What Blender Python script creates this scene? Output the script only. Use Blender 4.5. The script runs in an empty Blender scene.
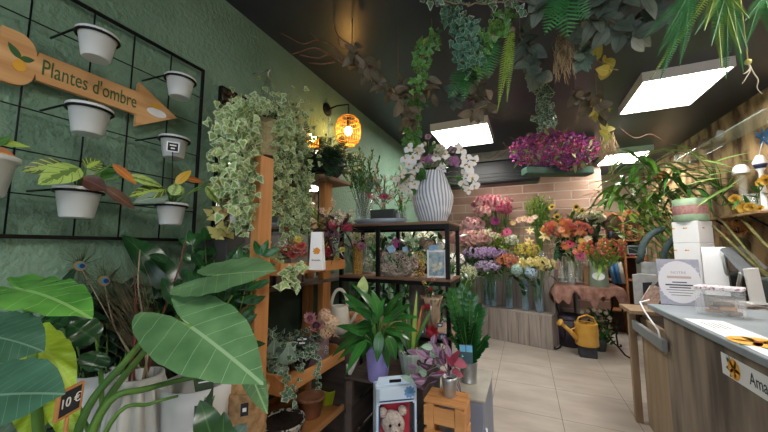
import bpy, bmesh, math, random
from mathutils import Vector as V, Matrix, Quaternion
PI = math.pi
R = random.Random(11)
SC = bpy.context.scene
COL = SC.collection

# ------------------------------------------------------------------ camera
F, CX, CY, H = 311.0, 384.0, 216.0, 1.45
PITCH = math.atan(31 / F)
YAW = math.atan2(141, math.hypot(F, 31))
FW = V((-math.sin(YAW) * math.cos(PITCH), math.cos(YAW) * math.cos(PITCH), math.sin(PITCH)))
RT = V((math.cos(YAW), math.sin(YAW), 0))
UP = RT.cross(FW)
EYE = V((0, 0, H))


def ray(x, y):
    return FW + RT * ((x - CX) / F) + UP * ((CY - y) / F)


def at(x, y, t=None, X=None, Y=None, Z=None):
    """point of the room seen at a picture position, at a depth or on a plane"""
    d = ray(x, y)
    if X is not None:
        t = X / d.x
    elif Y is not None:
        t = Y / d.y
    elif Z is not None:
        t = (Z - H) / d.z
    return EYE + d * t


cam = bpy.data.cameras.new('camera')
cam.sensor_width = 36
cam.lens = 36 * F / 768
cam.clip_start = 0.02
co = bpy.data.objects.new('camera', cam)
COL.objects.link(co)
co.location = EYE
co.rotation_euler = (PI / 2 + PITCH, 0, YAW)
SC.camera = co


# ------------------------------------------------------------------ materials
def lin(h):
    h = h.lstrip('#')
    r = []
    for i in (0, 2, 4):
        c = int(h[i:i + 2], 16) / 255
        r.append(c / 12.92 if c <= .04045 else ((c + .055) / 1.055) ** 2.4)
    return (*r, 1)


MATS = {}


def nt(m):
    return m.node_tree.nodes, m.node_tree.links


def mat(name, c1, c2=None, rough=.5, metal=0, scale=20, bump=0, bscale=None, stretch=None, trans=0, emit=0, spec=.5, alpha=1, lo=.35, hi=.65, sheen=0, coord='Object', ior=1.45, detail=4, sss=0):
    if name in MATS:
        return MATS[name]
    m = bpy.data.materials.new(name)
    m.use_nodes = True
    N, L = nt(m)
    b = N['Principled BSDF']
    b.inputs['Base Color'].default_value = lin(c1)
    b.inputs['Roughness'].default_value = rough
    b.inputs['Metallic'].default_value = metal
    b.inputs['Transmission Weight'].default_value = trans
    b.inputs['Specular IOR Level'].default_value = spec
    b.inputs['Alpha'].default_value = alpha
    b.inputs['IOR'].default_value = ior
    if emit:
        b.inputs['Emission Color'].default_value = lin(c1)
        b.inputs['Emission Strength'].default_value = emit
    if c2 or bump:
        tc = N.new('ShaderNodeTexCoord')
        mp = N.new('ShaderNodeMapping')
        L.new(tc.outputs[coord], mp.inputs[0])
        if stretch:
            mp.inputs['Scale'].default_value = stretch
    if c2:
        n = N.new('ShaderNodeTexNoise')
        n.inputs['Scale'].default_value = scale
        n.inputs['Detail'].default_value = detail
        L.new(mp.outputs[0], n.inputs['Vector'])
        r = N.new('ShaderNodeValToRGB')
        r.color_ramp.elements[0].position = lo
        r.color_ramp.elements[1].position = hi
        r.color_ramp.elements[0].color = lin(c1)
        r.color_ramp.elements[1].color = lin(c2)
        L.new(n.outputs['Fac'], r.inputs[0])
        L.new(r.outputs[0], b.inputs['Base Color'])
    if bump:
        n2 = N.new('ShaderNodeTexNoise')
        n2.inputs['Scale'].default_value = bscale or scale * 3
        n2.inputs['Detail'].default_value = 3
        L.new(mp.outputs[0], n2.inputs['Vector'])
        bp = N.new('ShaderNodeBump')
        bp.inputs['Strength'].default_value = bump
        bp.inputs['Distance'].default_value = .01
        L.new(n2.outputs['Fac'], bp.inputs['Height'])
        L.new(bp.outputs[0], b.inputs['Normal'])
    MATS[name] = m
    return m


def math_node(N, L, op, a, b=None, c=None):
    n = N.new('ShaderNodeMath')
    n.operation = op
    for i, v in enumerate((a, b, c)):
        if v is None:
            continue
        if isinstance(v, (int, float)):
            n.inputs[i].default_value = v
        else:
            L.new(v, n.inputs[i])
    return n.outputs[0]


def mixc(N, L, f, a, b):
    n = N.new('ShaderNodeMix')
    n.data_type = 'RGBA'
    for k, v in ((0, f), (6, a), (7, b)):
        if isinstance(v, tuple):
            n.inputs[k].default_value = v
        elif isinstance(v, (int, float)):
            n.inputs[k].default_value = v
        else:
            L.new(v, n.inputs[k])
    return n.outputs[2]


def leafmat(name, c1, c2, vein, kind='mid', rough=.4, vw=.06, freq=9.0, amt=.6, spec=.5, transl=.0):
    """uv.x runs -1..1 across the blade, uv.y 0..1 along it"""
    if name in MATS:
        return MATS[name]
    m = mat(name, c1, c2, rough=rough, scale=9, spec=spec)
    N, L = nt(m)
    b = N['Principled BSDF']
    base = b.inputs['Base Color'].links[0].from_socket
    tc = N.new('ShaderNodeUVMap')
    sp = N.new('ShaderNodeSeparateXYZ')
    L.new(tc.outputs[0], sp.inputs[0])
    u = math_node(N, L, 'ABSOLUTE', sp.outputs[0])
    v = sp.outputs[1]
    if kind == 'mid':
        f = math_node(N, L, 'LESS_THAN', u, vw)
    elif kind == 'veins':      # midrib and slanted side veins
        f1 = math_node(N, L, 'LESS_THAN', u, vw)
        s = math_node(N, L, 'MULTIPLY', u, -.55)
        s = math_node(N, L, 'ADD', v, s)
        s = math_node(N, L, 'MULTIPLY', s, freq)
        s = math_node(N, L, 'PINGPONG', s, .5)
        f2 = math_node(N, L, 'LESS_THAN', s, vw * .9)
        f = math_node(N, L, 'MAXIMUM', f1, f2)
    elif kind == 'prayer':     # dark blotches on both sides of a pale zigzag midrib
        s = math_node(N, L, 'MULTIPLY', u, -.3)
        s = math_node(N, L, 'ADD', v, s)
        s = math_node(N, L, 'MULTIPLY', s, freq)
        s = math_node(N, L, 'PINGPONG', s, .5)
        w = math_node(N, L, 'MULTIPLY', s, .5)
        w = math_node(N, L, 'ADD', w, .1)
        f1 = math_node(N, L, 'LESS_THAN', u, w)
        f3 = math_node(N, L, 'LESS_THAN', s, vw)
        f = math_node(N, L, 'MAXIMUM', f1, f3)
    elif kind == 'edge':       # pale margin
        f = math_node(N, L, 'GREATER_THAN', u, 1 - vw)
    elif kind == 'radial':     # ivy: uv.y is 0 at the middle and 1 at the margin
        no = N.new('ShaderNodeTexNoise')
        no.inputs['Scale'].default_value = 60
        tco = N.new('ShaderNodeTexCoord')
        L.new(tco.outputs['Object'], no.inputs['Vector'])
        s = math_node(N, L, 'MULTIPLY_ADD', no.outputs['Fac'], .7, -.35)
        s = math_node(N, L, 'ADD', v, s)
        f = math_node(N, L, 'GREATER_THAN', s, 1 - vw)
    f = math_node(N, L, 'MULTIPLY', f, amt)
    c = mixc(N, L, f, base, lin(vein))
    L.new(c, b.inputs['Base Color'])
    return m


def woodmat(name, c1, c2, axis=2, rough=.6, k=1.0, knots=True):
    if name in MATS:
        return MATS[name]
    st = [18 * k] * 3
    st[axis] = 1.2 * k
    return mat(name, c1, c2, rough=rough, scale=1.6, stretch=tuple(st), bump=.15, bscale=4, lo=.3, hi=.7)


# ------------------------------------------------------------------ mesh builder
class MB:
    def __init__(s):
        s.v, s.f, s.mi, s.sm, s.uv = [], [], [], [], []

    def add(s, vs, fs, mi=0, uv=None, smooth=True):
        o = len(s.v)
        s.v += [tuple(v) for v in vs]
        for f in fs:
            s.f.append(tuple(o + i for i in f))
            s.mi.append(mi)
            s.sm.append(smooth)
            s.uv.append([uv[i] for i in f] if uv else None)

    def box(s, c, d, rz=0, bev=.004, mi=0, M=None):
        hx, hy, hz = d[0] / 2, d[1] / 2, d[2] / 2
        b = min(bev, hx * .45, hy * .45, hz * .45)
        vs = []
        for sx in (-1, 1):
            for sy in (-1, 1):
                for sz in (-1, 1):
                    vs += [(sx * hx, sy * (hy - b), sz * (hz - b)), (sx * (hx - b), sy * hy, sz * (hz - b)), (sx * (hx - b), sy * (hy - b), sz * hz)]
        ix = lambda sx, sy, sz, k: ((sx > 0) * 4 + (sy > 0) * 2 + (sz > 0)) * 3 + k
        fs = []
        for sx in (-1, 1):
            q = [ix(sx, -1, -1, 0), ix(sx, 1, -1, 0), ix(sx, 1, 1, 0), ix(sx, -1, 1, 0)]
            fs.append(q if sx > 0 else q[::-1])
            q = [ix(-1, sx, -1, 1), ix(-1, sx, 1, 1), ix(1, sx, 1, 1), ix(1, sx, -1, 1)]
            fs.append(q if sx > 0 else q[::-1])
            q = [ix(-1, -1, sx, 2), ix(1, -1, sx, 2), ix(1, 1, sx, 2), ix(-1, 1, sx, 2)]
            fs.append(q if sx > 0 else q[::-1])
            for sy in (-1, 1):
                q = [ix(sx, sy, -1, 0), ix(sx, sy, -1, 1), ix(sx, sy, 1, 1), ix(sx, sy, 1, 0)]
                fs.append(q if sx * sy < 0 else q[::-1])
                q = [ix(sx, -1, sy, 0), ix(sx, -1, sy, 2), ix(sx, 1, sy, 2), ix(sx, 1, sy, 0)]
                fs.append(q if sx * sy > 0 else q[::-1])
                q = [ix(-1, sx, sy, 1), ix(-1, sx, sy, 2), ix(1, sx, sy, 2), ix(1, sx, sy, 1)]
                fs.append(q if sx * sy < 0 else q[::-1])
                for sz in (-1, 1):
                    q = [ix(sx, sy, sz, 0), ix(sx, sy, sz, 1), ix(sx, sy, sz, 2)]
                    fs.append(q if sx * sy * sz > 0 else q[::-1])
        T = M or (Matrix.Translation(c) @ Matrix.Rotation(rz, 4, 'Z'))
        s.add([T @ V(v) for v in vs], fs, mi, smooth=False)

    def tube(s, pts, r, n=8, mi=0, cap=True, closed=False):
        pts = [V(p) for p in pts]
        k = len(pts)
        rr = r if isinstance(r, (list, tuple)) else [r] * k
        d0 = (pts[1] - pts[0]).normalized()
        u = d0.orthogonal().normalized()
        vs, fs = [], []
        for i, p in enumerate(pts):
            if closed:
                d = pts[(i + 1) % k] - pts[i - 1]
            else:
                d = pts[min(i + 1, k - 1)] - pts[max(i - 1, 0)]
            d.normalize()
            u = (u - d * u.dot(d)).normalized()
            w = d.cross(u)
            for j in range(n):
                a = 2 * PI * j / n
                vs.append(p + (u * math.cos(a) + w * math.sin(a)) * rr[i])
        for i in range(k if closed else k - 1):
            for j in range(n):
                a, b = i * n + j, i * n + (j + 1) % n
                c, d = ((i + 1) % k) * n + (j + 1) % n, ((i + 1) % k) * n + j
                fs.append((a, b, c, d))
        if cap and not closed:
            fs.append(tuple(range(n))[::-1])
            fs.append(tuple((k - 1) * n + j for j in range(n)))
        s.add(vs, fs, mi)

    def lathe(s, prof, c, n=28, mi=0, rip=None, M=None, mis=None, flat=False):
        vs, fs = [], []
        T = M or Matrix.Translation(c)
        for i, (r, z) in enumerate(prof):
            for j in range(n):
                a = 2 * PI * j / n
                q = r * (rip(a, z) if rip else 1)
                vs.append(T @ V((q * math.cos(a), q * math.sin(a), z)))
        for i in range(len(prof) - 1):
            for j in range(n):
                fs.append((i * n + j, i * n + (j + 1) % n, (i + 1) * n + (j + 1) % n, (i + 1) * n + j))
        s.add(vs, fs, mi, smooth=not flat)
        if prof[0][0] > 1e-4:
            s.add(vs[:n], [tuple(range(n))[::-1]], mi, smooth=False)
        if prof[-1][0] > 1e-4 and prof[-1][1] != prof[0][1]:
            s.add(vs[-n:], [tuple(range(n))], mi, smooth=False)

    def ball(s, c, r, mi=0, nu=12, nv=8, sc=(1, 1, 1), M=None):
        T = M or Matrix.Translation(c)
        prof = [(max(1e-5, math.sin(PI * i / nv)) * r, -math.cos(PI * i / nv) * r) for i in range(nv + 1)]
        vs, fs = [], []
        for (q, z) in prof:
            for j in range(nu):
                a = 2 * PI * j / nu
                vs.append(T @ V((q * math.cos(a) * sc[0], q * math.sin(a) * sc[1], z * sc[2])))
        for i in range(nv):
            for j in range(nu):
                fs.append((i * nu + j, i * nu + (j + 1) % nu, (i + 1) * nu + (j + 1) % nu, (i + 1) * nu + j))
        s.add(vs, fs, mi)

    def poly(s, pts, depth, mi=0):
        """prism from a planar outline, extruded by a vector"""
        n = len(pts)
        d = V(depth)
        vs = [V(p) for p in pts] + [V(p) + d for p in pts]
        fs = [tuple(range(n)), tuple(range(n, 2 * n))[::-1]] + [(i, n + i, n + (i + 1) % n, (i + 1) % n) for i in range(n)]
        s.add(vs, fs, mi, smooth=False)

    def leaf(s, P, D, N, L, W, prof='ovate', droop=.4, fold=.15, ns=6, mi=0, wave=0, twist=0):
        P, D, N = V(P), V(D).normalized(), V(N)
        N = (N - D * N.dot(D))
        if N.length < 1e-4:
            N = D.orthogonal()
        N.normalize()
        S = D.cross(N)
        vs, uv, fs = [], [], []
        c = P.copy()
        ph = R.random() * 6
        for i in range(ns + 1):
            q = i / ns
            a = droop * q
            d = D * math.cos(a) - N * math.sin(a)
            nn = N * math.cos(a) + D * math.sin(a)
            if i:
                c = c + d * (L / ns)
            w = W / 2 * PROF[prof](q)
            ss = S
            if twist:
                ss = S * math.cos(twist * q) + nn * math.sin(twist * q)
            z1 = fold * w + wave * W * math.sin(q * 14 + ph) * (q * (1 - q) * 4)
            z2 = fold * w + wave * W * math.sin(q * 13 + ph + 2) * (q * (1 - q) * 4)
            vs += [c - ss * w + nn * z1, c, c + ss * w + nn * z2]
            uv += [(-1, q), (0, q), (1, q)]
        for i in range(ns):
            k = 3 * i
            fs += [(k, k + 1, k + 4, k + 3), (k + 1, k + 2, k + 5, k + 4)]
        s.add(vs, fs, mi, uv)
        return c

    def heart(s, base, tip, width, N, lobe=.42, droop=.35, cup=.15, wave=.02, mi=0):
        """an elephant-ear blade: base = where the stalk meets it"""
        base, tip, N = V(base), V(tip), V(N)
        D = tip - base
        L = D.length
        D.normalize()
        N = (N - D * N.dot(D)).normalized()
        S = D.cross(N)
        ks = [(0, 1.0), (8, .90), (20, .78), (40, .66), (65, .58), (90, .54), (115, .55), (140, .63), (156, .62), (168, .44), (175, .2), (180, .06)]
        nt_, nr = 48, 6
        vs, uv, fs = [base], [(0, 0)], []
        for j in range(nt_):
            th = -180 + 360 * (j + .0) / nt_
            a = abs(th)
            for i in range(len(ks) - 1):
                if ks[i][0] <= a <= ks[i + 1][0]:
                    f = (a - ks[i][0]) / (ks[i + 1][0] - ks[i][0])
                    r = ks[i][1] * (1 - f) + ks[i + 1][1] * f
                    break
            x0 = math.cos(math.radians(a)) * r
            y0 = math.sin(math.radians(th)) * r / .56 * (width / L / 2)
            if x0 < 0:
                x0 *= lobe / .42
            for k in range(1, nr + 1):
                g = k / nr
                x, y = x0 * g, y0 * g
                z = -droop * x * abs(x) * (1 if x > 0 else .6) + cup * abs(y) - cup * 1.6 * y * y + wave * math.sin(th * .22) * g * g
                vs.append(base + (D * x + S * y + N * z) * L)
                uv.append((y * 1.0, x))
        for j in range(nt_):
            a, b = 1 + j * nr, 1 + ((j + 1) % nt_) * nr
            fs.append((0, a, b))
            for k in range(nr - 1):
                fs.append((a + k, a + k + 1, b + k + 1, b + k))
        s.add(vs, fs, mi, uv)

    def ivyleaf(s, P, D, N, size, mi=0):
        D = V(D).normalized()
        N = V(N)
        N = (N - D * N.dot(D))
        if N.length < 1e-4:
            N = D.orthogonal()
        N.normalize()
        S = D.cross(N)
        o = [(0, .0), (-.28, -.12), (-.5, .18), (-.3, .38), (-.22, .62), (0, 1), (.22, .62), (.3, .38), (.5, .18), (.28, -.12)]
        vs = [V(P) + D * (.3 * size)] + [V(P) + (S * x + D * y - N * (.25 * abs(x) + .12 * y * y)) * size for x, y in o]
        n = len(o)
        s.add(vs, [(0, 1 + i, 1 + (i + 1) % n) for i in range(n)], mi, [(0, 0)] + [(0, 1)] * n)

    def frond(s, P, D, N, L, W, n=14, droop=.8, mi=0, stem=None, fwd=.5, pw=None, prof='frond'):
        P, D, N = V(P), V(D).normalized(), V(N)
        N = N - D * N.dot(D)
        if N.length < 1e-4:
            N = D.orthogonal()
        N.normalize()
        S = D.cross(N)
        c = P.copy()
        pts = [c.copy()]
        for i in range(1, n + 1):
            q = i / n
            a = droop * q
            d = D * math.cos(a) - N * math.sin(a)
            nn = N * math.cos(a) + D * math.sin(a)
            c = c + d * (L / n)
            pts.append(c.copy())
            w = W / 2 * PROF[prof](q)
            b = (pw or L / n * .62)
            for sg in (-1, 1):
                dd = (S * sg + d * fwd - nn * .12).normalized()
                e = d * (b * .5)
                t = c + dd * w
                m = c + dd * (w * .55)
                s.add([c - e * .7, c + e * .7, m + e * .8, t, m - e * .8], [(0, 1, 2, 4), (4, 2, 3)], mi,
                      [(-.3, 0), (.3, 0), (.6, .5), (0, 1), (-.6, .5)])
        s.tube(pts, [L * .006] * len(pts), 4, mi if stem is None else stem, cap=False)
        return c


PROF = {
    'ovate': lambda q: max(.0, math.sin(PI * min(1, q ** .75 * 1.0))) ** .8 if 0 < q < 1 else (.0 if q >= 1 else .06),
    'lance': lambda q: .12 if q <= 0 else (0 if q >= 1 else math.sin(PI * q ** .62) ** .9),
    'strap': lambda q: .45 + .55 * min(1, q * 4) if q < .55 else max(0, (1 - (q - .55) / .45)) ** .7,
    'petal': lambda q: .25 + .75 * math.sin(PI * .5 * min(1, q * 1.4)) if q < .75 else max(.25, math.cos((q - .75) * 5)),
    'wide': lambda q: .2 + .8 * math.sin(PI * .5 * q),
    'frond': lambda q: math.sin(PI * min(1, .12 + q * .86)) ** .6,
    'fern': lambda q: (.55 + .45 * min(1, q * 3)) * max(0.02, 1 - q ** 2.2),
    'needle': lambda q: 1 - q,
    'obov': lambda q: max(.05, math.sin(PI * q ** 1.3)) if q < 1 else 0,
}


def root(o):
    while o.parent:
        o = o.parent
    return o


def mk(name, mb, mats, off=V((0, 0, 0))):
    me = bpy.data.meshes.new(name)
    me.from_pydata([(v[0] - off[0], v[1] - off[1], v[2] - off[2]) for v in mb.v], [], mb.f)
    for m in (mats if isinstance(mats, (list, tuple)) else [mats]):
        me.materials.append(m)
    me.polygons.foreach_set('material_index', mb.mi)
    me.polygons.foreach_set('use_smooth', mb.sm)
    if any(mb.uv):
        l = me.uv_layers.new(name='UVMap')
        buf = []
        for f, u in zip(mb.f, mb.uv):
            for i in range(len(f)):
                buf += list(u[i]) if u else [.5, .5]
        l.data.foreach_set('uv', buf)
    me.update()
    return me


def tag(o, label, cat, group=None):
    o['label'] = label
    o['category'] = cat
    if group:
        o['group'] = group
    return o


def thing(name, label, cat, loc, group=None):
    o = bpy.data.objects.new(name, None)
    o.empty_display_size = .05
    COL.objects.link(o)
    o.location = loc
    return tag(o, label, cat, group)


def part(name, mb, mats, parent, label=None):
    off = V(root(parent).location)
    o = bpy.data.objects.new(name, mk(name, mb, mats, off))
    COL.objects.link(o)
    o.parent = parent
    if label:
        o['label'] = label
    return o


def solo(name, mb, mats, label, cat, loc, group=None):
    o = bpy.data.objects.new(name, mk(name, mb, mats, V(loc)))
    COL.objects.link(o)
    o.location = loc
    return tag(o, label, cat, group)


def struct(name, mb, mats):
    o = bpy.data.objects.new(name, mk(name, mb, mats))
    COL.objects.link(o)
    o['kind'] = 'structure'
    return o


def dup(r, loc, rotz=0, label=None, scale=1):
    c = r.copy()
    COL.objects.link(c)
    c.location = loc
    c.rotation_euler = (0, 0, rotz)
    c.scale = (scale,) * 3
    if label:
        c['label'] = label
    for ch in r.children:
        d = ch.copy()
        COL.objects.link(d)
        d.parent = c
        for g in ch.children:
            e = g.copy()
            COL.objects.link(e)
            e.parent = d
    return c


def text(name, body, loc, xdir, ydir, size, m, parent, ext=.0006, sx=1, align='CENTER'):
    cu = bpy.data.curves.new(name, 'FONT')
    cu.body = body
    cu.size = size
    cu.extrude = ext
    cu.align_x = align
    cu.align_y = 'CENTER'
    cu.resolution_u = 3
    cu.materials.append(m)
    tmp = bpy.data.objects.new(name, cu)
    COL.objects.link(tmp)
    dg = bpy.context.evaluated_depsgraph_get()
    me = bpy.data.meshes.new_from_object(tmp.evaluated_get(dg))
    me.name = name
    bpy.data.objects.remove(tmp)
    bpy.data.curves.remove(cu)
    o = bpy.data.objects.new(name, me)
    COL.objects.link(o)
    x, y = V(xdir).normalized(), V(ydir)
    y = (y - x * y.dot(x)).normalized()
    z = x.cross(y)
    M = Matrix((x * sx, y, z)).transposed().to_4x4()
    M.translation = V(loc) - root(parent).location
    o.parent = parent
    o.matrix_local = M
    return o


def basis(z, up=V((0, 0, 1))):
    z = V(z).normalized()
    x = up.cross(z)
    if x.length < 1e-3:
        x = V((1, 0, 0))
    x.normalize()
    y = z.cross(x)
    return Matrix((x, y, z)).transposed()


def rv(a=1.0):
    return V((R.uniform(-a, a), R.uniform(-a, a), R.uniform(-a, a)))


# ------------------------------------------------------------------ palette
M_black = mat('black_metal', '#17181a', rough=.45, metal=.6)
M_blackp = mat('black_plastic', '#131416', rough=.4)
M_white = mat('white_glaze', '#d9dbdc', '#e4e5e5', rough=.35, scale=5)
M_soil = mat('potting_soil', '#1c1410', '#33261c', rough=.95, scale=60, bump=.6)
M_pine = woodmat('pine_wood', '#b07640', '#c98f57', axis=2)
M_pineY = woodmat('pine_wood_lengthwise', '#b07640', '#c98f57', axis=1)
M_pineX = woodmat('pine_wood_crosswise', '#b07640', '#cb925b', axis=0)
M_greywood = woodmat('grey_weathered_wood', '#7d726c', '#a79b93', axis=2)
M_darkwood = woodmat('dark_stained_wood', '#38302c', '#5a4d45', axis=0)
M_shelfwood = woodmat('brown_shelf_board', '#6e5340', '#8d6f58', axis=0)
M_paper = mat('white_paper', '#eef0f4', rough=.6)
M_glass = mat('clear_glass', '#e4f0ec', rough=.03, alpha=.16, spec=.9)
M_stem = mat('green_stem', '#3f6a2c', '#6a9440', rough=.5, scale=8)
M_chalk = mat('chalkboard', '#22262a', '#2e3236', rough=.8, scale=30)
M_chalkw = mat('chalk_white', '#e8e8e6', rough=.9)
M_zinc = mat('zinc_metal', '#a9adb0', '#c6c9cb', rough=.35, metal=.8, scale=12)
M_blue_tag = mat('pale_blue_card', '#7fa9cf', '#9cc0de', rough=.6, scale=40)

L_mid = leafmat('mid_green_leaf', '#2f5f2a', '#4c8238', '#79a858', 'mid', rough=.38)
L_dark = leafmat('dark_glossy_leaf', '#15331a', '#28502a', '#3c6a38', 'mid', rough=.25)
L_lime = leafmat('lime_leaf', '#8fb52a', '#b4d23c', '#cfe26a', 'veins', rough=.4, amt=.5)
L_ear = leafmat('elephant_ear_leaf', '#4a7248', '#668f60', '#a4c49a', 'veins', rough=.34, vw=.016, freq=5, amt=.6)
L_earB = leafmat('glossy_bright_ear_leaf', '#427f30', '#66a848', '#9ccc7c', 'veins', rough=.26, vw=.02, freq=5, amt=.6)
L_earD = leafmat('dark_elephant_ear_leaf', '#2f5440', '#44705a', '#86a894', 'veins', rough=.4, vw=.02, freq=7, amt=.5)
L_ivy = leafmat('variegated_ivy_leaf', '#5f8446', '#9ab472', '#dce2c4', 'radial', rough=.5, vw=.32, amt=.55)
L_ivyG = leafmat('green_ivy_leaf', '#3a7034', '#63a04a', '#a9cf86', 'radial', rough=.42, vw=.12, amt=.6)
L_ivyD = leafmat('silver_ivy_leaf', '#2f5138', '#55775c', '#c8d6c4', 'radial', rough=.45, vw=.2, amt=.7)
L_prayer = leafmat('prayer_plant_leaf', '#3a4a2c', '#5c6c40', '#a9c65a', 'prayer', rough=.4, freq=5, vw=.12, amt=.9)
L_prayerP = leafmat('pale_prayer_plant_leaf', '#93b25a', '#a8c46a', '#4a6a30', 'prayer', rough=.4, freq=4.5, vw=.05, amt=.8)
L_rust = leafmat('rust_underside_leaf', '#8a4a1e', '#c2742c', '#d8a03c', 'mid', rough=.5, vw=.12)
L_begonia = leafmat('grey_begonia_leaf', '#47524a', '#6a776a', '#2e3a32', 'veins', rough=.5, vw=.06, freq=8, amt=.6)
L_pinkish = leafmat('pinkish_garland_leaf', '#4e4c3c', '#746652', '#93806c', 'veins', rough=.5, vw=.04, freq=8)
L_fern = leafmat('fern_leaf', '#2c6a38', '#3f8a4a', '#69ad62', 'mid', rough=.42)
L_fernY = leafmat('yellow_green_fern', '#6c8e2e', '#9ab84a', '#b9cf6c', 'mid', rough=.45)
L_palm = leafmat('palm_leaf', '#3f7a2e', '#6ea03e', '#a8c860', 'mid', rough=.35)
L_yel = leafmat('yellowing_leaf', '#a8ab44', '#c8b85a', '#dcd488', 'mid', rough=.5)
L_purple = leafmat('purple_leaf', '#4a2c44', '#6f4a66', '#a488a0', 'mid', rough=.4, vw=.3)
L_coleus = leafmat('red_coleus_leaf', '#8c2f48', '#b04a62', '#4a6a30', 'edge', rough=.5, vw=.15)
L_grey = leafmat('grey_green_leaf', '#5c7468', '#8ba394', '#b4c4b8', 'mid', rough=.5)

# ------------------------------------------------------------------ flower heads
HEADS = {}


def petals(mb, n, r0, L, W, elev, z0=0, cup=.0, mi=0, off=0, prof='petal', ns=3, wave=0, fold=.1, jit=.15):
    for i in range(n):
        a = 2 * PI * (i + off) / n + R.uniform(-jit, jit)
        e = elev + R.uniform(-jit, jit) * .6
        rad = V((math.cos(a), math.sin(a), 0))
        d = rad * math.cos(e) + V((0, 0, 1)) * math.sin(e)
        nn = -rad * math.sin(e) + V((0, 0, 1)) * math.cos(e)
        mb.leaf(rad * r0 + V((0, 0, z0)), d, nn, L * R.uniform(.9, 1.08), W, prof, droop=-cup, fold=fold, ns=ns, mi=mi, wave=wave)


def pale(h, k=.2):
    v = [int(h[i:i + 2], 16) for i in (1, 3, 5)]
    return '#%02x%02x%02x' % tuple(int(x + (255 - x) * k) for x in v)


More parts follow.
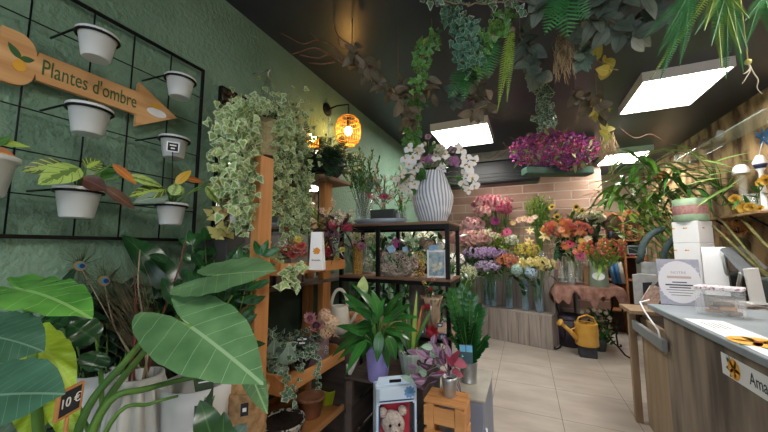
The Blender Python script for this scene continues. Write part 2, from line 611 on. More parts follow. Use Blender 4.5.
def head(kind, c1, c2=None, cc='#d8b23a'):
    c1, c2 = pale(c1, .12 if kind == 'bract' else .2), pale(c2 or c1, .12 if kind == 'bract' else .2)
    key = (kind, c1, c2, cc)
    if key in HEADS:
        return HEADS[key]
    mb = MB()
    mp = mat('petal_' + c1 + (c2 or ''), c1, c2 or c1, rough=.6, scale=14, spec=.3)
    mc = mat('flower_centre_' + cc, cc, rough=.7)
    ms = [mp, mc]
    if kind == 'gerbera':
        petals(mb, 18, .06, .44, .13, .12, 0, 0)
        petals(mb, 14, .06, .34, .12, .35, .02, 0)
        mb.ball((0, 0, .03), .11, 1, 10, 6, (1, 1, .5))
    elif kind == 'sunflower':
        petals(mb, 20, .18, .32, .13, .15, 0, 0, prof='lance', ns=4)
        petals(mb, 16, .18, .28, .12, .4, .02, 0, prof='lance', ns=4)
        mb.ball((0, 0, .02), .21, 1, 12, 6, (1, 1, .35))
    elif kind == 'carnation':
        for k, (n, L, e) in enumerate(((9, .46, .15), (8, .42, .5), (7, .36, .85), (5, .3, 1.2))):
            petals(mb, n, .03, L, .34, e, -.1 + .04 * k, .3, prof='wide', wave=.13, ns=3, off=k * .5)
    elif kind == 'rose':
        for k, (n, L, e, w) in enumerate(((6, .46, .35, .44), (5, .42, .7, .42), (5, .36, 1.0, .38), (4, .3, 1.25, .3), (3, .26, 1.45, .22))):
            petals(mb, n, .06 * (4 - k) / 4 + .02, L, w, e, -.12 + .05 * k, .9, prof='wide', ns=4, off=k * .4, fold=-.25)
        mb.ball((0, 0, .12), .1, 0, 8, 6)
    elif kind == 'mum':
        for k, (n, L, e) in enumerate(((16, .46, .05), (15, .42, .3), (13, .36, .6), (10, .28, .9), (7, .2, 1.2))):
            petals(mb, n, .04, L, .12, e, -.06 + .035 * k, .5, ns=3, off=k * .5, prof='strap')
    elif kind == 'daisy':
        petals(mb, 12, .1, .38, .17, .1, 0, 0, ns=2)
        mb.ball((0, 0, .03), .15, 1, 8, 6, (1, 1, .6))
    elif kind == 'lily':
        petals(mb, 3, .03, .6, .26, .5, 0, -.9, prof='lance', ns=5)
        petals(mb, 3, .03, .58, .2, .55, 0, -.9, prof='lance', ns=5, off=.5)
        for i in range(5):
            a = i * 1.256
            mb.tube([(0, 0, 0), (.08 * math.cos(a), .08 * math.sin(a), .3)], .012, 4, 1)
    elif kind == 'orchid':
        petals(mb, 3, .02, .46, .34, .15, 0, -.2, prof='ovate', ns=4, jit=.05)
        petals(mb, 2, .02, .48, .5, .2, .03, -.2, prof='ovate', ns=4, off=.25, jit=.02)
        mb.ball((0, 0, .06), .09, 1, 8, 6)
    elif kind == 'tulip':
        petals(mb, 3, .16, .62, .5, 1.25, -.3, .5, prof='ovate', ns=5, fold=-.35, jit=.05)
        petals(mb, 3, .14, .62, .5, 1.3, -.3, .5, prof='ovate', ns=5, off=.5, fold=-.35, jit=.05)
        mb.ball((0, 0, -.1), .24, 0, 10, 8, (1, 1, 1.1))
    elif kind == 'hydrangea':
        for i in range(46):
            z = 1 - (i + .5) / 46 * 1.5
            a = i * 2.4
            q = math.sqrt(max(0, 1 - z * z))
            d = V((q * math.cos(a), q * math.sin(a), z))
            M = basis(d)
            for k in range(4):
                b = k * PI / 2 + i
                rad = M @ V((math.cos(b), math.sin(b), .1))
                mb.leaf(d * .4, rad, d, .13, .12, 'ovate', 0, .1, 2)
    elif kind == 'cluster':       # ball of little florets
        for i in range(26):
            d = V((R.gauss(0, 1), R.gauss(0, 1), abs(R.gauss(0, .8)))).normalized()
            p = d * R.uniform(.25, .46)
            M = basis(d)
            for k in range(4):
                b = k * PI / 2 + i
                mb.leaf(p, M @ V((math.cos(b), math.sin(b), .5)), d, .13, .11, 'ovate', 0, .1, 2)
    elif kind == 'bract':         # papery bougainvillea bracts in threes
        for i in range(7):
            d = V((R.gauss(0, 1), R.gauss(0, 1), R.gauss(.4, .8))).normalized()
            p = d * .28
            M = basis(d)
            for k in range(3):
                b = k * 2.1 + i
                mb.leaf(p, M @ V((math.cos(b), math.sin(b), .7)), d, .3, .26, 'ovate', -.4, .15, 3)
            mb.ball(p + d * .1, .03, 1, 6, 4)
    elif kind == 'protea':
        petals(mb, 14, .1, .5, .16, .7, -.2, .5, prof='lance', ns=4)
        petals(mb, 12, .1, .42, .15, 1.0, -.15, .5, prof='lance', ns=4)
        mb.ball((0, 0, .05), .16, 1, 10, 8, (1, 1, 1.2))
    elif kind == 'bud':
        mb.ball((0, 0, 0), .32, 0, 8, 8, (.7, .7, 1.5))
    elif kind == 'spray':         # dry plume
        for i in range(30):
            z = R.random()
            a = R.random() * 6.3
            d = V((math.cos(a), math.sin(a), .9))
            mb.leaf((0, 0, z - .5), d, (0, 0, 1), .2, .07, 'lance', .4, .1, 2)
    me = mk('flower_head', mb, ms)
    HEADS[key] = me
    return me


def put_head(parent, p, d, size, kind, name='flower_head'):
    me = head(*kind) if isinstance(kind, tuple) else kind
    o = bpy.data.objects.new(name, me)
    COL.objects.link(o)
    o.parent = parent
    q = basis(d).to_quaternion() @ Quaternion((0, 0, 1), R.uniform(0, 6.28))
    o.rotation_mode = 'QUATERNION'
    o.rotation_quaternion = q
    o.location = V(p) - root(parent).location
    o.scale = (size,) * 3
    return o


def spread(cx, cy, rx, ry, n, rr=None):
    """n well spread points in an ellipse, best candidate"""
    pts = []
    for _ in range(n):
        best, bd = None, -1
        for _k in range(12):
            a, q = R.random() * 2 * PI, math.sqrt(R.random())
            p = (q * math.cos(a), q * math.sin(a))
            d = min([math.hypot(p[0] - o[0], p[1] - o[1]) for o in pts] or [9])
            if d > bd:
                best, bd = p, d
        pts.append(best)
    return [(cx + p[0] * rx, cy + p[1] * ry, p[0], p[1]) for p in pts]


def bunch(label, base, heads, cat='flowers', name='flower_bunch', group=None, leaf=None, nleaf=0, leafL=.12, leafW=.03, leafprof='lance', stem=.0035, stemmat=None, tie=.35, leafzone=(.45, .98)):
    """heads: (pos, dir, size, kind); stems gather at base"""
    base = V(base)
    t = thing(name, label, cat, base, group)
    st = MB()
    lf = MB()
    for i, (p, d, s, k) in enumerate(heads):
        p, d = V(p), V(d).normalized()
        if name == 'dried_bouquet':
            s *= 1.4
        b = base + rv(.015)
        b.z = base.z
        if len(heads) > 14 and i % 4:
            b = base.lerp(p, .72) + rv(.01)
        m = b.lerp(p, tie + .2) * .5 + (V((b.x * .7 + p.x * .3, b.y * .7 + p.y * .3, b.z * .35 + p.z * .65))) * .5
        e = p - d * s * .05
        pts = [b, m, e - V((0, 0, s * .1)), e]
        st.tube(pts, stem, 5)
        put_head(t, p, d, s, k)
    if leaf:
        for i in range(nleaf):
            p = V(R.choice(heads)[0])
            q = R.uniform(*leafzone)
            c = base.lerp(p, q) + rv(.02)
            d = (p - base).normalized() * .5 + rv(.9)
            lf.leaf(c, d, V((0, 0, 1)) + rv(.4), leafL * R.uniform(.7, 1.2), leafW, leafprof, droop=R.uniform(.2, .9), ns=4)
        part('foliage', lf, leaf, t)
    part('stems', st, stemmat or M_stem, t)
    return t


def dome(cx, cy, rx, ry, n, Y, size, kinds, depth=.15, outw=.8):
    """a dome of heads seen round a picture position, at room depth Y"""
    out = []
    c = at(cx, cy, Y=Y)
    for (x, y, u, w) in spread(cx, cy, rx, ry, n):
        k = math.sqrt(max(0, 1 - u * u - w * w))
        p = at(x, y, Y=Y - depth * k)
        d = RT * u * outw + V((0, 0, 1)) * (-w * outw + .25) + (EYE - p).normalized() * (k * .9 + .15)
        out.append((p, d, size * R.uniform(.88, 1.1), R.choice(kinds)))
    return out


def px(n, Y, x=500, y=240):
    return n * (at(x, y, Y=Y) - EYE).dot(FW) / F


def pot_profile(rt, rb, h, wall=.006, rim=.0):
    p = [(rb, 0), (rt - (rt - rb) * .12, h * .86)]
    if rim:
        p += [(rt + rim, h * .86), (rt + rim * 1.2, h * .93), (rt + rim, h)]
    else:
        p += [(rt, h)]
    return p + [(rt - wall, h), (rt - wall * 1.2, h * .86), (rb * .9, h * .8 if False else h * .82), (.0001, h * .82)]


def pot(parent, c, rt, rb, h, m, name='pot', rim=0, rip=None, soil=True, n=32, bands=None):
    mb = MB()
    c = V(c)
    pr = [(rb * .92, 0), (rb, .004), (rt - (rt - rb) * .14, h * .86)]
    if rim:
        pr += [(rt + rim * .7, h * .87), (rt + rim, h * .9), (rt + rim, h * .985), (rt + rim * .8, h)]
    else:
        pr += [(rt, h)]
    pr += [(rt - .006, h), (rt - .008, h * .8), (.0001, h * .8)]
    mb.lathe(pr, c, n, rip=rip)
    o = part(name, mb, m, parent)
    if soil:
        s = MB()
        s.lathe([(rt - .009, h * .8 + .002), (rt * .5, h * .86), (.0001, h * .87)], c, 20)
        part('soil', s, M_soil, parent)
    return o

# ================================================================== THE ROOM
WX, BY, RX, CZ = -1.5, 6.0, 2.0, 2.85
M_green = mat('green_stucco', '#688872', '#769681', rough=.7, scale=3, bump=1.0, bscale=48)
M_ceil = mat('dark_ceiling_paint', '#2d3139', '#373b45', rough=.34, scale=2.5, bump=.05, bscale=3)
M_cream = mat('cream_plaster', '#b9aa90', '#c9bda6', rough=.8, scale=3)
M_straw = mat('tan_bark_panel', '#5e442c', '#c8a678', rough=.9, scale=4, stretch=(1, 1.5, .8), bump=1.0, bscale=9, lo=.38, hi=.6, detail=12)


def floor_mat():
    m = mat('stone_floor_tile', '#a69b91', '#bcb2a8', rough=.32, scale=2.6, stretch=(1, 2.2, 1), lo=.3, hi=.7)
    N, L = nt(m)
    b = N['Principled BSDF']
    base = b.inputs['Base Color'].links[0].from_socket
    tc = N.new('ShaderNodeTexCoord')
    sp = N.new('ShaderNodeSeparateXYZ')
    L.new(tc.outputs['Object'], sp.inputs[0])
    fs = []
    for k, (o, s) in enumerate(((.343, .5705), (-3.157 + .622 * 10, .622))):
        v = math_node(N, L, 'ADD', sp.outputs[k], o + s * (10 if k == 0 else 0))
        v = math_node(N, L, 'DIVIDE', v, s)
        v = math_node(N, L, 'PINGPONG', v, .5)
        fs.append(math_node(N, L, 'LESS_THAN', v, .0045))
    f = math_node(N, L, 'MAXIMUM', fs[0], fs[1])
    L.new(mixc(N, L, f, base, lin('#6a625a')), b.inputs['Base Color'])
    return m


def brick_mat():
    m = bpy.data.materials.new('pink_brick')
    m.use_nodes = True
    N, L = nt(m)
    b = N['Principled BSDF']
    b.inputs['Roughness'].default_value = .85
    tc = N.new('ShaderNodeTexCoord')
    mp = N.new('ShaderNodeMapping')
    mp.inputs['Rotation'].default_value = (PI / 2, 0, 0)
    L.new(tc.outputs['Object'], mp.inputs[0])
    br = N.new('ShaderNodeTexBrick')
    br.inputs['Scale'].default_value = 1
    br.inputs['Brick Width'].default_value = .5
    br.inputs['Row Height'].default_value = .15
    br.inputs['Mortar Size'].default_value = .012
    br.inputs['Mortar Smooth'].default_value = .4
    br.inputs['Color1'].default_value = lin('#84533f')
    br.inputs['Color2'].default_value = lin('#a57f6c')
    br.inputs['Mortar'].default_value = lin('#b8a696')
    L.new(mp.outputs[0], br.inputs['Vector'])
    no = N.new('ShaderNodeTexNoise')
    no.inputs['Scale'].default_value = 6
    no.inputs['Detail'].default_value = 6
    L.new(tc.outputs['Object'], no.inputs['Vector'])
    f = math_node(N, L, 'MULTIPLY', no.outputs['Fac'], .7)
    L.new(mixc(N, L, f, br.outputs['Color'], lin('#b4a092')), b.inputs['Base Color'])
    bp = N.new('ShaderNodeBump')
    bp.inputs['Strength'].default_value = .5
    bp.inputs['Distance'].default_value = .02
    hgt = math_node(N, L, 'SUBTRACT', no.outputs['Fac'], br.outputs['Fac'])
    L.new(hgt, bp.inputs['Height'])
    L.new(bp.outputs[0], b.inputs['Normal'])
    return m


M_brick = brick_mat()
m = MB(); m.box((.3, 2.4, -.05), (3.8, 9.8, .1), bev=0); struct('floor', m, floor_mat())
m = MB(); m.box((.3, 2.4, CZ + .05), (3.8, 9.8, .1), bev=0); struct('ceiling', m, M_ceil)
m = MB(); m.box((WX - .05, 2.4, CZ / 2), (.1, 9.8, CZ), bev=0); struct('wall_left', m, M_green)
m = MB(); m.box((RX + .05, 2.4, CZ / 2), (.1, 9.8, CZ), bev=0); struct('wall_right', m, M_straw)
m = MB(); m.box((-.16, BY + .15, CZ / 2), (2.68, .3, CZ), bev=.01); struct('wall_back', m, M_brick)
m = MB(); m.box((1.6, 7.25, CZ / 2), (.9, .1, CZ), bev=0); struct('wall_niche', m, M_cream)
# concrete lintel under the ceiling
zl = at(490, 161, Y=4.7).z
m = MB(); m.box((-.31, 4.82, (zl + CZ) / 2), (2.38, .24, CZ - zl), bev=.008)
struct('trim_1', m, mat('raw_concrete', '#a2a09c', '#b4b2ae', rough=.85, scale=9, bump=.3))

# black air unit under the lintel
z0 = at(490, 184, Y=4.66).z
m = MB(); m.box((-.62, 4.8, (z0 + zl) / 2), (1.7, .28, zl - z0), bev=.03)
t = thing('air_unit', 'long black air curtain unit under the concrete lintel above the brick wall', 'air unit', (-.62, 4.8, z0))
part('housing', m, M_blackp, t)
for k in range(3):
    m = MB(); m.box((-.62, 4.658, z0 + .05 + .05 * k), (1.6, .012, .012), bev=.003)
    part('louvre', m, mat('dark_grey_plastic', '#2c3036', rough=.4), t)

# ------------------------------------------------------------------ ceiling light boxes
M_alu = mat('white_aluminium_frame', '#dcdcda', rough=.5)
M_panel = mat('lit_diffuser', '#fffaf2', rough=.5, emit=13)


def light_box(x0, x1, y0, y1, zb, label):
    c = V(((x0 + x1) / 2, (y0 + y1) / 2, CZ))
    t = thing('ceiling_light', label, 'light', c, 'white light boxes on the ceiling')
    fr = MB()
    w = .012
    h = CZ - zb
    for (cx, cy, dx, dy) in ((x0, c.y, w, y1 - y0), (x1, c.y, w, y1 - y0), (c.x, y0, x1 - x0 + w, w), (c.x, y1, x1 - x0 + w, w)):
        fr.box((cx, cy, zb + h / 2), (dx, dy, h), bev=.002)
    part('frame', fr, M_alu, t)
    d = MB()
    d.box((c.x, c.y, zb + .01), (x1 - x0 - w, y1 - y0 - w, .006), bev=0)
    part('diffuser', d, M_panel, t)


light_box(-.93, -.31, 3.36, 4.05, 2.76, 'square white light box above the striped vase bouquet')
light_box(.92, 1.46, 3.03, 3.72, 2.77, 'largest square white light box, beside the hanging ferns')
light_box(1.12, 1.66, 5.3, 5.95, 2.76, 'white light box partly hidden behind the palm leaves')
light_box(-.6, -.1, 5.1, 5.45, 2.77, 'added unseen light box behind the concrete beam, brightening the cut flowers')  # added out of sight to brighten the flowers at the back
light_box(1.3, 1.9, 1.2, 1.8, 2.77, 'added unseen light box on the ceiling above the near end of the counter')  # added out of view to lift the dim counter side
light_box(.35, 1.0, -.75, -.1, 2.77, 'added unseen light box on the ceiling just behind the viewer')  # added out of view to light the left wall from the upper right

# ------------------------------------------------------------------ daylight from the open shop front
w = bpy.data.worlds.new('street_daylight')
SC.world = w
w.use_nodes = True
w.node_tree.nodes['Background'].inputs[0].default_value = lin('#d6e2ee')
w.node_tree.nodes['Background'].inputs[1].default_value = 1.6
SC.view_settings.view_transform = 'Standard'
SC.view_settings.look = 'None'
SC.view_settings.gamma = 1
SC.view_settings.use_curve_mapping = False
SC.view_settings.exposure = 1.15

# ================================================================== LEFT WALL: PLANT RACK
# unseen shop front, added to block low daylight: low wall, piers, open window
m = MB()
m.box((.25, -2.45, .4), (3.7, .1, .8), bev=0); m.box((.25, -2.45, 2.75), (3.7, .1, .2), bev=0)
m.box((-1.4, -2.45, 1.42), (.4, .1, 2.84), bev=0); m.box((1.9, -2.45, 1.42), (.4, .1, 2.84), bev=0)
struct('wall_front_blocker', m, M_cream)
t = thing('wall_rack', 'black steel wall grid rack holding white plant pots', 'rack', (WX, .5, 1.48))
xr = WX + .03
zt, zb_, yl, yr_ = 2.35, 1.483, -.05, 1.0
for nm, a, b in (('top_bar', (xr, yl, zt), (xr, yr_, zt)), ('bottom_bar', (xr, yl, zb_), (xr, yr_, zb_)), ('side_bar', (xr, yl, zb_), (xr, yl, zt)), ('side_bar', (xr, yr_, zb_), (xr, yr_, zt))):
    m = MB()
    c = (V(a) + V(b)) / 2
    d = V(b) - V(a)
    m.box(c, (.013, max(.013, abs(d.y) + .013), max(.013, abs(d.z))), bev=.002)
    part(nm, m, M_black, t)
for y in [at(px_, 36, X=xr).y for px_ in (28, 93, 135, 173)]:
    m = MB(); m.tube([(xr, y, zb_), (xr, y, zt)], .003, 6); part('upright_rod', m, M_black, t)
for z in (2.2, 2.06, 1.9, 1.76, 1.62):
    m = MB(); m.tube([(xr + .006, yl, z), (xr + .006, yr_, z)], .0025, 6); part('cross_rod', m, M_black, t)

M_pot = mat('white_rack_pot', '#c3c8ca', '#cfd3d4', rough=.4, scale=4)
POTS = [(97, 47, .064, 'topmost white pot, left of the small one, above the arrow sign', 1), (180, 88, .063, 'small white pot at the top right of the rack, above the arrow tip', .9),
        (89, 121, .067, 'white pot hanging directly below the arrow sign lettering', 1), (174, 148, .061, 'small white pot with a black price card, under the arrow tip', .9),
        (78, 203, .069, 'white rack pot holding the larger prayer plant', 1), (171, 214, .063, 'small white rack pot holding the lower prayer plant', .9)]
xp = WX + .19
rack_pots = []
for (x, y, r, lb, k) in POTS:
    c = at(x, y, X=xp)
    r = r * .82
    h = r * 1.7
    b = c - V((0, 0, h * .5))
    t = thing('wall_pot', lb, 'plant pot', b, 'white pots hung on the rack')
    pot(t, b, r, r * .74, h, M_pot, 'body', rim=.006)
    rg = MB()
    zr = b.z + h * .86
    rg.tube([(c.x + (r + .004) * math.cos(a), c.y + (r + .004) * math.sin(a), zr) for a in [i * PI / 12 for i in range(24)]], .0045, 6, closed=True)
    for sg in (-1, 1):
        rg.tube([(c.x, c.y + sg * (r + .003), zr), (xr + .004, c.y + sg * (r + .012), zr + .004)], .0036, 5)
    part('holder_ring', rg, M_black, t)
    rack_pots.append((c, r, b.z + h, b))


def prayer_plant(px_c, leaves, label, i):
    c, r, z, b = rack_pots[i]
    base = V((c.x, c.y, z - .02))
    t = thing('prayer_plant', label, 'plant', base, 'prayer plants on the rack')
    st = MB()
    for (bx, by, tx, ty, w, ml, dx0, dx1) in leaves:
        P = at(bx, by, X=xp + dx0)
        T = at(tx, ty, X=xp + dx1)
        m = MB()
        D = T - P
        nrm = (EYE - P).normalized() + V((0, 0, .5))
        m.leaf(P, D, nrm, D.length * 1.1, w * 1.12, 'ovate', droop=.35, ns=10, wave=.02, fold=.12)
        part('leaf', m, ml, t)
        mid = base.lerp(P, .5) + V((0, 0, .015))
        st.tube([base, mid, P], .003, 5)
    part('stems', st, M_stem, t)


prayer_plant(0, [(80, 168, 45, 178, .062, L_prayerP, .05, .1), (66, 165, 26, 168, .05, L_prayer, .02, .02), (86, 168, 100, 160, .05, L_prayer, 0, .0),
                 (84, 180, 100, 168, .035, L_mid, .0, .02), (112, 164, 137, 182, .026, L_rust, .03, .05), (128, 176, 163, 184, .032, L_prayerP, .03, .05),
                 (82, 178, 106, 188, .05, leafmat('maroon_leaf', '#3a2018', '#5a3324', '#8a4a30', 'mid'), .05, .08), (102, 186, 137, 207, .036, leafmat('brown_leaf', '#4a3428', '#6a4c3c', '#a07a60', 'mid'), .05, .06), (96, 178, 118, 168, .03, L_mid, .0, .0)],
             'prayer plant with blotched pale leaves in the larger lower rack pot', 4)
prayer_plant(0, [(166, 190, 135, 192, .055, L_prayer, .02, .04), (168, 196, 140, 198, .045, L_grey, .03, .06), (172, 195, 178, 184, .04, L_prayerP, .05, .06), (182, 195, 176, 184, .03, L_prayerP, .05, .06),
                 (176, 184, 190, 170, .032, leafmat('yellow_orange_leaf', '#b8a02c', '#d8a83a', '#7a6a20', 'mid'), .03, .05), (186, 178, 203, 181, .025, L_rust, .03, .05),
                 (206, 186, 219, 202, .04, L_prayerP, .04, .06), (212, 180, 228, 182, .024, L_yel, .04, .05)],
             'prayer plant with orange leaves in the smaller lower rack pot', 5)
# a third one at the picture's edge
c = at(-22, 175, X=xp)
t = thing('wall_pot', 'white rack pot at the left picture edge below the arrow', 'plant pot', c - V((0, 0, .055)), 'white pots hung on the rack')
pot(t, c - V((0, 0, .055)), .067, .05, .11, M_pot, 'body', rim=.006)
t2 = thing('prayer_plant', 'prayer plant reaching into the picture at its left edge', 'plant', c + V((0, 0, .05)), 'prayer plants on the rack')
st = MB()
for (bx, by, tx, ty, w, ml) in ((-8, 140, 30, 147, .02, L_fernY), (-8, 150, 14, 156, .03, L_rust), (-10, 160, 18, 165, .03, L_prayerP), (-10, 146, 12, 136, .02, L_mid)):
    m = MB(); P = at(bx, by, X=xp); D = at(tx, ty, X=xp + .03) - P
    m.leaf(P, D, EYE - P, D.length, w, 'lance', droop=.3, ns=6)
    part('leaf', m, ml, t2)
    st.tube([c + V((0, 0, .05)), P], .003, 5)
part('stems', st, M_stem, t2)

# price card stuck in the small pot
c = rack_pots[3]
P = at(173, 147, X=xp + .06)
t = thing('price_card', 'small black price card on a stick in front of a rack pot', 'price card', P - V((0, 0, .1)), 'price cards')
d = (EYE - P); d.z = 0; d.normalize()
M = Matrix.Translation(P) @ basis(d).to_4x4()
m = MB(); m.box((0, 0, 0), (.036, .034, .003), bev=.0005, M=M); part('card', m, M_chalk, t)
fr = MB()
for (x, y, a, b) in ((0, .018, .04, .004), (0, -.018, .04, .004), (.019, 0, .004, .04), (-.019, 0, .004, .04)):
    fr.box((0, 0, 0), (a, b, .005), bev=.0005, M=M @ Matrix.Translation((x, y, 0)))
part('frame', fr, M_paper, t)
s = MB(); s.tube([P - V((0, 0, .018)), at(172, 184, X=xp + .05)], .002, 5); part('stick', s, M_black, t)
for k in range(2):
    m = MB(); m.box((0, 0, 0), (.022 - .008 * k, .005, .001), bev=0, M=M @ Matrix.Translation((0, .006 - .012 * k, .002))); part('chalk_mark', m, M_chalkw, t)

# ------------------------------------------------------------------ arrow sign
xs = WX + .05
y0, y1 = at(-6, 60, X=xs).y, at(176, 122, X=xs).y
ya = at(137, 100, X=xs).y          # where the head starts
yb = at(36, 60, X=xs).y            # right end of the round lobe
zc = 2.045
zs = lambda y, px_y: px_y
lobe_c = (y0 + yb) / 2
out = []
out += [(yb - .08, zc + .088), (yb - .045, zc + .088)]
for i in range(1, 7):
    a = PI / 2 - i * PI / 12
    out.append((yb - .045 + .045 * math.cos(a), zc + .028 + .06 * math.sin(a)))
out += [(yb + .004, zc + .048), (ya, zc + .048), (ya, zc + .092), (y1, zc + .0), (ya, zc - .098), (ya, zc - .048), (yb + .004, zc - .048)]
for i in range(0, 7):
    a = -i * PI / 12
    out.append((yb - .045 + .045 * math.cos(a), zc - .028 + .058 * math.sin(a)))
out += [(yb - .086, zc - .086)]
t = thing('arrow_sign', 'wooden arrow sign with green hand lettering on the wall rack', 'sign', (xs, (y0 + y1) / 2, zc))
m = MB()
m.poly([(xs - .012, y, z) for y, z in out], (.018, 0, 0))
part('board', m, woodmat('arrow_board', '#b98650', '#deb27c', axis=1), t)
M_gpaint = mat('green_paint', '#2f5c30', rough=.6)
xf = xs + .0075
text('lettering', "Plantes d'ombre", (xf, (yb + ya) / 2 + .004, zc), (0, 1, 0), (0, 0, 1), .078, M_gpaint, t, sx=(ya - yb - .02) / .50)
em = MB()
cy, cz = yb - .036, zc + .012
for (a, L, w) in ((2.2, .05, .02), (.4, .034, .02)):
    em.leaf((xf, cy, cz - .01), (0, math.cos(a), math.sin(a)), (1, 0, 0), L, w, 'ovate', 0, 0, 6)
part('painted_leaves', em, M_gpaint, t)
em = MB()
em.poly([(xf - .001, cy + .016 * math.cos(a), cz - .032 + .02 * math.sin(a)) for a in (PI * 1.05, PI * 1.3, PI * 1.5, PI * 1.7, PI * 1.95, PI * .3, PI * .5, PI * .7)], (.0014, 0, 0))
part('painted_pot', em, mat('yellow_paint', '#d8a22e', rough=.6), t)
em = MB()
cy2 = ya + .075
em.poly([(xf - .001, cy2 + .04 * math.cos(a), zc - .012 + .018 * math.sin(a)) for a in [i * PI / 9 for i in range(18)]], (.0015, 0, 0))
part('painted_daisy', em, mat('white_paint', '#dfe2e4', rough=.6), t)
em = MB()
em.poly([(xf - .001, cy2 - .004 + .018 * math.cos(a), zc + .018 + .012 * math.sin(a)) for a in [i * PI / 6 for i in range(12)]], (.0015, 0, 0))
part('painted_daisy_centre', em, MATS['yellow_paint'], t)

# ------------------------------------------------------------------ mirror
t = thing('wall_mirror', 'tall mirror on the green wall behind the hanging ivy', 'mirror', (WX, 1.58, 1.2))
my0, my1, mz0, mz1 = at(221, 86, X=WX + .015).y, 2.02, 1.18, at(221, 86, X=WX + .015).z
m = MB(); m.box((WX + .01, (my0 + my1) / 2, (mz0 + mz1) / 2), (.016, my1 - my0, mz1 - mz0), bev=.002)
part('glass', m, mat('mirror_glass', '#d5dad6', rough=.015, metal=1), t)
fr = MB()
for (y, z, a, b) in ((my0, (mz0 + mz1) / 2, .008, mz1 - mz0), (my1, (mz0 + mz1) / 2, .008, mz1 - mz0), ((my0 + my1) / 2, mz0, my1 - my0, .008), ((my0 + my1) / 2, mz1, my1 - my0, .008)):
    fr.box((WX + .012, y, z), (.022, a, b), bev=.001)
part('frame', fr, M_black, t)

# ------------------------------------------------------------------ rattan wall lamp
lc = V((-1.3, 2.16, 2.41))
t = thing('wall_lamp', 'round golden cage lamp on a black arm, lit, on the green wall', 'lamp', (WX, 2.15, 2.62))
m = MB(); m.lathe([(.0001, 0), (.055, 0), (.055, .015), (.03, .025), (.0001, .027)], (0, 0, 0), 20, M=Matrix.Translation((WX, 2.13, 2.62)) @ Matrix.Rotation(PI / 2, 4, 'Y'))
part('mount', m, M_black, t)
m = MB(); m.tube([(WX + .02, 2.13, 2.62), (WX + .1, 2.14, 2.64), (lc.x, lc.y, 2.64), (lc.x, lc.y, lc.z + .12)], .007, 8); part('arm', m, M_black, t)
sh = MB()
pr = [(.062, -.115), (.085, -.09), (.1, -.045), (.105, 0), (.1, .045), (.085, .09), (.062, .115)]
for j in range(26):
    a = 2 * PI * j / 26
    sh.tube([(lc.x + r * math.cos(a), lc.y + r * math.sin(a), lc.z + z) for r, z in pr], .0028, 4)
for (r, z, q) in ((.063, -.115, .005), (.063, .115, .005), (.1, -.055, .004), (.1, .055, .004), (.086, -.09, .004), (.086, .09, .004)):
    sh.tube([(lc.x + r * math.cos(a), lc.y + r * math.sin(a), lc.z + z) for a in [i * PI / 12 for i in range(24)]], q, 5, closed=True)
part('cage', sh, mat('golden_rattan', '#b5822e', '#d8a648', rough=.5, scale=30), t)
m = MB(); m.ball(lc, .03, 0, 12, 8, (1, 1, 1.25)); part('bulb', m, mat('lit_bulb', '#ffc46a', emit=75), t)
m = MB(); m.tube([lc + V((0, 0, .03)), lc + V((0, 0, .125))], .014, 10); part('socket', m, M_black, t)

# ================================================================== WOODEN DISPLAY STAND by the left wall
XF, XB = -1.0, -1.44
ZL = at(283.7, 398, X=XF).z       # underside of the lower tray's front edge
ZM = at(283.5, 276, X=XF).z
yA, yB = at(283.7, 398, X=XF).y, at(346, 359, X=XF).y
t = thing('display_stand', 'pine wood plant stand with two posts and slanted trays by the wall', 'stand', (-1.2, (yA + yB) / 2, 0))
XP = -1.3
pT = at(326, 181.5, X=XP)
for (x, yy, top, px_, wd) in ((258.5, at(258.5, 300, X=-1.08).y, 1.86, -1.08, .078), (325.5, at(325.5, 220, X=XP).y, pT.z - .013, XP, .09)):
    nm = 'post'
    m = MB(); m.box((px_, yy, top / 2), (.05, wd, top), bev=.004); part(nm, m, M_pine, t)
    m = MB(); m.box((-1.44, yy, .66), (.05, .07, 1.32), bev=.004); part('post', m, M_pine, t)


def tray(z, ya, yb, h, nm, x0=XB, x1=XF):
    m = MB()
    m.box(((x0 + x1) / 2, (ya + yb) / 2, z + .008), (x1 - x0 - .02, yb - ya - .02, .014), bev=.002)
    m.box((x1 - .009, (ya + yb) / 2, z + h / 2), (.018, yb - ya, h), bev=.003)
    m.box((x0 + .009, (ya + yb) / 2, z + h / 2), (.018, yb - ya, h), bev=.003)
    for y in (ya + .009, yb - .009):
        pts = [(x0 + .018, y - .009, z), (x1 - .018, y - .009, z), (x1 - .018, y - .009, z + h), (x1 - .06, y - .009, z + h * 1.35), (x0 + .018, y - .009, z + h * 1.35)]
        m.poly(pts, (0, .018, 0))
    part(nm, m, M_pineY, t)


tray(ZM, at(281, 276, X=XF).y, at(345, 266, X=XF).y, .055, 'tray')
tray(ZL, yA, yB, .062, 'tray')
ZB = at(312, 432, X=XF).z - .035
tray(ZB, at(262, 470, X=XF).y, at(346, 400, X=XF).y, .035, 'tray')
# plank on top of the far post
m = MB(); m.box((XP, pT.y, pT.z), (.22, .34, .026), bev=.01); part('top_plank', m, woodmat('worn_plank', '#8a6a50', '#ab8a6c', axis=1), t)
ZT = pT.z + .013
# dark green boards closing the wall behind the stand
m = MB(); m.box((WX + .012, 1.75, .6), (.02, 1.5, 1.12), bev=.002)
struct('trim_2', m, mat('dark_green_board', '#1e3428', '#253d30', rough=.6, scale=4))
# grey shelf along the wall behind the stand
zs_ = at(300, 281, X=-1.42).z
t = solo('wall_shelf', (lambda q: (q.box((-1.38, 1.62, zs_), (.22, 1.5, .022), bev=.003), q)[1])(MB()), mat('grey_shelf_board', '#5e5750', '#736a62', rough=.6, scale=8), 'long grey wall shelf behind the pine stand, under the mirror', 'shelf', (-1.38, 1.62, zs_))

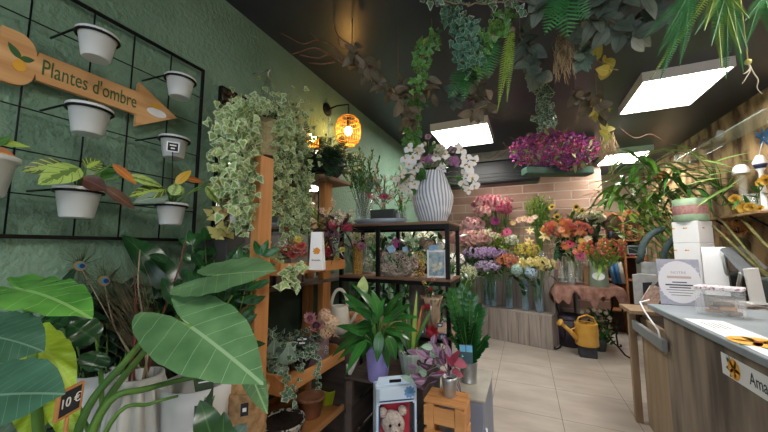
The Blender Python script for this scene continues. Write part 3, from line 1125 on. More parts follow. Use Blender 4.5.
# ================================================================== BLACK METAL SHELVING
SY0, SY1 = 1.98, 2.31
SX1 = at(447, 224, Y=SY0).x
SX0 = at(342, 226, Y=SY0).x
Z1 = at(443, 223, Y=SY0).z
Z2 = at(443, 281, Y=SY0).z
Z3 = at(443, 338, Y=SY0).z
t = thing('metal_shelving', 'black metal shelving unit with brown wooden boards below the striped vase', 'shelving', ((SX0 + SX1) / 2, (SY0 + SY1) / 2, 0))
xm = at(378, 260, Y=SY0).x
for (x, y) in ((SX0, SY0), (xm, SY0), (SX1, SY0), (SX0, SY1), (xm + .02, SY1), (SX1, SY1)):
    m = MB(); m.box((x, y, Z1 / 2), (.026, .026, Z1), bev=.002); part('leg', m, M_black, t)
for z, wd in ((Z1, .03), (Z2, .024), (Z3, .024)):
    m = MB()
    for y in (SY0, SY1):
        m.box(((SX0 + SX1) / 2, y, z - .02), (SX1 - SX0 + .026, .024, wd), bev=.002)
    for x in (SX0, SX1):
        m.box((x, (SY0 + SY1) / 2, z - .02), (.024, SY1 - SY0, wd), bev=.002)
    part('rail', m, M_black, t)
    m = MB(); m.box(((SX0 + SX1) / 2, (SY0 + SY1) / 2, z + .003), (SX1 - SX0 + .03, SY1 - SY0 + .03, .018), bev=.003); part('board', m, M_shelfwood, t)
ZS1, ZS2, ZS3 = Z1 + .012, Z2 + .012, Z3 + .012

# ================================================================== TIERED CRATE BENCH at the back
P1, P0 = at(553.5, 350.8, Z=0), at(462, 332.7, Z=0)
bd = (P1 - P0); bl = bd.length; bd.normalize()
bn = V((bd.y, -bd.x, 0))          # towards the viewer
brz = math.atan2(bd.y, bd.x)
ZT1 = at(553, 317, Y=P1.y).z
up1 = P1 - bn * .24
ZT2 = at(553, 271, Y=up1.y).z
t = thing('tiered_bench', 'two tier grey plank bench carrying the cut flowers at the back', 'bench', (P0 + P1) / 2)
for nm, off, dep, z0_, z1_ in (('lower_tier', 0, .24, 0, ZT1), ('upper_tier', .24, .26, 0, ZT2)):
    n = 9
    pl = MB()
    for k in range(n):
        c = P0.lerp(P1, (k + .5) / n) - bn * (off + .011)
        pl.box((c.x, c.y, (z0_ + z1_) / 2), (bl / n - .004, .022, z1_ - z0_), rz=brz, bev=.004)
    part(nm + '_front', pl, M_greywood, t)
    c = (P0 + P1) / 2 - bn * (off + dep / 2)
    m = MB(); m.box((c.x, c.y, z1_ + .011), (bl, dep - .002, .02), rz=brz, bev=.004)
    part(nm + '_top', m, woodmat('grey_plank_top', '#8b807a', '#a89d95', axis=0), t)
    for e, pp in ((0, P1), (1, P0)):
        c = pp - bn * (off + dep / 2 + .01) + bd * (-.012 if e == 0 else .012)
        m = MB(); m.box((c.x, c.y, (z0_ + z1_) / 2), (.02, dep - .03, z1_ - z0_ - .004), rz=brz, bev=.003)
        part(nm + '_side', m, M_greywood, t)
ZT1 += .021
ZT2 += .021

# ================================================================== LEFT: BIG LEAVES AND POTS
def stalk(parent, pts, r0, r1, m=M_stem, name='stalk'):
    """a smooth stalk through a few points"""
    P = [V(p) for p in pts]
    out = []
    k = len(P)
    for i in range(k - 1):
        p0, p1, p2, p3 = P[max(i - 1, 0)], P[i], P[i + 1], P[min(i + 2, k - 1)]
        for j in range(6):
            u = j / 6
            out.append(.5 * ((2 * p1) + (p2 - p0) * u + (2 * p0 - 5 * p1 + 4 * p2 - p3) * u * u + (3 * p1 - p0 - 3 * p2 + p3) * u ** 3))
    out.append(P[-1])
    n = len(out)
    mb = MB()
    mb.tube(out, [r0 + (r1 - r0) * i / (n - 1) for i in range(n)], 8)
    return part(name, mb, m, parent)


def flat_leaf(x0, y0, t0, x1, y1, t1, w_px, nrm, parent, m, name='leaf', **k):
    a, b = at(x0, y0, t=t0), at(x1, y1, t=t1)
    mb = MB()
    mb.heart(a, b, w_px * (t0 + t1) / 2 / F, nrm, **k)
    part(name, mb, m, parent)
    return a


toE = lambda x, y: (EYE - at(x, y, t=1)).normalized()
# low bench that carries the pots on the left
t = thing('plant_bench', 'low dark wooden bench under the potted plants at the left', 'bench', (-1.05, .62, 0))
m = MB(); m.box((-1.08, .5, .53), (.76, .7, .04), bev=.004); part('top', m, M_darkwood, t)
for x in (-1.42, -.75):
    for y in (.2, .8):
        m = MB(); m.box((x, y, .255), (.05, .05, .51), bev=.004); part('leg', m, M_darkwood, t)
ZBN = .55

# elephant ear: one plant, its stalks rise from a pot low at the left
b = at(62, 470, t=.78)
b = V((b.x, b.y, ZBN))
t = thing('elephant_ear_plant', 'elephant ear plant with a huge pale veined leaf and thick stalks', 'plant', b)
pot(t, b, .1, .075, .15, mat('dark_pot', '#2a2c2c', rough=.5), 'pot')
bt = b + V((0, 0, .14))
a = flat_leaf(191, 327, .80, 262, 377, .70, 86, toE(190, 330) * .9 + V((.1, -.1, .65)), t, L_ear, droop=.12, cup=.1, wave=.015)
stalk(t, [bt, at(80, 425, t=.76), at(125, 362, t=.82), at(165, 322, t=.86), a], .011, .006)
a = flat_leaf(218, 275, .95, 276, 268, .93, 84, V((.05, -.42, 1)), t, L_ear, droop=.05, cup=.05, wave=.01)
stalk(t, [bt + V((.02, .01, 0)), at(92, 428, t=.82), at(150, 345, t=.9), at(196, 300, t=.96), a], .011, .005)
a = flat_leaf(24, 290, .72, 90, 302, .66, 70, toE(24, 290) * .6 + V((0, .05, .8)), t, L_earB, droop=.18, cup=.05, wave=.02)
stalk(t, [bt + V((-.02, 0, 0)), at(36, 400, t=.74), at(30, 330, t=.74), a], .013, .006)
a = flat_leaf(250, 372, .92, 268, 415, .9, 22, toE(250, 380), t, L_ear, droop=.1)
stalk(t, [bt + V((.03, -.01, 0)), at(100, 415, t=.72), at(150, 388, t=.78), at(215, 374, t=.88), a], .01, .004)
stalk(t, [bt + V((.03, -.02, 0)), at(110, 424, t=.7), at(150, 404, t=.74), at(178, 396, t=.78)], .006, .003)
# dark foreground leaves on the left edge
b = at(-30, 500, t=.6)
t = thing('elephant_ear_plant', 'elephant ear plant with dull bluish leaves at the left picture edge', 'plant', V((b.x, b.y, 0)))
pot(t, V((b.x, b.y, 0)), .13, .1, .3, MATS['dark_pot'], 'pot')
bt = V((b.x, b.y, .28))
a = flat_leaf(-14, 396, .5, 62, 388, .52, 92, toE(0, 390) * .7 + V((0, 0, .7)), t, L_earD, droop=.15, cup=.08)
stalk(t, [bt, at(-30, 440, t=.55), a], .012, .006)
a = flat_leaf(-10, 336, .58, 44, 344, .6, 72, toE(0, 340) * .7 + V((0, .1, .6)), t, L_earD, droop=.25, cup=.1, wave=.03)
stalk(t, [bt, at(-26, 400, t=.6), a], .012, .006)
# lime leaf
b = at(40, 450, t=.72)
b = V((b.x - .02, b.y + .1, ZBN))
t = thing('lime_leaf_plant', 'plant with bright lime green wavy leaves behind the price slate', 'plant', b)
pot(t, b, .06, .045, .1, MATS['dark_pot'], 'pot')
for (x0, y0, x1, y1, w) in ((42, 350, 72, 388, 40), (38, 398, 30, 440, 36), (62, 400, 70, 440, 26), (30, 380, 22, 350, 20)):
    a = flat_leaf(x0, y0, .78, x1, y1, .74, w, toE(x0, y0) + V((.2, 0, .4)), t, L_lime, droop=.3, cup=.25, wave=.05)
    stalk(t, [b + V((0, 0, .09)), at(44, 430, t=.8), a], .006, .003)
# price slate 10 EUR
t0 = .66
A, B_, C_, D_ = [at(x, y, t=q) for x, y, q in ((52, 424, .64), (61, 392, .66), (86, 378, .72), (76, 412, .70))]
cen = (A + B_ + C_ + D_) / 4
xd = ((C_ - B_) + (D_ - A)).normalized()
yd = ((B_ - A) + (C_ - D_)).normalized()
zd = xd.cross(yd).normalized()
yd = zd.cross(xd)
M = Matrix((xd, yd, zd)).transposed().to_4x4()
M.translation = cen
W_, H_ = (C_ - B_).length * .98, (B_ - A).length * .95
t = thing('price_slate', 'chalkboard price slate reading 10 euro beside the lime leaves', 'price card', cen - V((0, 0, .2)), 'price cards')
m = MB(); m.box((0, 0, 0), (W_, H_, .004), bev=.001, M=M); part('slate', m, M_chalk, t)
m = MB()
for (x, y, a, b) in ((0, H_ / 2, W_ + .006, .005), (0, -H_ / 2, W_ + .006, .005), (W_ / 2, 0, .005, H_), (-W_ / 2, 0, .005, H_)):
    m.box((0, 0, 0), (a, b, .008), bev=.001, M=M @ Matrix.Translation((x, y, 0)))
part('frame', m, M_pine, t)
m = MB(); m.tube([cen - yd * H_ / 2, cen - V((.01, 0, .2))], .004, 6); part('stick', m, M_pine, t)
text('lettering', '10 €', cen + zd * .003, xd, yd, H_ * .5, M_chalkw, t)
# jagged dark leaves at the bottom
b = at(225, 455, t=.72)
t = thing('rough_leaf_plant', 'dark green rough leaf at the bottom edge below the white pot', 'plant', V((b.x, b.y, ZBN)))
st = MB()
for (x0, y0, x1, y1, w) in ((214, 445, 200, 400, .06), (226, 450, 246, 424, .05), (222, 452, 224, 412, .045)):
    m = MB()
    P, T_ = at(x0, y0, t=.72), at(x1, y1, t=.74)
    m.leaf(P, T_ - P, toE(x0, y0), (T_ - P).length, w, 'ovate', .2, .1, 10, wave=.05)
    part('leaf', m, L_dark, t)
    st.tube([V((b.x, b.y, ZBN)), P], .004, 5)
part('stems', st, M_stem, t)


# fluted white vase with twigs
c = at(141, 374, t=1.0)
hh = c.z - ZBN
cb = V((c.x, c.y, ZBN))
t = thing('fluted_vase', 'tall white vase with deep vertical flutes holding dark stems', 'vase', cb)
m = MB()
rt = 26 / F
m.lathe([(rt * .72, 0), (rt * .9, hh * .1), (rt * 1.0, hh * .2), (rt * 1.08, hh * .35), (rt * 1.12, hh * .5), (rt * 1.1, hh * .65), (rt * 1.02, hh * .8), (rt * .88, hh * .92), (rt * .78, hh * .97), (rt * .76, hh), (rt * .66, hh), (rt * .68, hh * .9), (.0001, hh * .88)], cb, 140,
        rip=lambda a, z: 1 - (.34 * (1 - abs(math.sin(6 * a + z * 4))) if .02 < z < hh * .96 else 0))
part('body', m, mat('chalky_white_ceramic', '#bfc2c0', '#d0d2d0', rough=.65, scale=6), t)
t2 = thing('twig_bundle', 'dark red and tan twigs rising from the fluted white vase', 'twigs', cb + V((0, 0, hh * .9)))
M_redtw = mat('red_twig', '#5a2620', '#6e3428', rough=.6)
M_tantw = mat('tan_twig', '#7d705a', '#988a70', rough=.7)
for (x, y, tt, mm) in ((134, 276, 1.12, M_redtw), (185, 240, 1.25, M_redtw), (140, 250, 1.15, M_tantw), (150, 320, 1.02, M_tantw), (134, 300, 1.05, M_redtw)):
    p0 = cb + V((R.uniform(-.03, .03), R.uniform(-.03, .03), hh * .9))
    p1 = at(x, y, t=tt)
    stalk(t2, [p0, p0.lerp(p1, .4) + V((R.uniform(-.02, .02), 0, .02)), p0.lerp(p1, .75) + rv(.015), p1], .004, .002, mm, 'twig')
# peacock feathers
P_eye = [('#0f2e6a', .35), ('#2a66a0', .5), ('#8a6a3a', .85), ('#5a7a3a', 1.0)]
t = thing('peacock_feathers', 'two peacock feathers with blue eyes among dark grasses', 'feathers', cb + V((-.04, .05, hh * .9)))
for (x, y) in ((80, 266), (104, 281)):
    p = at(x, y, t=1.08)
    n = (EYE - p).normalized()
    dv = (RT * -.5 + UP * .6).normalized()
    stalk(t, [cb + V((-.04, .05, hh * .9)), at(116, 330, t=1.08), p], .003, .0015, M_tantw, 'quill')
    bb = MB()
    for i in range(70):
        a = R.uniform(0, 6.283)
        d = RT * math.cos(a) + UP * math.sin(a)
        o = p - n * .004 + d * R.uniform(.0, .02)
        e = o + d * R.uniform(.04, .085) + V((0, 0, -.01))
        bb.tube([o, o.lerp(e, .5) + rv(.004), e], [.0009, .0007, .0003], 3)
    part('barbs', bb, mat('feather_barbs', '#3a4a2c', '#5a6240', rough=.5, scale=40), t)
    for k, (cc, sz) in enumerate((('#8a7048', .022), ('#2f7f9c', .014), ('#14235a', .010))):
        e = MB()
        o = p + n * .001 * (k + 1) + (RT * .004 * k)
        e.poly([o + RT * (sz * math.cos(a)) + UP * (sz * .8 * math.sin(a)) for a in [i * PI / 8 for i in range(16)]], n * .001)
        part('eye_spot', e, mat('feather_' + cc, cc, rough=.35), t)
# fine dry grass beside the feathers
t = thing('dry_grass_bundle', 'bundle of fine dull dry grass in the dark corner by the feathers', 'grasses', cb + V((-.03, .08, hh * .9)))
g = MB()
for i in range(150):
    e = at(R.gauss(115, 18), R.gauss(295, 22), t=R.uniform(1.05, 1.2))
    b0 = cb + V((-.03, .08, hh * .9)) + rv(.02)
    g.tube([b0, b0.lerp(e, .6) + rv(.02) + V((0, 0, .03)), e], [.0012, .0009, .0004], 3)
o = part('blades', g, mat('dry_grass', '#4a4432', '#6a6046', rough=.8, scale=30), t)

# half hidden small white pot with an oval label
c = at(97, 372, t=1.08)
t = thing('plant_pot', 'small white pot half hidden behind the thick stalks at the left', 'plant pot', V((c.x, c.y, ZBN)))
pot(t, V((c.x, c.y, ZBN)), .055, .045, c.z - ZBN, M_white, 'body')
P = at(80, 357, t=1.1)
t = thing('plant_label', 'oval pale label on a dark card among the dark leaves at the left', 'plant label', P - V((0, 0, .06)), 'plant labels')
dn = (EYE - P).normalized(); M = Matrix.Translation(P) @ basis(dn).to_4x4()
m = MB(); m.box((0, 0, 0), (.075, .055, .002), bev=.0005, M=M); part('card', m, M_chalk, t)
m = MB(); m.poly([M @ V((.028 * math.cos(a), .018 * math.sin(a), .001)) for a in [i * PI / 8 for i in range(16)]], dn * .001); part('oval', m, MATS['white_rack_pot'], t)
m = MB(); m.tube([P - V((0, 0, .02)), P - V((0, 0, .2))], .002, 4); part('stick', m, M_black, t)
# big white planter, its green label card and dark plant
c = at(198, 380, t=1.06)
rt = 31 * 1.06 / F
cb2 = V((c.x, c.y, ZBN))
t = thing('potted_plant', 'dark glossy plant in the wide plain white planter', 'plant', cb2)
pot(t, cb2, rt, rt * .8, c.z - ZBN, M_white, 'pot', n=40)
lf = MB(); st = MB()
for i in range(34):
    x, y = R.uniform(150, 235), R.uniform(262, 360)
    p = at(x, y, t=R.uniform(1.1, 1.3))
    d = (p - cb2 - V((0, 0, .5))).normalized() + rv(.6) + V((0, 0, .2))
    lf.leaf(p, d, V((0, -.3, 1)) + rv(.3), R.uniform(.08, .15), R.uniform(.035, .06), 'ovate', R.uniform(.3, 1), .15, 6)
    if i % 3 == 0:
        st.tube([c - V((0, 0, .05)), c.lerp(p, .5) + V((0, 0, .05)), p], .004, 5)
part('foliage', lf, L_dark, t)
part('stems', st, M_stem, t)
A = at(204, 399, t=.98)
t = thing('plant_label', 'green plant label card stuck in the white planter', 'plant label', A - V((0, 0, .06)), 'plant labels')
dn = (EYE - A).normalized(); dn.z = 0.15; dn.normalize()
M = Matrix.Translation(A) @ basis(dn).to_4x4()
m = MB(); m.box((0, 0, 0), (.05, .13, .002), bev=.0005, M=M); part('card', m, mat('dark_green_card', '#2a3a2c', '#40583c', rough=.5, scale=30), t)
m = MB()
for a in (-.6, 0, .6):
    m.leaf(A + dn * .0016 + V((0, 0, -.045)), V((0, 0, 1)) + dn.cross(V((0, 0, 1))) * a, dn, .06, .02, 'lance', 0, 0, 5)
part('printed_leaf', m, mat('print_green', '#5c9648', rough=.5), t)
m = MB(); m.box((0, 0, 0), (.036, .004, .0006), bev=0, M=M @ Matrix.Translation((0, .05, .0014))); part('text_line', m, M_paper, t)

# tall lobed dark leaf and other dark plants against the wall
b = V((-1.28, .62, ZBN))
t = thing('philodendron', 'dark glossy plant with one tall wavy lobed leaf against the wall', 'plant', b)
pot(t, b, .09, .07, .16, MATS['dark_pot'], 'pot')
for (x0, y0, x1, y1, w, tt) in ((176, 285, 124, 231, .1, 1.22), (150, 300, 108, 312, .09, 1.2), (160, 310, 190, 285, .08, 1.2), (152, 320, 120, 330, .08, 1.15), (96, 340, 70, 322, .09, 1.0), (100, 352, 88, 372, .08, .98), (40, 320, 62, 322, .09, .95)):
    m = MB()
    P, T_ = at(x0, y0, t=tt), at(x1, y1, t=tt - .03)
    m.leaf(P, T_ - P, toE(x0, y0) + V((0, 0, .5)), (T_ - P).length * 1.03, w, 'strap', .3, .15, 14, wave=.09)
    part('leaf', m, L_dark, t)
    stalk(t, [b + V((0, 0, .14)), b.lerp(P, .6) + V((0, 0, .1)), P], .006, .003)
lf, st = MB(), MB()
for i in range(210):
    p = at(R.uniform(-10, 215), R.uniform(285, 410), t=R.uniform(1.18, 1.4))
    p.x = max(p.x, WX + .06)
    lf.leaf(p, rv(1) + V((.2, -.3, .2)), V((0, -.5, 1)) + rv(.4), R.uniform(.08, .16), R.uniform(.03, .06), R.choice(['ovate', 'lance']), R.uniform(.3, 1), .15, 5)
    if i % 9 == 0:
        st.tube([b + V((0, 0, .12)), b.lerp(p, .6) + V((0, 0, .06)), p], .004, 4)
part('dark_fill_leaves', lf, leafmat('deep_shade_leaf', '#10261a', '#1f3a26', '#2e4c34', 'mid', rough=.3), t)  # near-black leaves added as filler; their colour stands in for the corner's shade
part('dark_fill_stems', st, M_stem, t)
ZZM = leafmat('zz_leaf', '#1c4424', '#316a32', '#4a8a44', 'mid', rough=.22)


def zz_plant(t, base, tips, n=9, L=.05, W=.028, m=ZZM):
    for tip in tips:
        tip = V(tip)
        mb, st = MB(), MB()
        c0 = base
        mid = c0.lerp(tip, .5) + V((0, 0, .06 * (tip - c0).length))
        pts = []
        for i in range(n + 1):
            u = i / n
            pts.append(c0 * (1 - u) ** 2 + mid * 2 * u * (1 - u) + tip * u * u)
        for i in range(2, n + 1):
            d = (pts[i] - pts[i - 1]).normalized()
            s_ = d.cross(V((0, 0, 1)) + (EYE - pts[i]).normalized() * .7).normalized()
            for sg in (-1, 1):
                mb.leaf(pts[i], d * .8 + s_ * sg, s_.cross(d) * 1, L * R.uniform(.8, 1.15), W, 'ovate', .4, .2, 4)
        mb.leaf(pts[-1], d, s_.cross(d), L, W, 'ovate', .3, .2, 4)
        st.tube(pts, [.005 * (1 - .6 * i / n) for i in range(n + 1)], 6)
        o = part('frond', mb, m, t)
        part('stalk', st, M_stem, o)


b = V((-1.2, .95, .55))
t = thing('zz_plant', 'zz plant with glossy leaflets in the dark beside the pine post', 'plant', b)
pot(t, b, .08, .06, .14, MATS['dark_pot'], 'pot')
zz_plant(t, b + V((0, 0, .13)), [at(x, y, t=q) for x, y, q in ((205, 240, 1.5), (214, 255, 1.5), (192, 245, 1.4), (262, 256, 1.32), (245, 290, 1.3), (225, 300, 1.35), (238, 262, 1.4))], n=10, L=.075, W=.035)

# woven basket planter
c = at(247, 386, t=1.14)
rt = 20 * 1.14 / F
cb = V((c.x, c.y, .55))
t = thing('basket_planter', 'woven straw basket planter with a small black price tag', 'basket', cb)
hh = c.z - .55
m = MB()
n = 22
pr = [(rt * .8, 0)] + [(rt * (.82 + .2 * i / n) + (.004 if i % 2 else 0), hh * (i + .5) / n) for i in range(n)] + [(rt * 1.02, hh), (rt * .94, hh), (rt * .9, hh * .85), (.0001, hh * .84)]
m.lathe(pr, cb, 60, rip=lambda a, z: 1 + .018 * math.sin(a * 30 + (int(z / hh * n) % 2) * PI))
part('body', m, mat('woven_straw', '#8f6f48', '#b8946a', rough=.8, scale=40, bump=.5), t)
s = MB(); s.lathe([(rt * .9, hh * .86), (.0001, hh * .88)], cb, 20); part('soil', s, M_soil, t)
p = at(244.5, 408, t=1.05)
d = (EYE - p); d.z = 0; d.normalize()
m = MB(); m.box((0, 0, 0), (.024, .04, .002), bev=.0005, M=Matrix.Translation(p + d * .012) @ basis(d).to_4x4()); o = part('price_tag', m, M_chalk, t)
m = MB(); m.box((0, 0, 0), (.012, .012, .001), bev=0, M=Matrix.Translation(p + d * .0135) @ basis(d).to_4x4()); part('tag_print', m, M_paper, o)

# ================================================================== POTS ON THE STAND'S LOWEST TRAY
zb = ZB + .016
c = at(283, 419, t=1.55)
rt = 22 * 1.55 / F
t = thing('patterned_pot', 'black and white patterned empty pot on the lowest tray', 'plant pot', V((c.x, c.y, zb)))
mp = mat('scroll_pattern_ceramic', '#22211f', '#c8c4ba', rough=.6, scale=55, lo=.47, hi=.5, detail=1)
pot(t, V((c.x, c.y, zb)), rt, rt * .82, c.z - zb, mp, 'body', rim=.0, soil=True, n=40)  # soil put into this empty pot only to darken its inside
c = at(311, 395, t=1.74)
rt = 13.5 * 1.74 / F
t = thing('terracotta_pot', 'brown terracotta pot on the lowest tray in front of the lime pot', 'plant pot', V((c.x, c.y, zb)))
pot(t, V((c.x, c.y, zb)), rt, rt * .72, c.z - zb, mat('terracotta', '#8a5c40', '#a67455', rough=.8, scale=10), 'body', rim=.002, soil=False)
c = at(328, 388, t=1.88)
rt = 10 * 1.88 / F
t = thing('lime_pot', 'bright lime green empty pot on the lowest tray', 'plant pot', V((c.x, c.y, zb)))
pot(t, V((c.x, c.y, zb)), rt, rt * .7, c.z - zb, mat('lime_glaze', '#9bb01e', '#aabf2a', rough=.35), 'body', soil=False)

# ================================================================== LOWER TRAY
zl = ZL + .016
yl0, yl1 = yA + .05, yB - .04


def ivy_plant(label, base, ext, n, size, m, trail=(), nst=6, potm=None, pr=.05, ph=.08, cat='plant', name='ivy_plant', drop=.0, group=None):
    base = V(base)
    t = thing(name, label, cat, base, group)
    if potm:
        pot(t, base, pr, pr * .75, ph, potm, 'pot')
    top = base + V((0, 0, ph if potm else 0))
    lf, st = MB(), MB()
    for i in range(n):
        u = V((R.gauss(0, .5), R.gauss(0, .5), R.gauss(.1, .5)))
        if u.length > 1.2:
            u *= 1.2 / u.length
        p = top + V((u.x * ext[0], u.y * ext[1], u.z * ext[2] + ext[2] * .7))
        d = u.normalized() + rv(.7) + V((0, 0, -.3))
        lf.ivyleaf(p, d, V((0, -.5, .8)) + u * .6 + rv(.3), size * R.uniform(.6, 1.25))
        if i % 4 == 0:
            st.tube([top + rv(.01), top.lerp(p, .6) + V((0, 0, .015)), p], .0014, 4)
    for pts in trail:
        q = [V(a) for a in pts]
        seg = []
        for i in range(len(q) - 1):
            for k in range(4):
                seg.append(q[i].lerp(q[i + 1], k / 4) + rv(.006))
        seg.append(q[-1])
        st.tube(seg, .0014, 4)
        for s_ in seg:
            for k in range(2):
                lf.ivyleaf(s_ + rv(.01), rv(1) + V((0, 0, -.5)), (EYE - s_).normalized() + rv(.5), size * R.uniform(.6, 1.15))
    part('foliage', lf, m, t)
    part('stems', st, M_stem, t)
    return t


yy = lambda q: yl0 + (yl1 - yl0) * q
ivy_plant('small dark ivy with silvery leaves in the lower tray, nearest the post', (-1.2, yy(.12), zl), (.13, .11, .08), 330, .03, L_ivyD, [[at(284, 372, t=1.38), at(287, 385, t=1.35), at(288, 400, t=1.34)]], potm=MATS['dark_pot'], pr=.05, ph=.07)
ivy_plant('small trailing ivy in the middle of the lower tray', (-1.12, yy(.5), zl), (.11, .12, .07), 300, .027, L_ivyD, [[at(318, 362, t=1.6), at(317, 375, t=1.55), at(318, 388, t=1.54)], [at(300, 372, t=1.5), at(294, 388, t=1.42), at(295, 402, t=1.42)]], potm=MATS['dark_pot'], pr=.05, ph=.07)
t = thing('grey_leaf_plant', 'plant with large pale grey green arrowhead leaves in the lower tray', 'plant', (-1.26, yy(.28), zl))
pot(t, (-1.26, yy(.28), zl), .045, .035, .07, MATS['dark_pot'], 'pot')
for (x, y, w) in ((273, 352, 26), (287, 358, 24), (280, 366, 20), (268, 366, 18)):
    a = at(x, y + 7, t=1.5); e = at(x + 2, y - 13, t=1.5)
    m = MB(); m.leaf(a, e - a, toE(x, y) + V((.3 * R.uniform(-1, 1), 0, .2)), (e - a).length, w * .7 * 1.5 / F, 'lance', .15, .2, 8); part('leaf', m, L_grey, t)
    stalk(t, [V((-1.26, yy(.28), zl + .06)), a], .003, .002)
for k, (x, y, lb, tt) in enumerate(((302, 341, 'black price slate on a clip above the lower tray ivy', 1.62), (291, 347, 'small pale plant label above the lower tray ivy', 1.55))):
    P = at(x, y, t=tt)
    d = (EYE - P); d.z = 0; d.normalize()
    M = Matrix.Translation(P) @ basis(d).to_4x4()
    t = thing('price_slate' if k == 0 else 'plant_label', lb, 'price card' if k == 0 else 'plant label', P - V((0, 0, .1)), 'price cards' if k == 0 else 'plant labels')
    m = MB(); m.box((0, 0, 0), (.075 if k == 0 else .045, .05, .003), bev=.001, M=M); part('card', m, M_chalk if k == 0 else L_grey, t)
    m = MB(); m.tube([P - V((0, 0, .02)), P - V((0, 0, .12))], .002, 5); part('stick', m, M_black, t)
    if k == 0:
        for q in range(2):
            m = MB(); m.box((0, 0, 0), (.045 - .015 * q, .008, .001), bev=0, M=M @ Matrix.Translation((0, .009 - .019 * q, .002))); part('chalk_mark', m, M_chalkw, t)
# mauve box with protea bouquet
c = at(317, 362, t=1.72)
bx = V((c.x - .02, min(c.y, yl1 - .03), zl))
t = solo('mauve_planter_box', (lambda q: (q.box(bx + V((0, 0, .07)), (.13, .11, .14), bev=.008), q)[1])(MB()), mat('mauve_paper', '#7a6468', '#8d767a', rough=.7), 'square mauve planter box under the pink protea bouquet', 'box', bx)
hs = []
for (x, y, s, k) in ((316, 326, .085, ('protea', '#c98a86', '#d8a49c', '#4a2c3c')), (310, 319, .07, ('protea', '#b8707a', '#cc8f90', '#6a3a48')), (331, 323, .07, ('hydrangea', '#c9a27a', '#d8b48c')), (326, 332, .06, ('hydrangea', '#b98f6e', '#cca37e')), (325, 315, .06, ('hydrangea', '#d0ab84', '#c08f78')), (334, 333, .045, ('spray', '#b98a68', '#c89c7c'))):
    p = at(x, y, t=1.66)
    hs.append((p, (EYE - p).normalized() + V((0, 0, .6)), s, k))
bunch('dried bouquet with pink protea and tan hydrangea above the mauve box', bx + V((0, 0, .141)), hs, 'bouquet', 'dried_bouquet', leaf=leafmat('dusty_pink_leaf', '#8a5a54', '#a87a6c', '#c09a88', 'mid'), nleaf=14, leafL=.06, leafW=.016)

# ================================================================== MIDDLE TRAY
zm = ZM + .016
ym0, ym1 = at(281, 276, X=XF).y, at(345, 266, X=XF).y
ymf = lambda q: ym0 + (ym1 - ym0) * q
ivy_plant('variegated ivy with red berries on the middle tray, trailing over its edge', (-1.17, ymf(.22), zm), (.1, .12, .05), 90, .036, L_ivy,
          [[at(286, 270, t=1.34), at(287, 280, t=1.3), at(283, 286, t=1.3)], [at(293, 270, t=1.36), at(294, 284, t=1.32), at(296, 287, t=1.32)], [at(290, 272, t=1.36), at(299, 268, t=1.34), at(303, 266, t=1.34)]], potm=MATS['dark_pot'], pr=.045, ph=.05)
hs = []
for (x, y, s, k) in ((287, 250, .05, ('carnation', '#b3443c', '#8f2c2c')), (293, 254, .05, ('carnation', '#a83a3a', '#c0584a')), (301, 246, .045, ('carnation', '#c0433c', '#d26a58')), (298, 240, .04, ('mum', '#c9b83a', '#d8cc5c')), (291, 245, .04, ('cluster', '#b8763c', '#8a4a2c')), (282, 244, .045, ('cluster', '#a8ac98', '#c4c8b4')), (303, 253, .04, ('cluster', '#a03434', '#8a2a2a')), (281, 252, .045, ('cluster', '#9c5048', '#b06a5a'))):
    p = at(x, y, t=1.56)
    hs.append((p, (EYE - p).normalized() + V((0, 0, .8)), s, k))
bunch('small red and grey dried flower arrangement on the middle tray', (-1.24, ymf(.3), zm), hs, 'bouquet', 'dried_bouquet', leaf=L_mid, nleaf=16, leafL=.05, leafW=.014)
# gift bag with flower print
A, B_, C_, D_ = at(309, 259, t=1.55), at(323, 257, t=1.55), at(320, 232, t=1.57), at(309, 232, t=1.57)
c = (A + B_) / 2
c = V((c.x, c.y, zm))
t = thing('gift_bag', 'white tapered paper bag with an orange flower print on the middle tray', 'bag', c)
xd = (B_ - A); xd.z = 0; wb = xd.length; xd.normalize()
yd = V((-xd.y, xd.x, 0))
wt, hb = wb * .78, (D_.z - zm)
dp = .07
m = MB()
vs = [c + xd * (sx * (wb if z == 0 else wt) / 2) + yd * (0 if sy == 0 else (dp if z == 0 else dp * .7)) + yd * (0 if z == 0 else dp * .0) + V((0, 0, hb * z)) for z in (0, 1) for sy in (0, 1) for sx in (-1, 1)]
m.add(vs, [(0, 1, 5, 4), (1, 3, 7, 5), (3, 2, 6, 7), (2, 0, 4, 6), (4, 5, 7, 6), (0, 2, 3, 1)], 0, smooth=False)
part('body', m, M_paper, t)
m = MB()
oc = c + V((0, 0, hb * .5)) - yd * .0015 + xd * .004
for i in range(5):
    a = i * 1.257 + .3
    m.leaf(oc, xd * math.cos(a) + V((0, 0, 1)) * math.sin(a), -yd, .017, .017, 'petal', 0, 0, 4)
part('printed_flower', m, mat('orange_print', '#e0942c', rough=.6), t)
m = MB()
for a in (2.6, 3.3, 3.9):
    m.leaf(oc + yd * .0006, xd * math.cos(a) + V((0, 0, 1)) * math.sin(a), -yd, .022, .01, 'ovate', 0, 0, 4)
part('printed_leaves', m, mat('teal_print', '#3c6a62', rough=.6), t)
text('lettering', 'Amaryllis', c + V((0, 0, hb * .26)) - yd * .001, xd, (0, 0, 1), .012, M_black, t)
solo('wrapped_box', (lambda q: (q.box(c - xd * (wb / 2 + .035) + yd * .04 + V((0, 0, hb * .46)), (.05, .06, hb * .92), rz=math.atan2(xd.y, xd.x), bev=.002), q)[1])(MB()), mat('olive_grey_paper', '#6d6d5c', '#7c7c6a', rough=.7), 'olive grey box beside the white printed bag', 'box', c - xd * (wb / 2 + .035) + yd * .04)
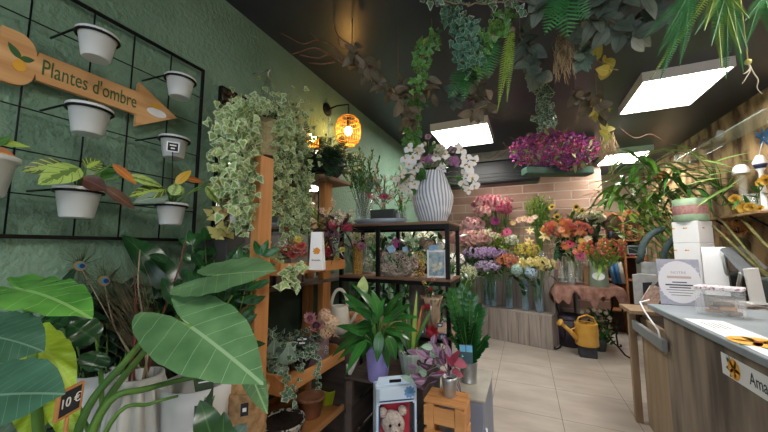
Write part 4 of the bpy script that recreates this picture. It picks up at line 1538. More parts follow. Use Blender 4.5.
# red protea arrangement with pale dried leaves
b = (-1.2, ymf(.82), zm)
hs = []
for (x, y, s, k) in ((334, 226, .055, ('rose', '#c22f48', '#d84a5c')), (347, 229, .06, ('rose', '#b02040', '#c43a54')), (326, 254, .06, ('rose', '#a81c34', '#c23048')), (340, 214, .05, ('spray', '#d8bf98', '#c8a984')), (329, 214, .06, ('spray', '#d0b48c', '#dcc8a0')), (352, 221, .045, ('spray', '#cdb08c', '#dcc4a0')), (321, 213, .05, ('spray', '#c9907c', '#d8b090')), (336, 236, .045, ('cluster', '#6a4450', '#8a6070')), (328, 235, .05, ('cluster', '#4f3040', '#6f4a58')), (324, 217, .08, ('spray', '#d8bf98', '#c8a984')), (333, 206, .08, ('spray', '#d8c09c', '#c8a47c')), (344, 220, .08, ('spray', '#cdb08c', '#dcc4a0')), (351, 214, .06, ('spray', '#d8bf98', '#c8a984')), (338, 219, .07, ('cluster', '#c8a890', '#dcc4ac')), (342, 250, .035, ('mum', '#b8a83c', '#d0c05c')), (336, 258, .035, ('mum', '#c0b050', '#a88a3c'))):
    p = at(x, y, t=1.8)
    hs.append((p, (EYE - p).normalized() + V((0, 0, .8)), s, k))
bunch('dried arrangement with red roses and pale plumes at the far end of the middle tray', b, hs, 'bouquet', 'dried_bouquet', leaf=leafmat('plum_leaf', '#43303a', '#5e444e', '#7c6068', 'mid'), nleaf=90, leafL=.1, leafW=.026)

# ================================================================== HANGING IVY
hc = at(266, 140, X=-1.28)
t = thing('hanging_ivy', 'variegated ivy cascading from a beige textured pot hung on a hook', 'plant', hc)
m = MB()
rp, hp = .075, .2
m.lathe([(rp * .72, -hp * .5), (rp * .95, 0), (rp * 1.02, hp * .5), (rp * .92, hp * .5), (rp * .85, hp * .36), (.0001, hp * .35)], hc, 30)
part('pot', m, mat('beige_textured_ceramic', '#b3a67e', '#cfc39a', rough=.7, scale=40, bump=.8, bscale=70), t)
m = MB(); m.lathe([(rp * .2, -hp * .56), (rp * .85, -hp * .53), (rp * .9, -hp * .5), (.0001, -hp * .49)], hc, 24); part('saucer', m, mat('brown_saucer', '#6a4a30', rough=.6), t)
hk = at(268, 76, X=-1.38)
m = MB()
for a in (.3, 2.4, 4.5):
    m.tube([hk, hc + V((rp * math.cos(a), rp * math.sin(a), hp * .5))], .002, 4)
part('strings', m, M_zinc, t)
m = MB()
m.tube([hk + V((0, 0, -.005)), hk + V((0, 0, .02)), hk + V((.015, 0, .035)), hk + V((0, 0, .05)), hk + V((-.05, 0, .04)), (WX, hk.y, hk.z + .04)], .004, 6)
part('hook', m, M_zinc, t)
lf, st = MB(), MB()
ctr = hc + V((0, 0, hp * .55))
for i in range(900):
    x, y = R.gauss(264, 22), R.gauss(128, 15)
    if abs(x - 269) < 10 and 114 < y < 164:
        continue
    p = at(x, y, X=R.uniform(-1.38, -1.1))
    lf.ivyleaf(p, rv(1) + V((0, 0, -.6)), (EYE - p).normalized() + rv(.6), .033 * R.uniform(.6, 1.25))
strands = [(226, 118, 218, 172), (230, 115, 226, 190), (236, 118, 234, 215), (242, 120, 240, 232), (247, 120, 250, 225), (252, 130, 255, 205), (256, 150, 257, 222), (280, 120, 278, 190), (285, 120, 283, 225), (290, 120, 290, 246), (296, 125, 297, 250), (302, 130, 303, 252), (307, 140, 306, 222), (275, 150, 272, 215), (262, 160, 262, 200), (232, 112, 222, 140), (222, 130, 219, 160), (300, 180, 309, 245)]
for (x0, y0, x1, y1) in strands:
    xx = R.uniform(-1.36, -1.14) if x0 > 258 else R.uniform(-1.2, -.99)
    a, b = at(x0, y0, X=xx), at(x1, y1, X=xx + .02)
    n = max(6, int((a - b).length / .022))
    pts = [a.lerp(b, i / n) + rv(.008) for i in range(n + 1)]
    st.tube([ctr, ctr.lerp(a, .6) + V((0, 0, .06))] + pts, .0018, 4)
    for p in pts:
        for k in range(4):
            lf.ivyleaf(p + rv(.03), rv(1) + V((0, 0, -.8)), (EYE - p).normalized() + rv(.6), .032 * R.uniform(.6, 1.25))
part('foliage', lf, L_ivy, t)
part('stems', st, M_stem, t)
# thin trailing plant in front of the mirror
t = thing('trailing_vine', 'thin yellowish trailing vine in front of the mirror edge', 'plant', at(236, 240, X=-1.3))
lf, st = MB(), MB()
pts = [at(x, y, X=-1.3) for x, y in ((219, 196), (216, 215), (219, 228), (228, 232), (240, 229), (246, 222))]
st.tube(pts, .0015, 4)
for p in pts[:4] + [at(220, 186, X=-1.3), at(218, 234, X=-1.3)]:
    for k in range(4):
        lf.ivyleaf(p + rv(.02), rv(1), (EYE - p) + rv(.4), .04)
part('leaves', lf, L_yel, t); part('stems', st, M_stem, t)

# grey boxes on the wall shelf
zb_ = zs_ + .012
for k, (x, wpx, top, lb, cc, tt) in enumerate(((224, 22, 236, 'dark grey cardboard box on the wall shelf, left of the pine post', '#4c4a48', 1.72), (241, 18, 231, 'light grey box on the wall shelf, just left of the pine post', '#77736e', 1.76),
                                   (272, 14, 236, 'pale grey box on the wall shelf, just right of the pine post', '#9a958c', 1.95), (287, 18, 232, 'light grey box behind the red arrangement on the wall shelf', '#a39e94', 2.0))):
    p = at(x, 262, t=tt)
    w_ = wpx * tt / F
    zt_ = at(x, top, t=tt).z
    c = V((-1.38, p.y * (-1.38 / p.x), 0))
    solo('storage_box', (lambda q: (q.box((c.x, c.y, (zb_ + zt_) / 2), (.16, w_ * .9, zt_ - zb_), bev=.003), q)[1])(MB()), mat('cardboard_' + cc, cc, rough=.7), lb, 'box', (c.x, c.y, zb_), 'boxes on the wall shelf')
for k, (x, h, cc, nm) in enumerate(((268, .09, '#3a2a30', 'dark plum'), (271.5, .085, '#54483c', 'brown'), (275, .095, '#2c3038', 'black'), (304, .07, '#8a8478', 'grey'))):
    p = at(x, 275, X=-1.31)
    solo('book', (lambda q: (q.box((-1.34, p.y, zb_ + h / 2), (.07, .014, h), bev=.002), q)[1])(MB()), mat('book_' + cc, cc, rough=.6), nm + ' book standing on the wall shelf right of the pine post', 'book', (-1.34, p.y, zb_), 'books on the wall shelf')

# ================================================================== ON TOP OF THE FAR POST
b = V((XP, pT.y, ZT))
t = thing('basket_fern', 'dark leafy fern in a black wire basket on the post top plank', 'plant', b)
m = MB()
rb = 19 * 2.2 / F
m.lathe([(rb * .5, 0), (rb * .85, .05), (rb, .11), (rb * .95, .11), (rb * .8, .05), (.0001, .04)], b, 30)
part('basket', m, mat('black_basket', '#1c1c1f', '#2a2a2d', rough=.6, scale=60, bump=.6), t)
lf = MB()
for i in range(230):
    x, y = R.gauss(326, 12), R.gauss(157, 8)
    p = at(x, y, t=R.uniform(2.05, 2.35))
    d = (p - b - V((0, 0, .05))).normalized() + rv(.4)
    lf.frond(p - d * .05, d, V((0, 0, 1)) + rv(.3), .12, .065, 7, .9)
part('foliage', lf, leafmat('dark_fern_leaf', '#22402c', '#3c6244', '#5a8460', 'mid'), t)
pk = at(352, 163, t=1.8)
M_loop = M_zinc
t = thing('plant_hook', 'white plastic hanger hook above the dark basket fern', 'hook', at(328, 120, t=2.2))
m = MB(); h0 = at(328, 119, t=2.2)
m.tube([h0, h0 + V((.012, 0, .012)), h0 + V((.02, 0, -.01)), h0 + V((.008, 0, -.03)), b + V((.02, 0, .11))], .003, 5)
m.tube([h0 + V((.008, 0, -.03)), b + V((-.06, 0, .11))], .002, 4)
m.tube([h0 + V((.008, 0, -.03)), b + V((.07, .02, .11))], .002, 4)
part('loop', m, M_paper, t)

# ================================================================== TOP OF THE METAL SHELVING
# striped vase
c = at(433, 221, Y=SY0 + .14)
tv = (c - EYE).dot(FW)
s_ = tv / F
cb = V((c.x, c.y, ZS1))
hv = at(433, 171, t=tv).z - ZS1
t = thing('striped_vase', 'large bulging vase with wavy white and blue grey stripes on the metal shelving', 'vase', cb)
m = MB()
pr = [(.0001, 0), (.58, 0), (.64, .02), (.84, .2), (.98, .42), (.98, .52), (.84, .72), (.66, .88), (.56, .97), (.54, 1.0), (.48, 1.0), (.54, .9), (.0001, .86)]
m.lathe([(r * 20.5 * s_, z * hv) for r, z in pr], cb, 96, rip=lambda a, z: 1 + .022 * math.sin(30 * a + 5.0 * math.sin(z / hv * 4.2 + a)))
M_stripe = mat('striped_ceramic', '#d7dbe2', rough=.45)
N, L = nt(M_stripe)
tc = N.new('ShaderNodeTexCoord'); sp = N.new('ShaderNodeSeparateXYZ')
# object coordinates are relative to the vase base
L.new(tc.outputs['Object'], sp.inputs[0])
an = math_node(N, L, 'ARCTAN2', sp.outputs[1], sp.outputs[0])
zz = math_node(N, L, 'MULTIPLY', sp.outputs[2], 4.2 / hv)
q = math_node(N, L, 'ADD', zz, an)
q = math_node(N, L, 'SINE', q)
q = math_node(N, L, 'MULTIPLY', q, 5.0)
q = math_node(N, L, 'MULTIPLY_ADD', an, 30.0, q)
q = math_node(N, L, 'SINE', q)
q = math_node(N, L, 'MULTIPLY_ADD', q, .9, .62)
q = math_node(N, L, 'MINIMUM', math_node(N, L, 'MAXIMUM', q, 0), 1)
L.new(mixc(N, L, q, lin('#8f9cb4'), lin('#eceef2')), N['Principled BSDF'].inputs['Base Color'])
part('body', m, M_stripe, t)
# the orchid and rose bouquet
bq = cb + V((0, 0, hv * .9))
hs = []
W1 = ('orchid', '#e8e6ea', '#f2f0f2', '#d8b86a')
W2 = ('orchid', '#e2dccf', '#efe9dd', '#c9a85a')
RP = ('rose', '#c080b8', '#d49cc8')
CRM = ('rose', '#ddd8bc', '#e8e2cc')
lst = [(431, 160, .10, RP), (453, 162, .10, RP), (419, 152, .09, CRM), (440, 151, .085, CRM), (424, 160, .06, ('rose', '#c07a9a', '#cf92ac')), (451, 150, .07, ('rose', '#d0a0b8', '#deb8c8')),
       (413, 158, .11, W1), (416, 168, .11, W1), (412, 176, .10, W1), (420, 149, .09, W1), (441, 168, .10, W1), (461, 150, .10, W1), (466, 158, .10, W1), (469, 167, .10, W1), (464, 175, .10, W1), (472, 178, .10, W1), (463, 184, .09, W1), (474, 186, .09, W1), (468, 190, .08, W1),
       (405, 174, .08, W2), (402, 182, .07, W2), (409, 187, .08, W2), (415, 184, .09, W1), (434, 144, .06, ('bud', '#c9c88a', '#dcd8a8')), (407, 160, .05, ('bud', '#c9c070', '#d8d090')), (425, 144, .05, ('bud', '#b8c080', '#d0d0a0')), (428, 137, .05, ('carnation', '#b98a98', '#c9a0ac')), (445, 158, .06, CRM), (457, 145, .06, W1)]
for i in range(34):
    a, q = R.uniform(0, 6.28), R.random()
    if i < 20:
        x, y = R.choice([(414, 166), (466, 168), (440, 156)]); lst.append((x + R.gauss(0, 5), y + R.gauss(0, 10 if x != 440 else 4), .085, R.choice([W1, W1, CRM if x == 440 else W1])))
    else:
        lst.append((R.gauss(407, 5), R.gauss(180, 6), .065, W2))
for (x, y, s, k) in lst:
    p = at(x, y, t=tv - R.uniform(-.02, .1))
    hs.append((p, (EYE - p).normalized() + (p - bq).normalized() * .7, s, k))
bunch('bouquet of white orchids and mauve roses in the striped vase', bq, hs, 'bouquet', 'orchid_bouquet', leaf=L_mid, nleaf=40, leafL=.12, leafW=.04, leafprof='ovate', leafzone=(.3, .95))
# white lily stem standing behind it
p0 = at(461, 232, Y=2.6); p0.z = 0.6
# oval silver grey tray
c = at(380, 223, Y=SY0 + .13)
tt = (c - EYE).dot(FW)
cc = V((c.x, c.y, ZS1))
t = thing('oval_tray', 'oval silver blue platter lying beside the striped vase', 'tray', cc)
m = MB()
M = Matrix.Translation(cc) @ Matrix.Scale(1.0, 4, (1, 0, 0)) @ Matrix.Diagonal((1, .5, 1, 1))
rr = 30 * tt / F
m.lathe([(.0001, .004), (rr * .7, 0), (rr * .86, .012), (rr, .036), (rr * .97, .038), (rr * .82, .02), (.0001, .014)], (0, 0, 0), 48, M=M)
part('dish', m, mat('blue_grey_enamel', '#8f9bb0', '#a8b4c6', rough=.3, scale=6), t)
# glass vase with green bush
c = at(364, 216, Y=SY0 + .24)
tt = (c - EYE).dot(FW)
cb = V((c.x, c.y, ZS1))


def glass_vase(label, cb, r, h, m=M_glass, group=None, water=True, flare=1.0, n=24, name='glass_vase'):
    t = thing(name, label, 'vase', cb, group)
    mb = MB()
    mb.lathe([(.0001, 0), (r * .96, 0), (r, .006), (r * flare, h), (r * flare - .004, h), (r - .004, .012), (.0001, .012)], cb, n)
    part('body', mb, m, t)
    if water:
        w_ = MB()
        w_.lathe([(.0001, .014), (r - .005, .014), (r * (1 + (flare - 1) * .5) - .005, h * .5), (.0001, h * .5)], cb, n)
        part('water', w_, mat('vase_water', '#cfe0da', rough=.03, alpha=.14, spec=.8), t)
    return t


glass_vase('clear glass vase holding a bushy green plant behind the silver platter', cb, 9 * tt / F, 34 * tt / F)
b = cb + V((0, 0, .03))
t = thing('foliage_bunch', 'bushy green foliage bunch in the clear vase under the wall lamp', 'foliage', b)
lf, st = MB(), MB()
for i in range(46):
    e = at(R.gauss(363, 9), R.uniform(147, 182), t=tt + R.uniform(-.08, .08))
    q = b + rv(.012); q.z = b.z
    mdl = q.lerp(e, .55) + V((0, 0, .03))
    st.tube([q, mdl, e], .002, 4)
    for k in range(9):
        p = mdl.lerp(e, k / 8)
        lf.leaf(p, (e - q).normalized() + rv(.9), rv(1) + V((0, 0, .6)), .045, .014, 'lance', .4, .1, 3)
part('foliage', lf, L_mid, t); part('stems', st, M_stem, t)
# long dark trough with mixed dried flowers
c = at(384, 212, Y=SY0 + .2)
c = V((c.x, c.y, ZS1))
t = thing('dark_trough', 'dark grey rectangular trough behind the silver platter', 'planter', c)
m = MB(); m.box(c + V((0, 0, .07)), (.2, .08, .1), bev=.004); part('body', m, mat('slate_grey_plastic', '#3b423f', '#474e4b', rough=.6), t)
for sx in (-.07, .07):
    m = MB(); m.box(c + V((sx, 0, .01)), (.02, .06, .02), bev=.002); part('foot', m, M_black, t)
hs = []
for (x, y, s, k) in ((384, 197, .07, ('gerbera', '#c23a60', '#d84a72', '#8a2a40')), (376, 162, .05, ('spray', '#cfa08c', '#dab49c')), (375, 172, .06, ('spray', '#c79078', '#d6a890')), (378, 181, .05, ('spray', '#cf9c88', '#c08870')), (372, 185, .045, ('cluster', '#3c6a8a', '#4c7c9c')), (396, 172, .04, ('spray', '#4c9cb8', '#6cb4c8')), (385, 178, .04, ('bud', '#dcd8c4', '#e8e4d4')), (392, 188, .05, ('spray', '#c8a878', '#d8c098')), (370, 196, .05, ('cluster', '#b84c4c', '#a03c44')), (390, 200, .045, ('cluster', '#d8a0a0', '#e4b8b4')), (374, 200, .04, ('cluster', '#c8909c', '#dcaab0')), (399, 192, .05, ('spray', '#a8ac6c', '#c0c088')), (380, 190, .045, ('cluster', '#9c4038', '#b8584c'))):
    p = at(x, y, Y=SY0 + .17)
    hs.append((p, (EYE - p).normalized() * .8 + V((0, 0, 1)), s, k))
for i in range(22):
    p = at(R.gauss(386, 10), R.uniform(176, 208), Y=SY0 + R.uniform(.12, .22))
    hs.append((p, (EYE - p).normalized() * .8 + V((0, 0, 1)), .045, R.choice([('spray', '#cfa08c', '#dab49c'), ('cluster', '#b84c5c', '#cc6470'), ('spray', '#c8b078', '#d8c098'), ('cluster', '#8c9c8c', '#a8b4a0'), ('cluster', '#d8b0a0', '#e4c4b4')])))
bunch('mixed dried flowers with one crimson gerbera in the dark trough', c + V((0, 0, .11)), hs, 'bouquet', 'dried_bouquet', leaf=L_grey, nleaf=26, leafL=.06, leafW=.014)
# airy bouquet between trough and vase
c = at(402, 220, Y=SY0 + .26); c = V((c.x, c.y, ZS1))
glass_vase('small clear vase with an airy pastel bouquet left of the striped vase', c, .035, .1)
hs = []
for (x, y, s, k) in ((398, 186, .045, ('orchid', '#dcc8b0', '#e8dcc8')), (404, 178, .05, ('orchid', '#e0d0bc', '#ecdfce')), (409, 196, .05, ('spray', '#c8b078', '#b8a060')), (400, 202, .04, ('mum', '#c0b848', '#d4cc6c')), (394, 196, .04, ('spray', '#b8a878', '#d0bc90')), (406, 206, .04, ('spray', '#a8b070', '#c0c48c')), (400, 168, .04, ('bud', '#d8c8a0', '#e4d8b8')), (392, 178, .035, ('cluster', '#8a7c4c', '#a8985c'))):
    p = at(x, y, Y=SY0 + .24)
    hs.append((p, (EYE - p).normalized() + V((0, 0, .8)), s, k))
bunch('airy cream and peach bouquet just left of the striped vase', c + V((0, 0, .03)), hs, 'bouquet', 'dried_bouquet', leaf=L_fernY, nleaf=30, leafL=.06, leafW=.012)
solo('small_candle', (lambda q: (q.lathe([(.016, 0), (.016, .055), (.0001, .055)], at(398, 221, Y=SY0 + .08) * 1, 16), q)[1])(MB()), mat('grey_wax', '#8f9aa4', rough=.4), 'small grey cylinder candle on the platter edge', 'candle', at(398, 221, Y=SY0 + .08))

# ================================================================== SECOND BOARD OF THE SHELVING
YS = SY0 + .12
c = at(357.5, 281, Y=YS); c.z = ZS2
tt = (c - EYE).dot(FW); s1 = tt / F
t = thing('gold_vase', 'gold glitter cylinder vase on the middle shelf board', 'vase', c)
m = MB(); m.lathe([(5 * s1, 0), (5 * s1, 30 * s1), (4.2 * s1, 30 * s1), (4.2 * s1, 26 * s1), (.0001, 26 * s1)], c, 24)
part('body', m, mat('gold_glitter', '#8a6428', '#d0a85c', rough=.4, metal=.5, scale=90, bump=.8, bscale=120), t)
hs = []
for (x, y, s, k) in ((361, 246, .07, ('carnation', '#b8608c', '#cf84a8')), (354, 243, .05, ('carnation', '#c890a4', '#dcb0bc')), (350, 248, .04, ('cluster', '#8a3a5c', '#a04c70')), (363, 238, .05, ('cluster', '#d8b0b8', '#e4c8cc')), (356, 235, .045, ('cluster', '#a8b078', '#c4c898'))):
    p = at(x, y, Y=YS - .02)
    hs.append((p, (EYE - p).normalized() + V((0, 0, .6)), s, k))
bunch('small pink and mauve bunch in the gold glitter vase', c + V((0, 0, 26 * s1)), hs, leaf=L_mid, nleaf=12, leafL=.05, leafW=.014)
# glass dome
c = at(367, 280, Y=YS + .06); c.z = ZS2
t = thing('glass_dome', 'small glass dome with dried flowers beside the gold vase', 'dome', c)
m = MB(); r = .05; m.lathe([(r, .012), (r, .12), (r * .85, .16), (r * .5, .185), (.0001, .195)], c, 24); part('glass', m, M_glass, t)
m = MB(); m.lathe([(r * 1.1, 0), (r * 1.1, .012), (.0001, .012)], c, 24); part('base', m, M_shelfwood, t)
hs = [(c + V((dx, dy, z)), V((0, -.6, 1)), .035, k) for dx, dy, z, k in ((.0, .0, .1, ('cluster', '#d0c87c', '#e0d898')), (.018, 0, .06, ('cluster', '#c8a860', '#d8bc78')), (-.018, 0, .07, ('cluster', '#b8b8a0', '#d0d0bc')))]
bunch('tiny yellow dried flowers under the glass dome', c + V((0, 0, .014)), hs, 'bouquet', 'dried_bouquet', stem=.0015)
# handled basket arrangement
c = at(397, 281, Y=YS); c.z = ZS2
t = thing('willow_basket', 'grey willow basket with an arched handle and bird nest of dried stems', 'basket', c)
m = MB(); r = 18 * s1
m.lathe([(r * .7, 0), (r * .85, .03), (r * .8, .03), (r * .65, .015), (.0001, .015)], c, 28, rip=lambda a, z: 1 + .03 * math.sin(a * 22))
part('bowl', m, mat('grey_willow', '#6c6258', '#a0968a', rough=.8, scale=50, bump=.5), t)
m = MB(); m.tube([c + V((r * math.cos(a), 0, .04 + r * 1.5 * math.sin(a))) for a in [i * PI / 12 for i in range(13)]], .005, 6); part('handle', m, MATS['grey_willow'], t)
g = MB()
for i in range(90):
    p = c + V((R.uniform(-r, r) * .9, R.uniform(-.06, .04), R.uniform(.03, .12)))
    g.tube([p, p + rv(.04), p + rv(.06)], .0016, 3)
part('stems', g, mat('pale_dried_stem', '#a89c8c', '#c8beb0', rough=.8, scale=20), t)
hs = []
for i in range(46):
    x, y = R.uniform(379, 415), R.uniform(252, 279)
    p = at(x, y, Y=YS - R.uniform(-.03, .06))
    hs.append((p, (EYE - p).normalized() + rv(.5), R.uniform(.04, .06), R.choice([('cluster', '#b0a496', '#c8bcae'), ('spray', '#c0a890', '#d0bca8'), ('cluster', '#c89c94', '#dcb8b0'), ('cluster', '#8a7a70', '#a89890')])))
bunch('grey and blush dried flowers filling the willow basket', c + V((0, 0, .03)), hs, 'bouquet', 'dried_bouquet', stem=.0015)
for k, (x, y, mm, lb, w_) in enumerate(((391, 249, M_blue_tag, 'pale blue tag card on the willow basket handle', .05), (405, 249, M_blue_tag, 'smaller grey blue tag card right of the willow basket handle', .034))):
    p = at(x, y, Y=YS - .08)
    d = (EYE - p); d.z = 0
    t = thing('tag_card', lb, 'tag', p, 'pale blue tags')
    m = MB(); m.box((0, 0, 0), (w_, w_ * .9, .002), bev=.0005, M=Matrix.Translation(p) @ basis(d).to_4x4() @ Matrix.Rotation(.5 if k == 0 else .1, 4, 'Z')); part('card', m, mm, t)
    m = MB(); m.tube([p, p + V((0, .03, .015)), at(393 if k == 0 else 404, 246 if k == 0 else 258, Y=YS)], .001, 4); part('string', m, M_paper, t)
p = at(395, 243, Y=YS)
solo('ribbon_bow', (lambda q: ([q.leaf(p, d, (0, -1, .2), .045, .03, 'ovate', .8, .2, 5) for d in (V((1, 0, .5)), V((-1, 0, .4)), V((.5, 0, -1)), V((.2, -.2, 1)))], q)[1])(MB()), mat('magenta_ribbon', '#a8347c', '#c04c94', rough=.4), 'magenta ribbon bow tied to the willow basket handle', 'ribbon', p)
# yellow dried bunch in brown pot
c = at(421, 281, Y=YS + .03); c.z = ZS2
t = thing('brown_pot', 'small brown pot with yellow dried flowers on the middle board', 'plant pot', c)
pot(t, c, .03, .024, .05, mat('dark_brown_glaze', '#5c4030', '#6e5040', rough=.5), 'body', soil=False)
hs = []
for (x, y) in [(R.uniform(414, 424), R.uniform(251, 275)) for _ in range(16)]:
    p = at(x, y, Y=YS + .01)
    hs.append((p, (EYE - p).normalized() + rv(.4), .035, R.choice([('cluster', '#c09a2c', '#d8b848'), ('cluster', '#b88a34', '#c8a050')])))
bunch('mustard yellow dried bunch in the small brown pot', c + V((0, 0, .04)), hs, 'bouquet', 'dried_bouquet', stem=.0015)
hs = []
for (x, y, s, k) in ((429, 245, .075, ('hydrangea', '#7c5c44', '#96745a')), (423, 242, .05, ('hydrangea', '#8a6a50', '#a08060')), (436, 252, .05, ('hydrangea', '#d8d0b8', '#e4dcc8')), (440, 246, .05, ('hydrangea', '#d0ccb8', '#e0dccc'))):
    p = at(x, y, Y=YS + .08)
    hs.append((p, (EYE - p).normalized() + V((0, 0, .4)), s, k))
c = at(431, 281, Y=YS + .1); c.z = ZS2
glass_vase('narrow glass vase behind the photo card with brown hydrangeas', c, .025, .09, name='glass_vase')
bunch('brown and cream hydrangea heads behind the framed card', c + V((0, 0, .02)), hs, 'bouquet', 'dried_bouquet', leaf=L_mid, nleaf=10, leafL=.05, leafW=.015)
# floral card
c = at(436.5, 270, Y=SY0 + .04)
wc, hc_ = 16 * s1, 24 * s1
c.z = ZS2 + hc_ / 2 + .002
dv = (EYE - c); dv.z = 0; dv.normalize()
M = Matrix.Translation(c) @ basis(dv).to_4x4()
xv = M.to_3x3().col[0]
t = thing('floral_card', 'white framed card with a blue and cream flower picture by the right leg', 'card', c - V((0, 0, hc_ / 2)))
m = MB(); m.box((0, 0, 0), (wc, hc_, .012), bev=.002, M=M); part('frame', m, M_paper, t)
m = MB(); m.box((0, 0, 0), (wc * .82, hc_ * .84, .002), bev=0, M=M @ Matrix.Translation((0, 0, .0065))); part('picture', m, mat('blue_floral_print', '#6c8fa8', '#b8c4c0', rough=.6, scale=35), t)
m = MB()
for i in range(7):
    o = c + dv * .0085 + xv * R.uniform(-.02, .03) + V((0, 0, R.uniform(-.045, .0)))
    for k in range(5):
        a = k * 1.257
        m.leaf(o, xv * math.cos(a) + V((0, 0, 1)) * math.sin(a), dv, .013, .012, 'petal', 0, 0, 2)
part('printed_flowers', m, mat('cream_print', '#e0d8bc', '#ece6d2', rough=.6), t)
p = c + V((0, 0, hc_ / 2 + .012)) + dv * .012 - xv * .03
t2 = thing('tag_card', 'pale blue tag cards hanging over the corner of the floral card', 'tag', p, 'pale blue tags')
for k in range(2):
    m = MB(); m.box((0, 0, 0), (.036, .032, .002), bev=.0005, M=Matrix.Translation(p + xv * (.028 * k) + V((0, 0, .006 * k))) @ basis(dv).to_4x4()); part('card', m, M_blue_tag, t2)

# ================================================================== THIRD BOARD
YS = SY0 + .14
c = at(418, 338, Y=YS + .04); c.z = ZS3
t = thing('grey_cylinder_vase', 'tall taupe cylinder vase on the lowest shelf board', 'vase', c)
m = MB(); m.lathe([(.055, 0), (.062, .3), (.056, .3), (.05, .25), (.0001, .25)], c, 28); part('body', m, mat('taupe_ceramic', '#5c5450', '#6c645f', rough=.6), t)
# wrapped bouquet with red roses
c = at(432, 338, Y=SY0 + .05); c.z = ZS3
t = thing('wrapping_cone', 'clear cellophane cone with kraft paper around red flowers on the lowest board', 'wrapping', c)
hcone = at(432, 296, Y=SY0 + .05).z - ZS3
m = MB(); m.lathe([(.0001, 0), (.035, .01), (.05, hcone * .4), (.055, hcone * .75), (.075, hcone), (.073, hcone), (.05, hcone * .7), (.0001, hcone * .65)], c, 22, rip=lambda a, z: 1 + .1 * math.sin(a * 7 + z * 20))
part('cone', m, mat('kraft_cellophane', '#a08468', '#c8b098', rough=.25, scale=16), t)
m = MB(); m.tube([c + V((.01, -.056, hcone * .9)), c + V((.012, -.06, hcone * .5)), c + V((.016, -.045, .06))], .007, 6); part('ribbon', m, M_zinc, t)
hs = []
for (x, y, s, k) in ((427, 308, .06, ('rose', '#b01828', '#c42c38')), (430, 290, .045, ('rose', '#a81c2c', '#b82c38')), (424, 283, .04, ('cluster', '#d8a83c', '#e0c060')), (433, 279, .04, ('cluster', '#c86a5c', '#d88a78')), (436, 300, .035, ('cluster', '#8a8a60', '#a8a878'))):
    p = at(x, y, Y=SY0 - .02)
    hs.append((p, (EYE - p).normalized() + V((0, 0, .5)), s, k))
bunch('wrapped bunch with red roses on the lowest board', c + V((0, 0, hcone * .65)), hs, 'bouquet', 'rose_bouquet', leaf=L_mid, nleaf=8, leafL=.05, leafW=.016)
p = at(436, 333, Y=SY0 - .03)
p = c + V((.02, -.06, at(436, 333, Y=SY0 - .03).z - ZS3))
m = MB()
for i in range(9):
    a = i * .7
    m.leaf(p, V((math.cos(a), -.4, math.sin(a))), (0, -1, .2), .05, .025, 'lance', .4, .2, 4)
part('bow', m, mat('red_ribbon', '#b42038', '#cc3448', rough=.45), t)
for (x, y, s, lb) in ((421, 331, .05, 'blue white price tag left of the red bow'), (443, 337, .045, 'blue white price tag right of the red bow'), (440, 325, .03, 'small white tag above the red bow')):
    p = at(x, y, Y=SY0 - .05)
    dv2 = (EYE - p); dv2.z = 0; dv2.normalize()
    M = Matrix.Translation(p) @ basis(dv2).to_4x4()
    t = thing('tag_card', lb, 'tag', p, 'blue price tags')
    m = MB(); m.box((0, 0, 0), (s, s * .85, .002), bev=.0005, M=M); part('card', m, mat('deep_blue_card', '#2c4c78', '#3c5c88', rough=.6), t)
    m = MB(); m.box((0, 0, 0), (s * .6, s * .4, .001), bev=0, M=M @ Matrix.Translation((0, 0, .0015))); part('print', m, M_paper, t)
    m = MB(); m.tube([p, p + V((0, .08, .01))], .0012, 4); part('string', m, M_paper, t)
# white pitcher with a round handle, left
c = at(339, 332, Y=SY0 - .25)
c = V((c.x, c.y, c.z))
t = thing('white_pitcher', 'cream watering pitcher with a tall round handle behind the peace lily', 'pitcher', V((c.x, c.y, at(339, 332, Y=SY0 - .25).z)))
k = (c - EYE).dot(FW) / F
m = MB(); m.lathe([(.0001, 0), (10 * k, 0), (11 * k, 10 * k), (9 * k, 24 * k), (7.4 * k, 26 * k), (6.4 * k, 26 * k), (7 * k, 18 * k), (.0001, 16 * k)], c, 26); part('body', m, mat('cream_enamel', '#c9c4b6', '#d4d0c4', rough=.4), t)
m = MB(); m.tube([c + RT * (8 * k * math.cos(a)) + V((0, 0, 25 * k + 17 * k * math.sin(a))) for a in [i * PI / 12 for i in range(13)]], 1.6 * k, 8); part('handle', m, MATS['cream_enamel'], t)
m = MB(); m.tube([c + RT * (10 * k) + V((0, 0, 6 * k)), c + RT * (17 * k) + V((0, 0, 18 * k)), c + RT * (20 * k) + V((0, 0, 24 * k))], [2 * k, 1.5 * k, 1.8 * k], 8); part('spout', m, MATS['cream_enamel'], t)
# small wooden step that carries the pitcher
m = MB(); m.box((c.x, c.y, c.z / 2), (.2, .16, c.z - .002), bev=.004)
solo('dark_pedestal', m, M_darkwood, 'dark wooden pedestal under the cream pitcher', 'pedestal', (c.x, c.y, 0))
# kraft wreath pieces / boxes on third board
for k2, (x, y, w_, h_, mm, lb) in enumerate(((352, 340, .12, .05, M_pineX, 'low wooden box on the lowest board left of the taupe vase'), (394, 338, .16, .06, mat('pale_straw', '#b09a78', '#c8b494', rough=.8), 'straw coloured flat box on the lowest board'))):
    p = at(x, y, Y=YS); p.z = ZS3
    solo('wooden_box', (lambda q: (q.box(p + V((0, 0, h_ / 2)), (w_, .12, h_), bev=.004), q)[1])(MB()), mm, lb, 'box', p)

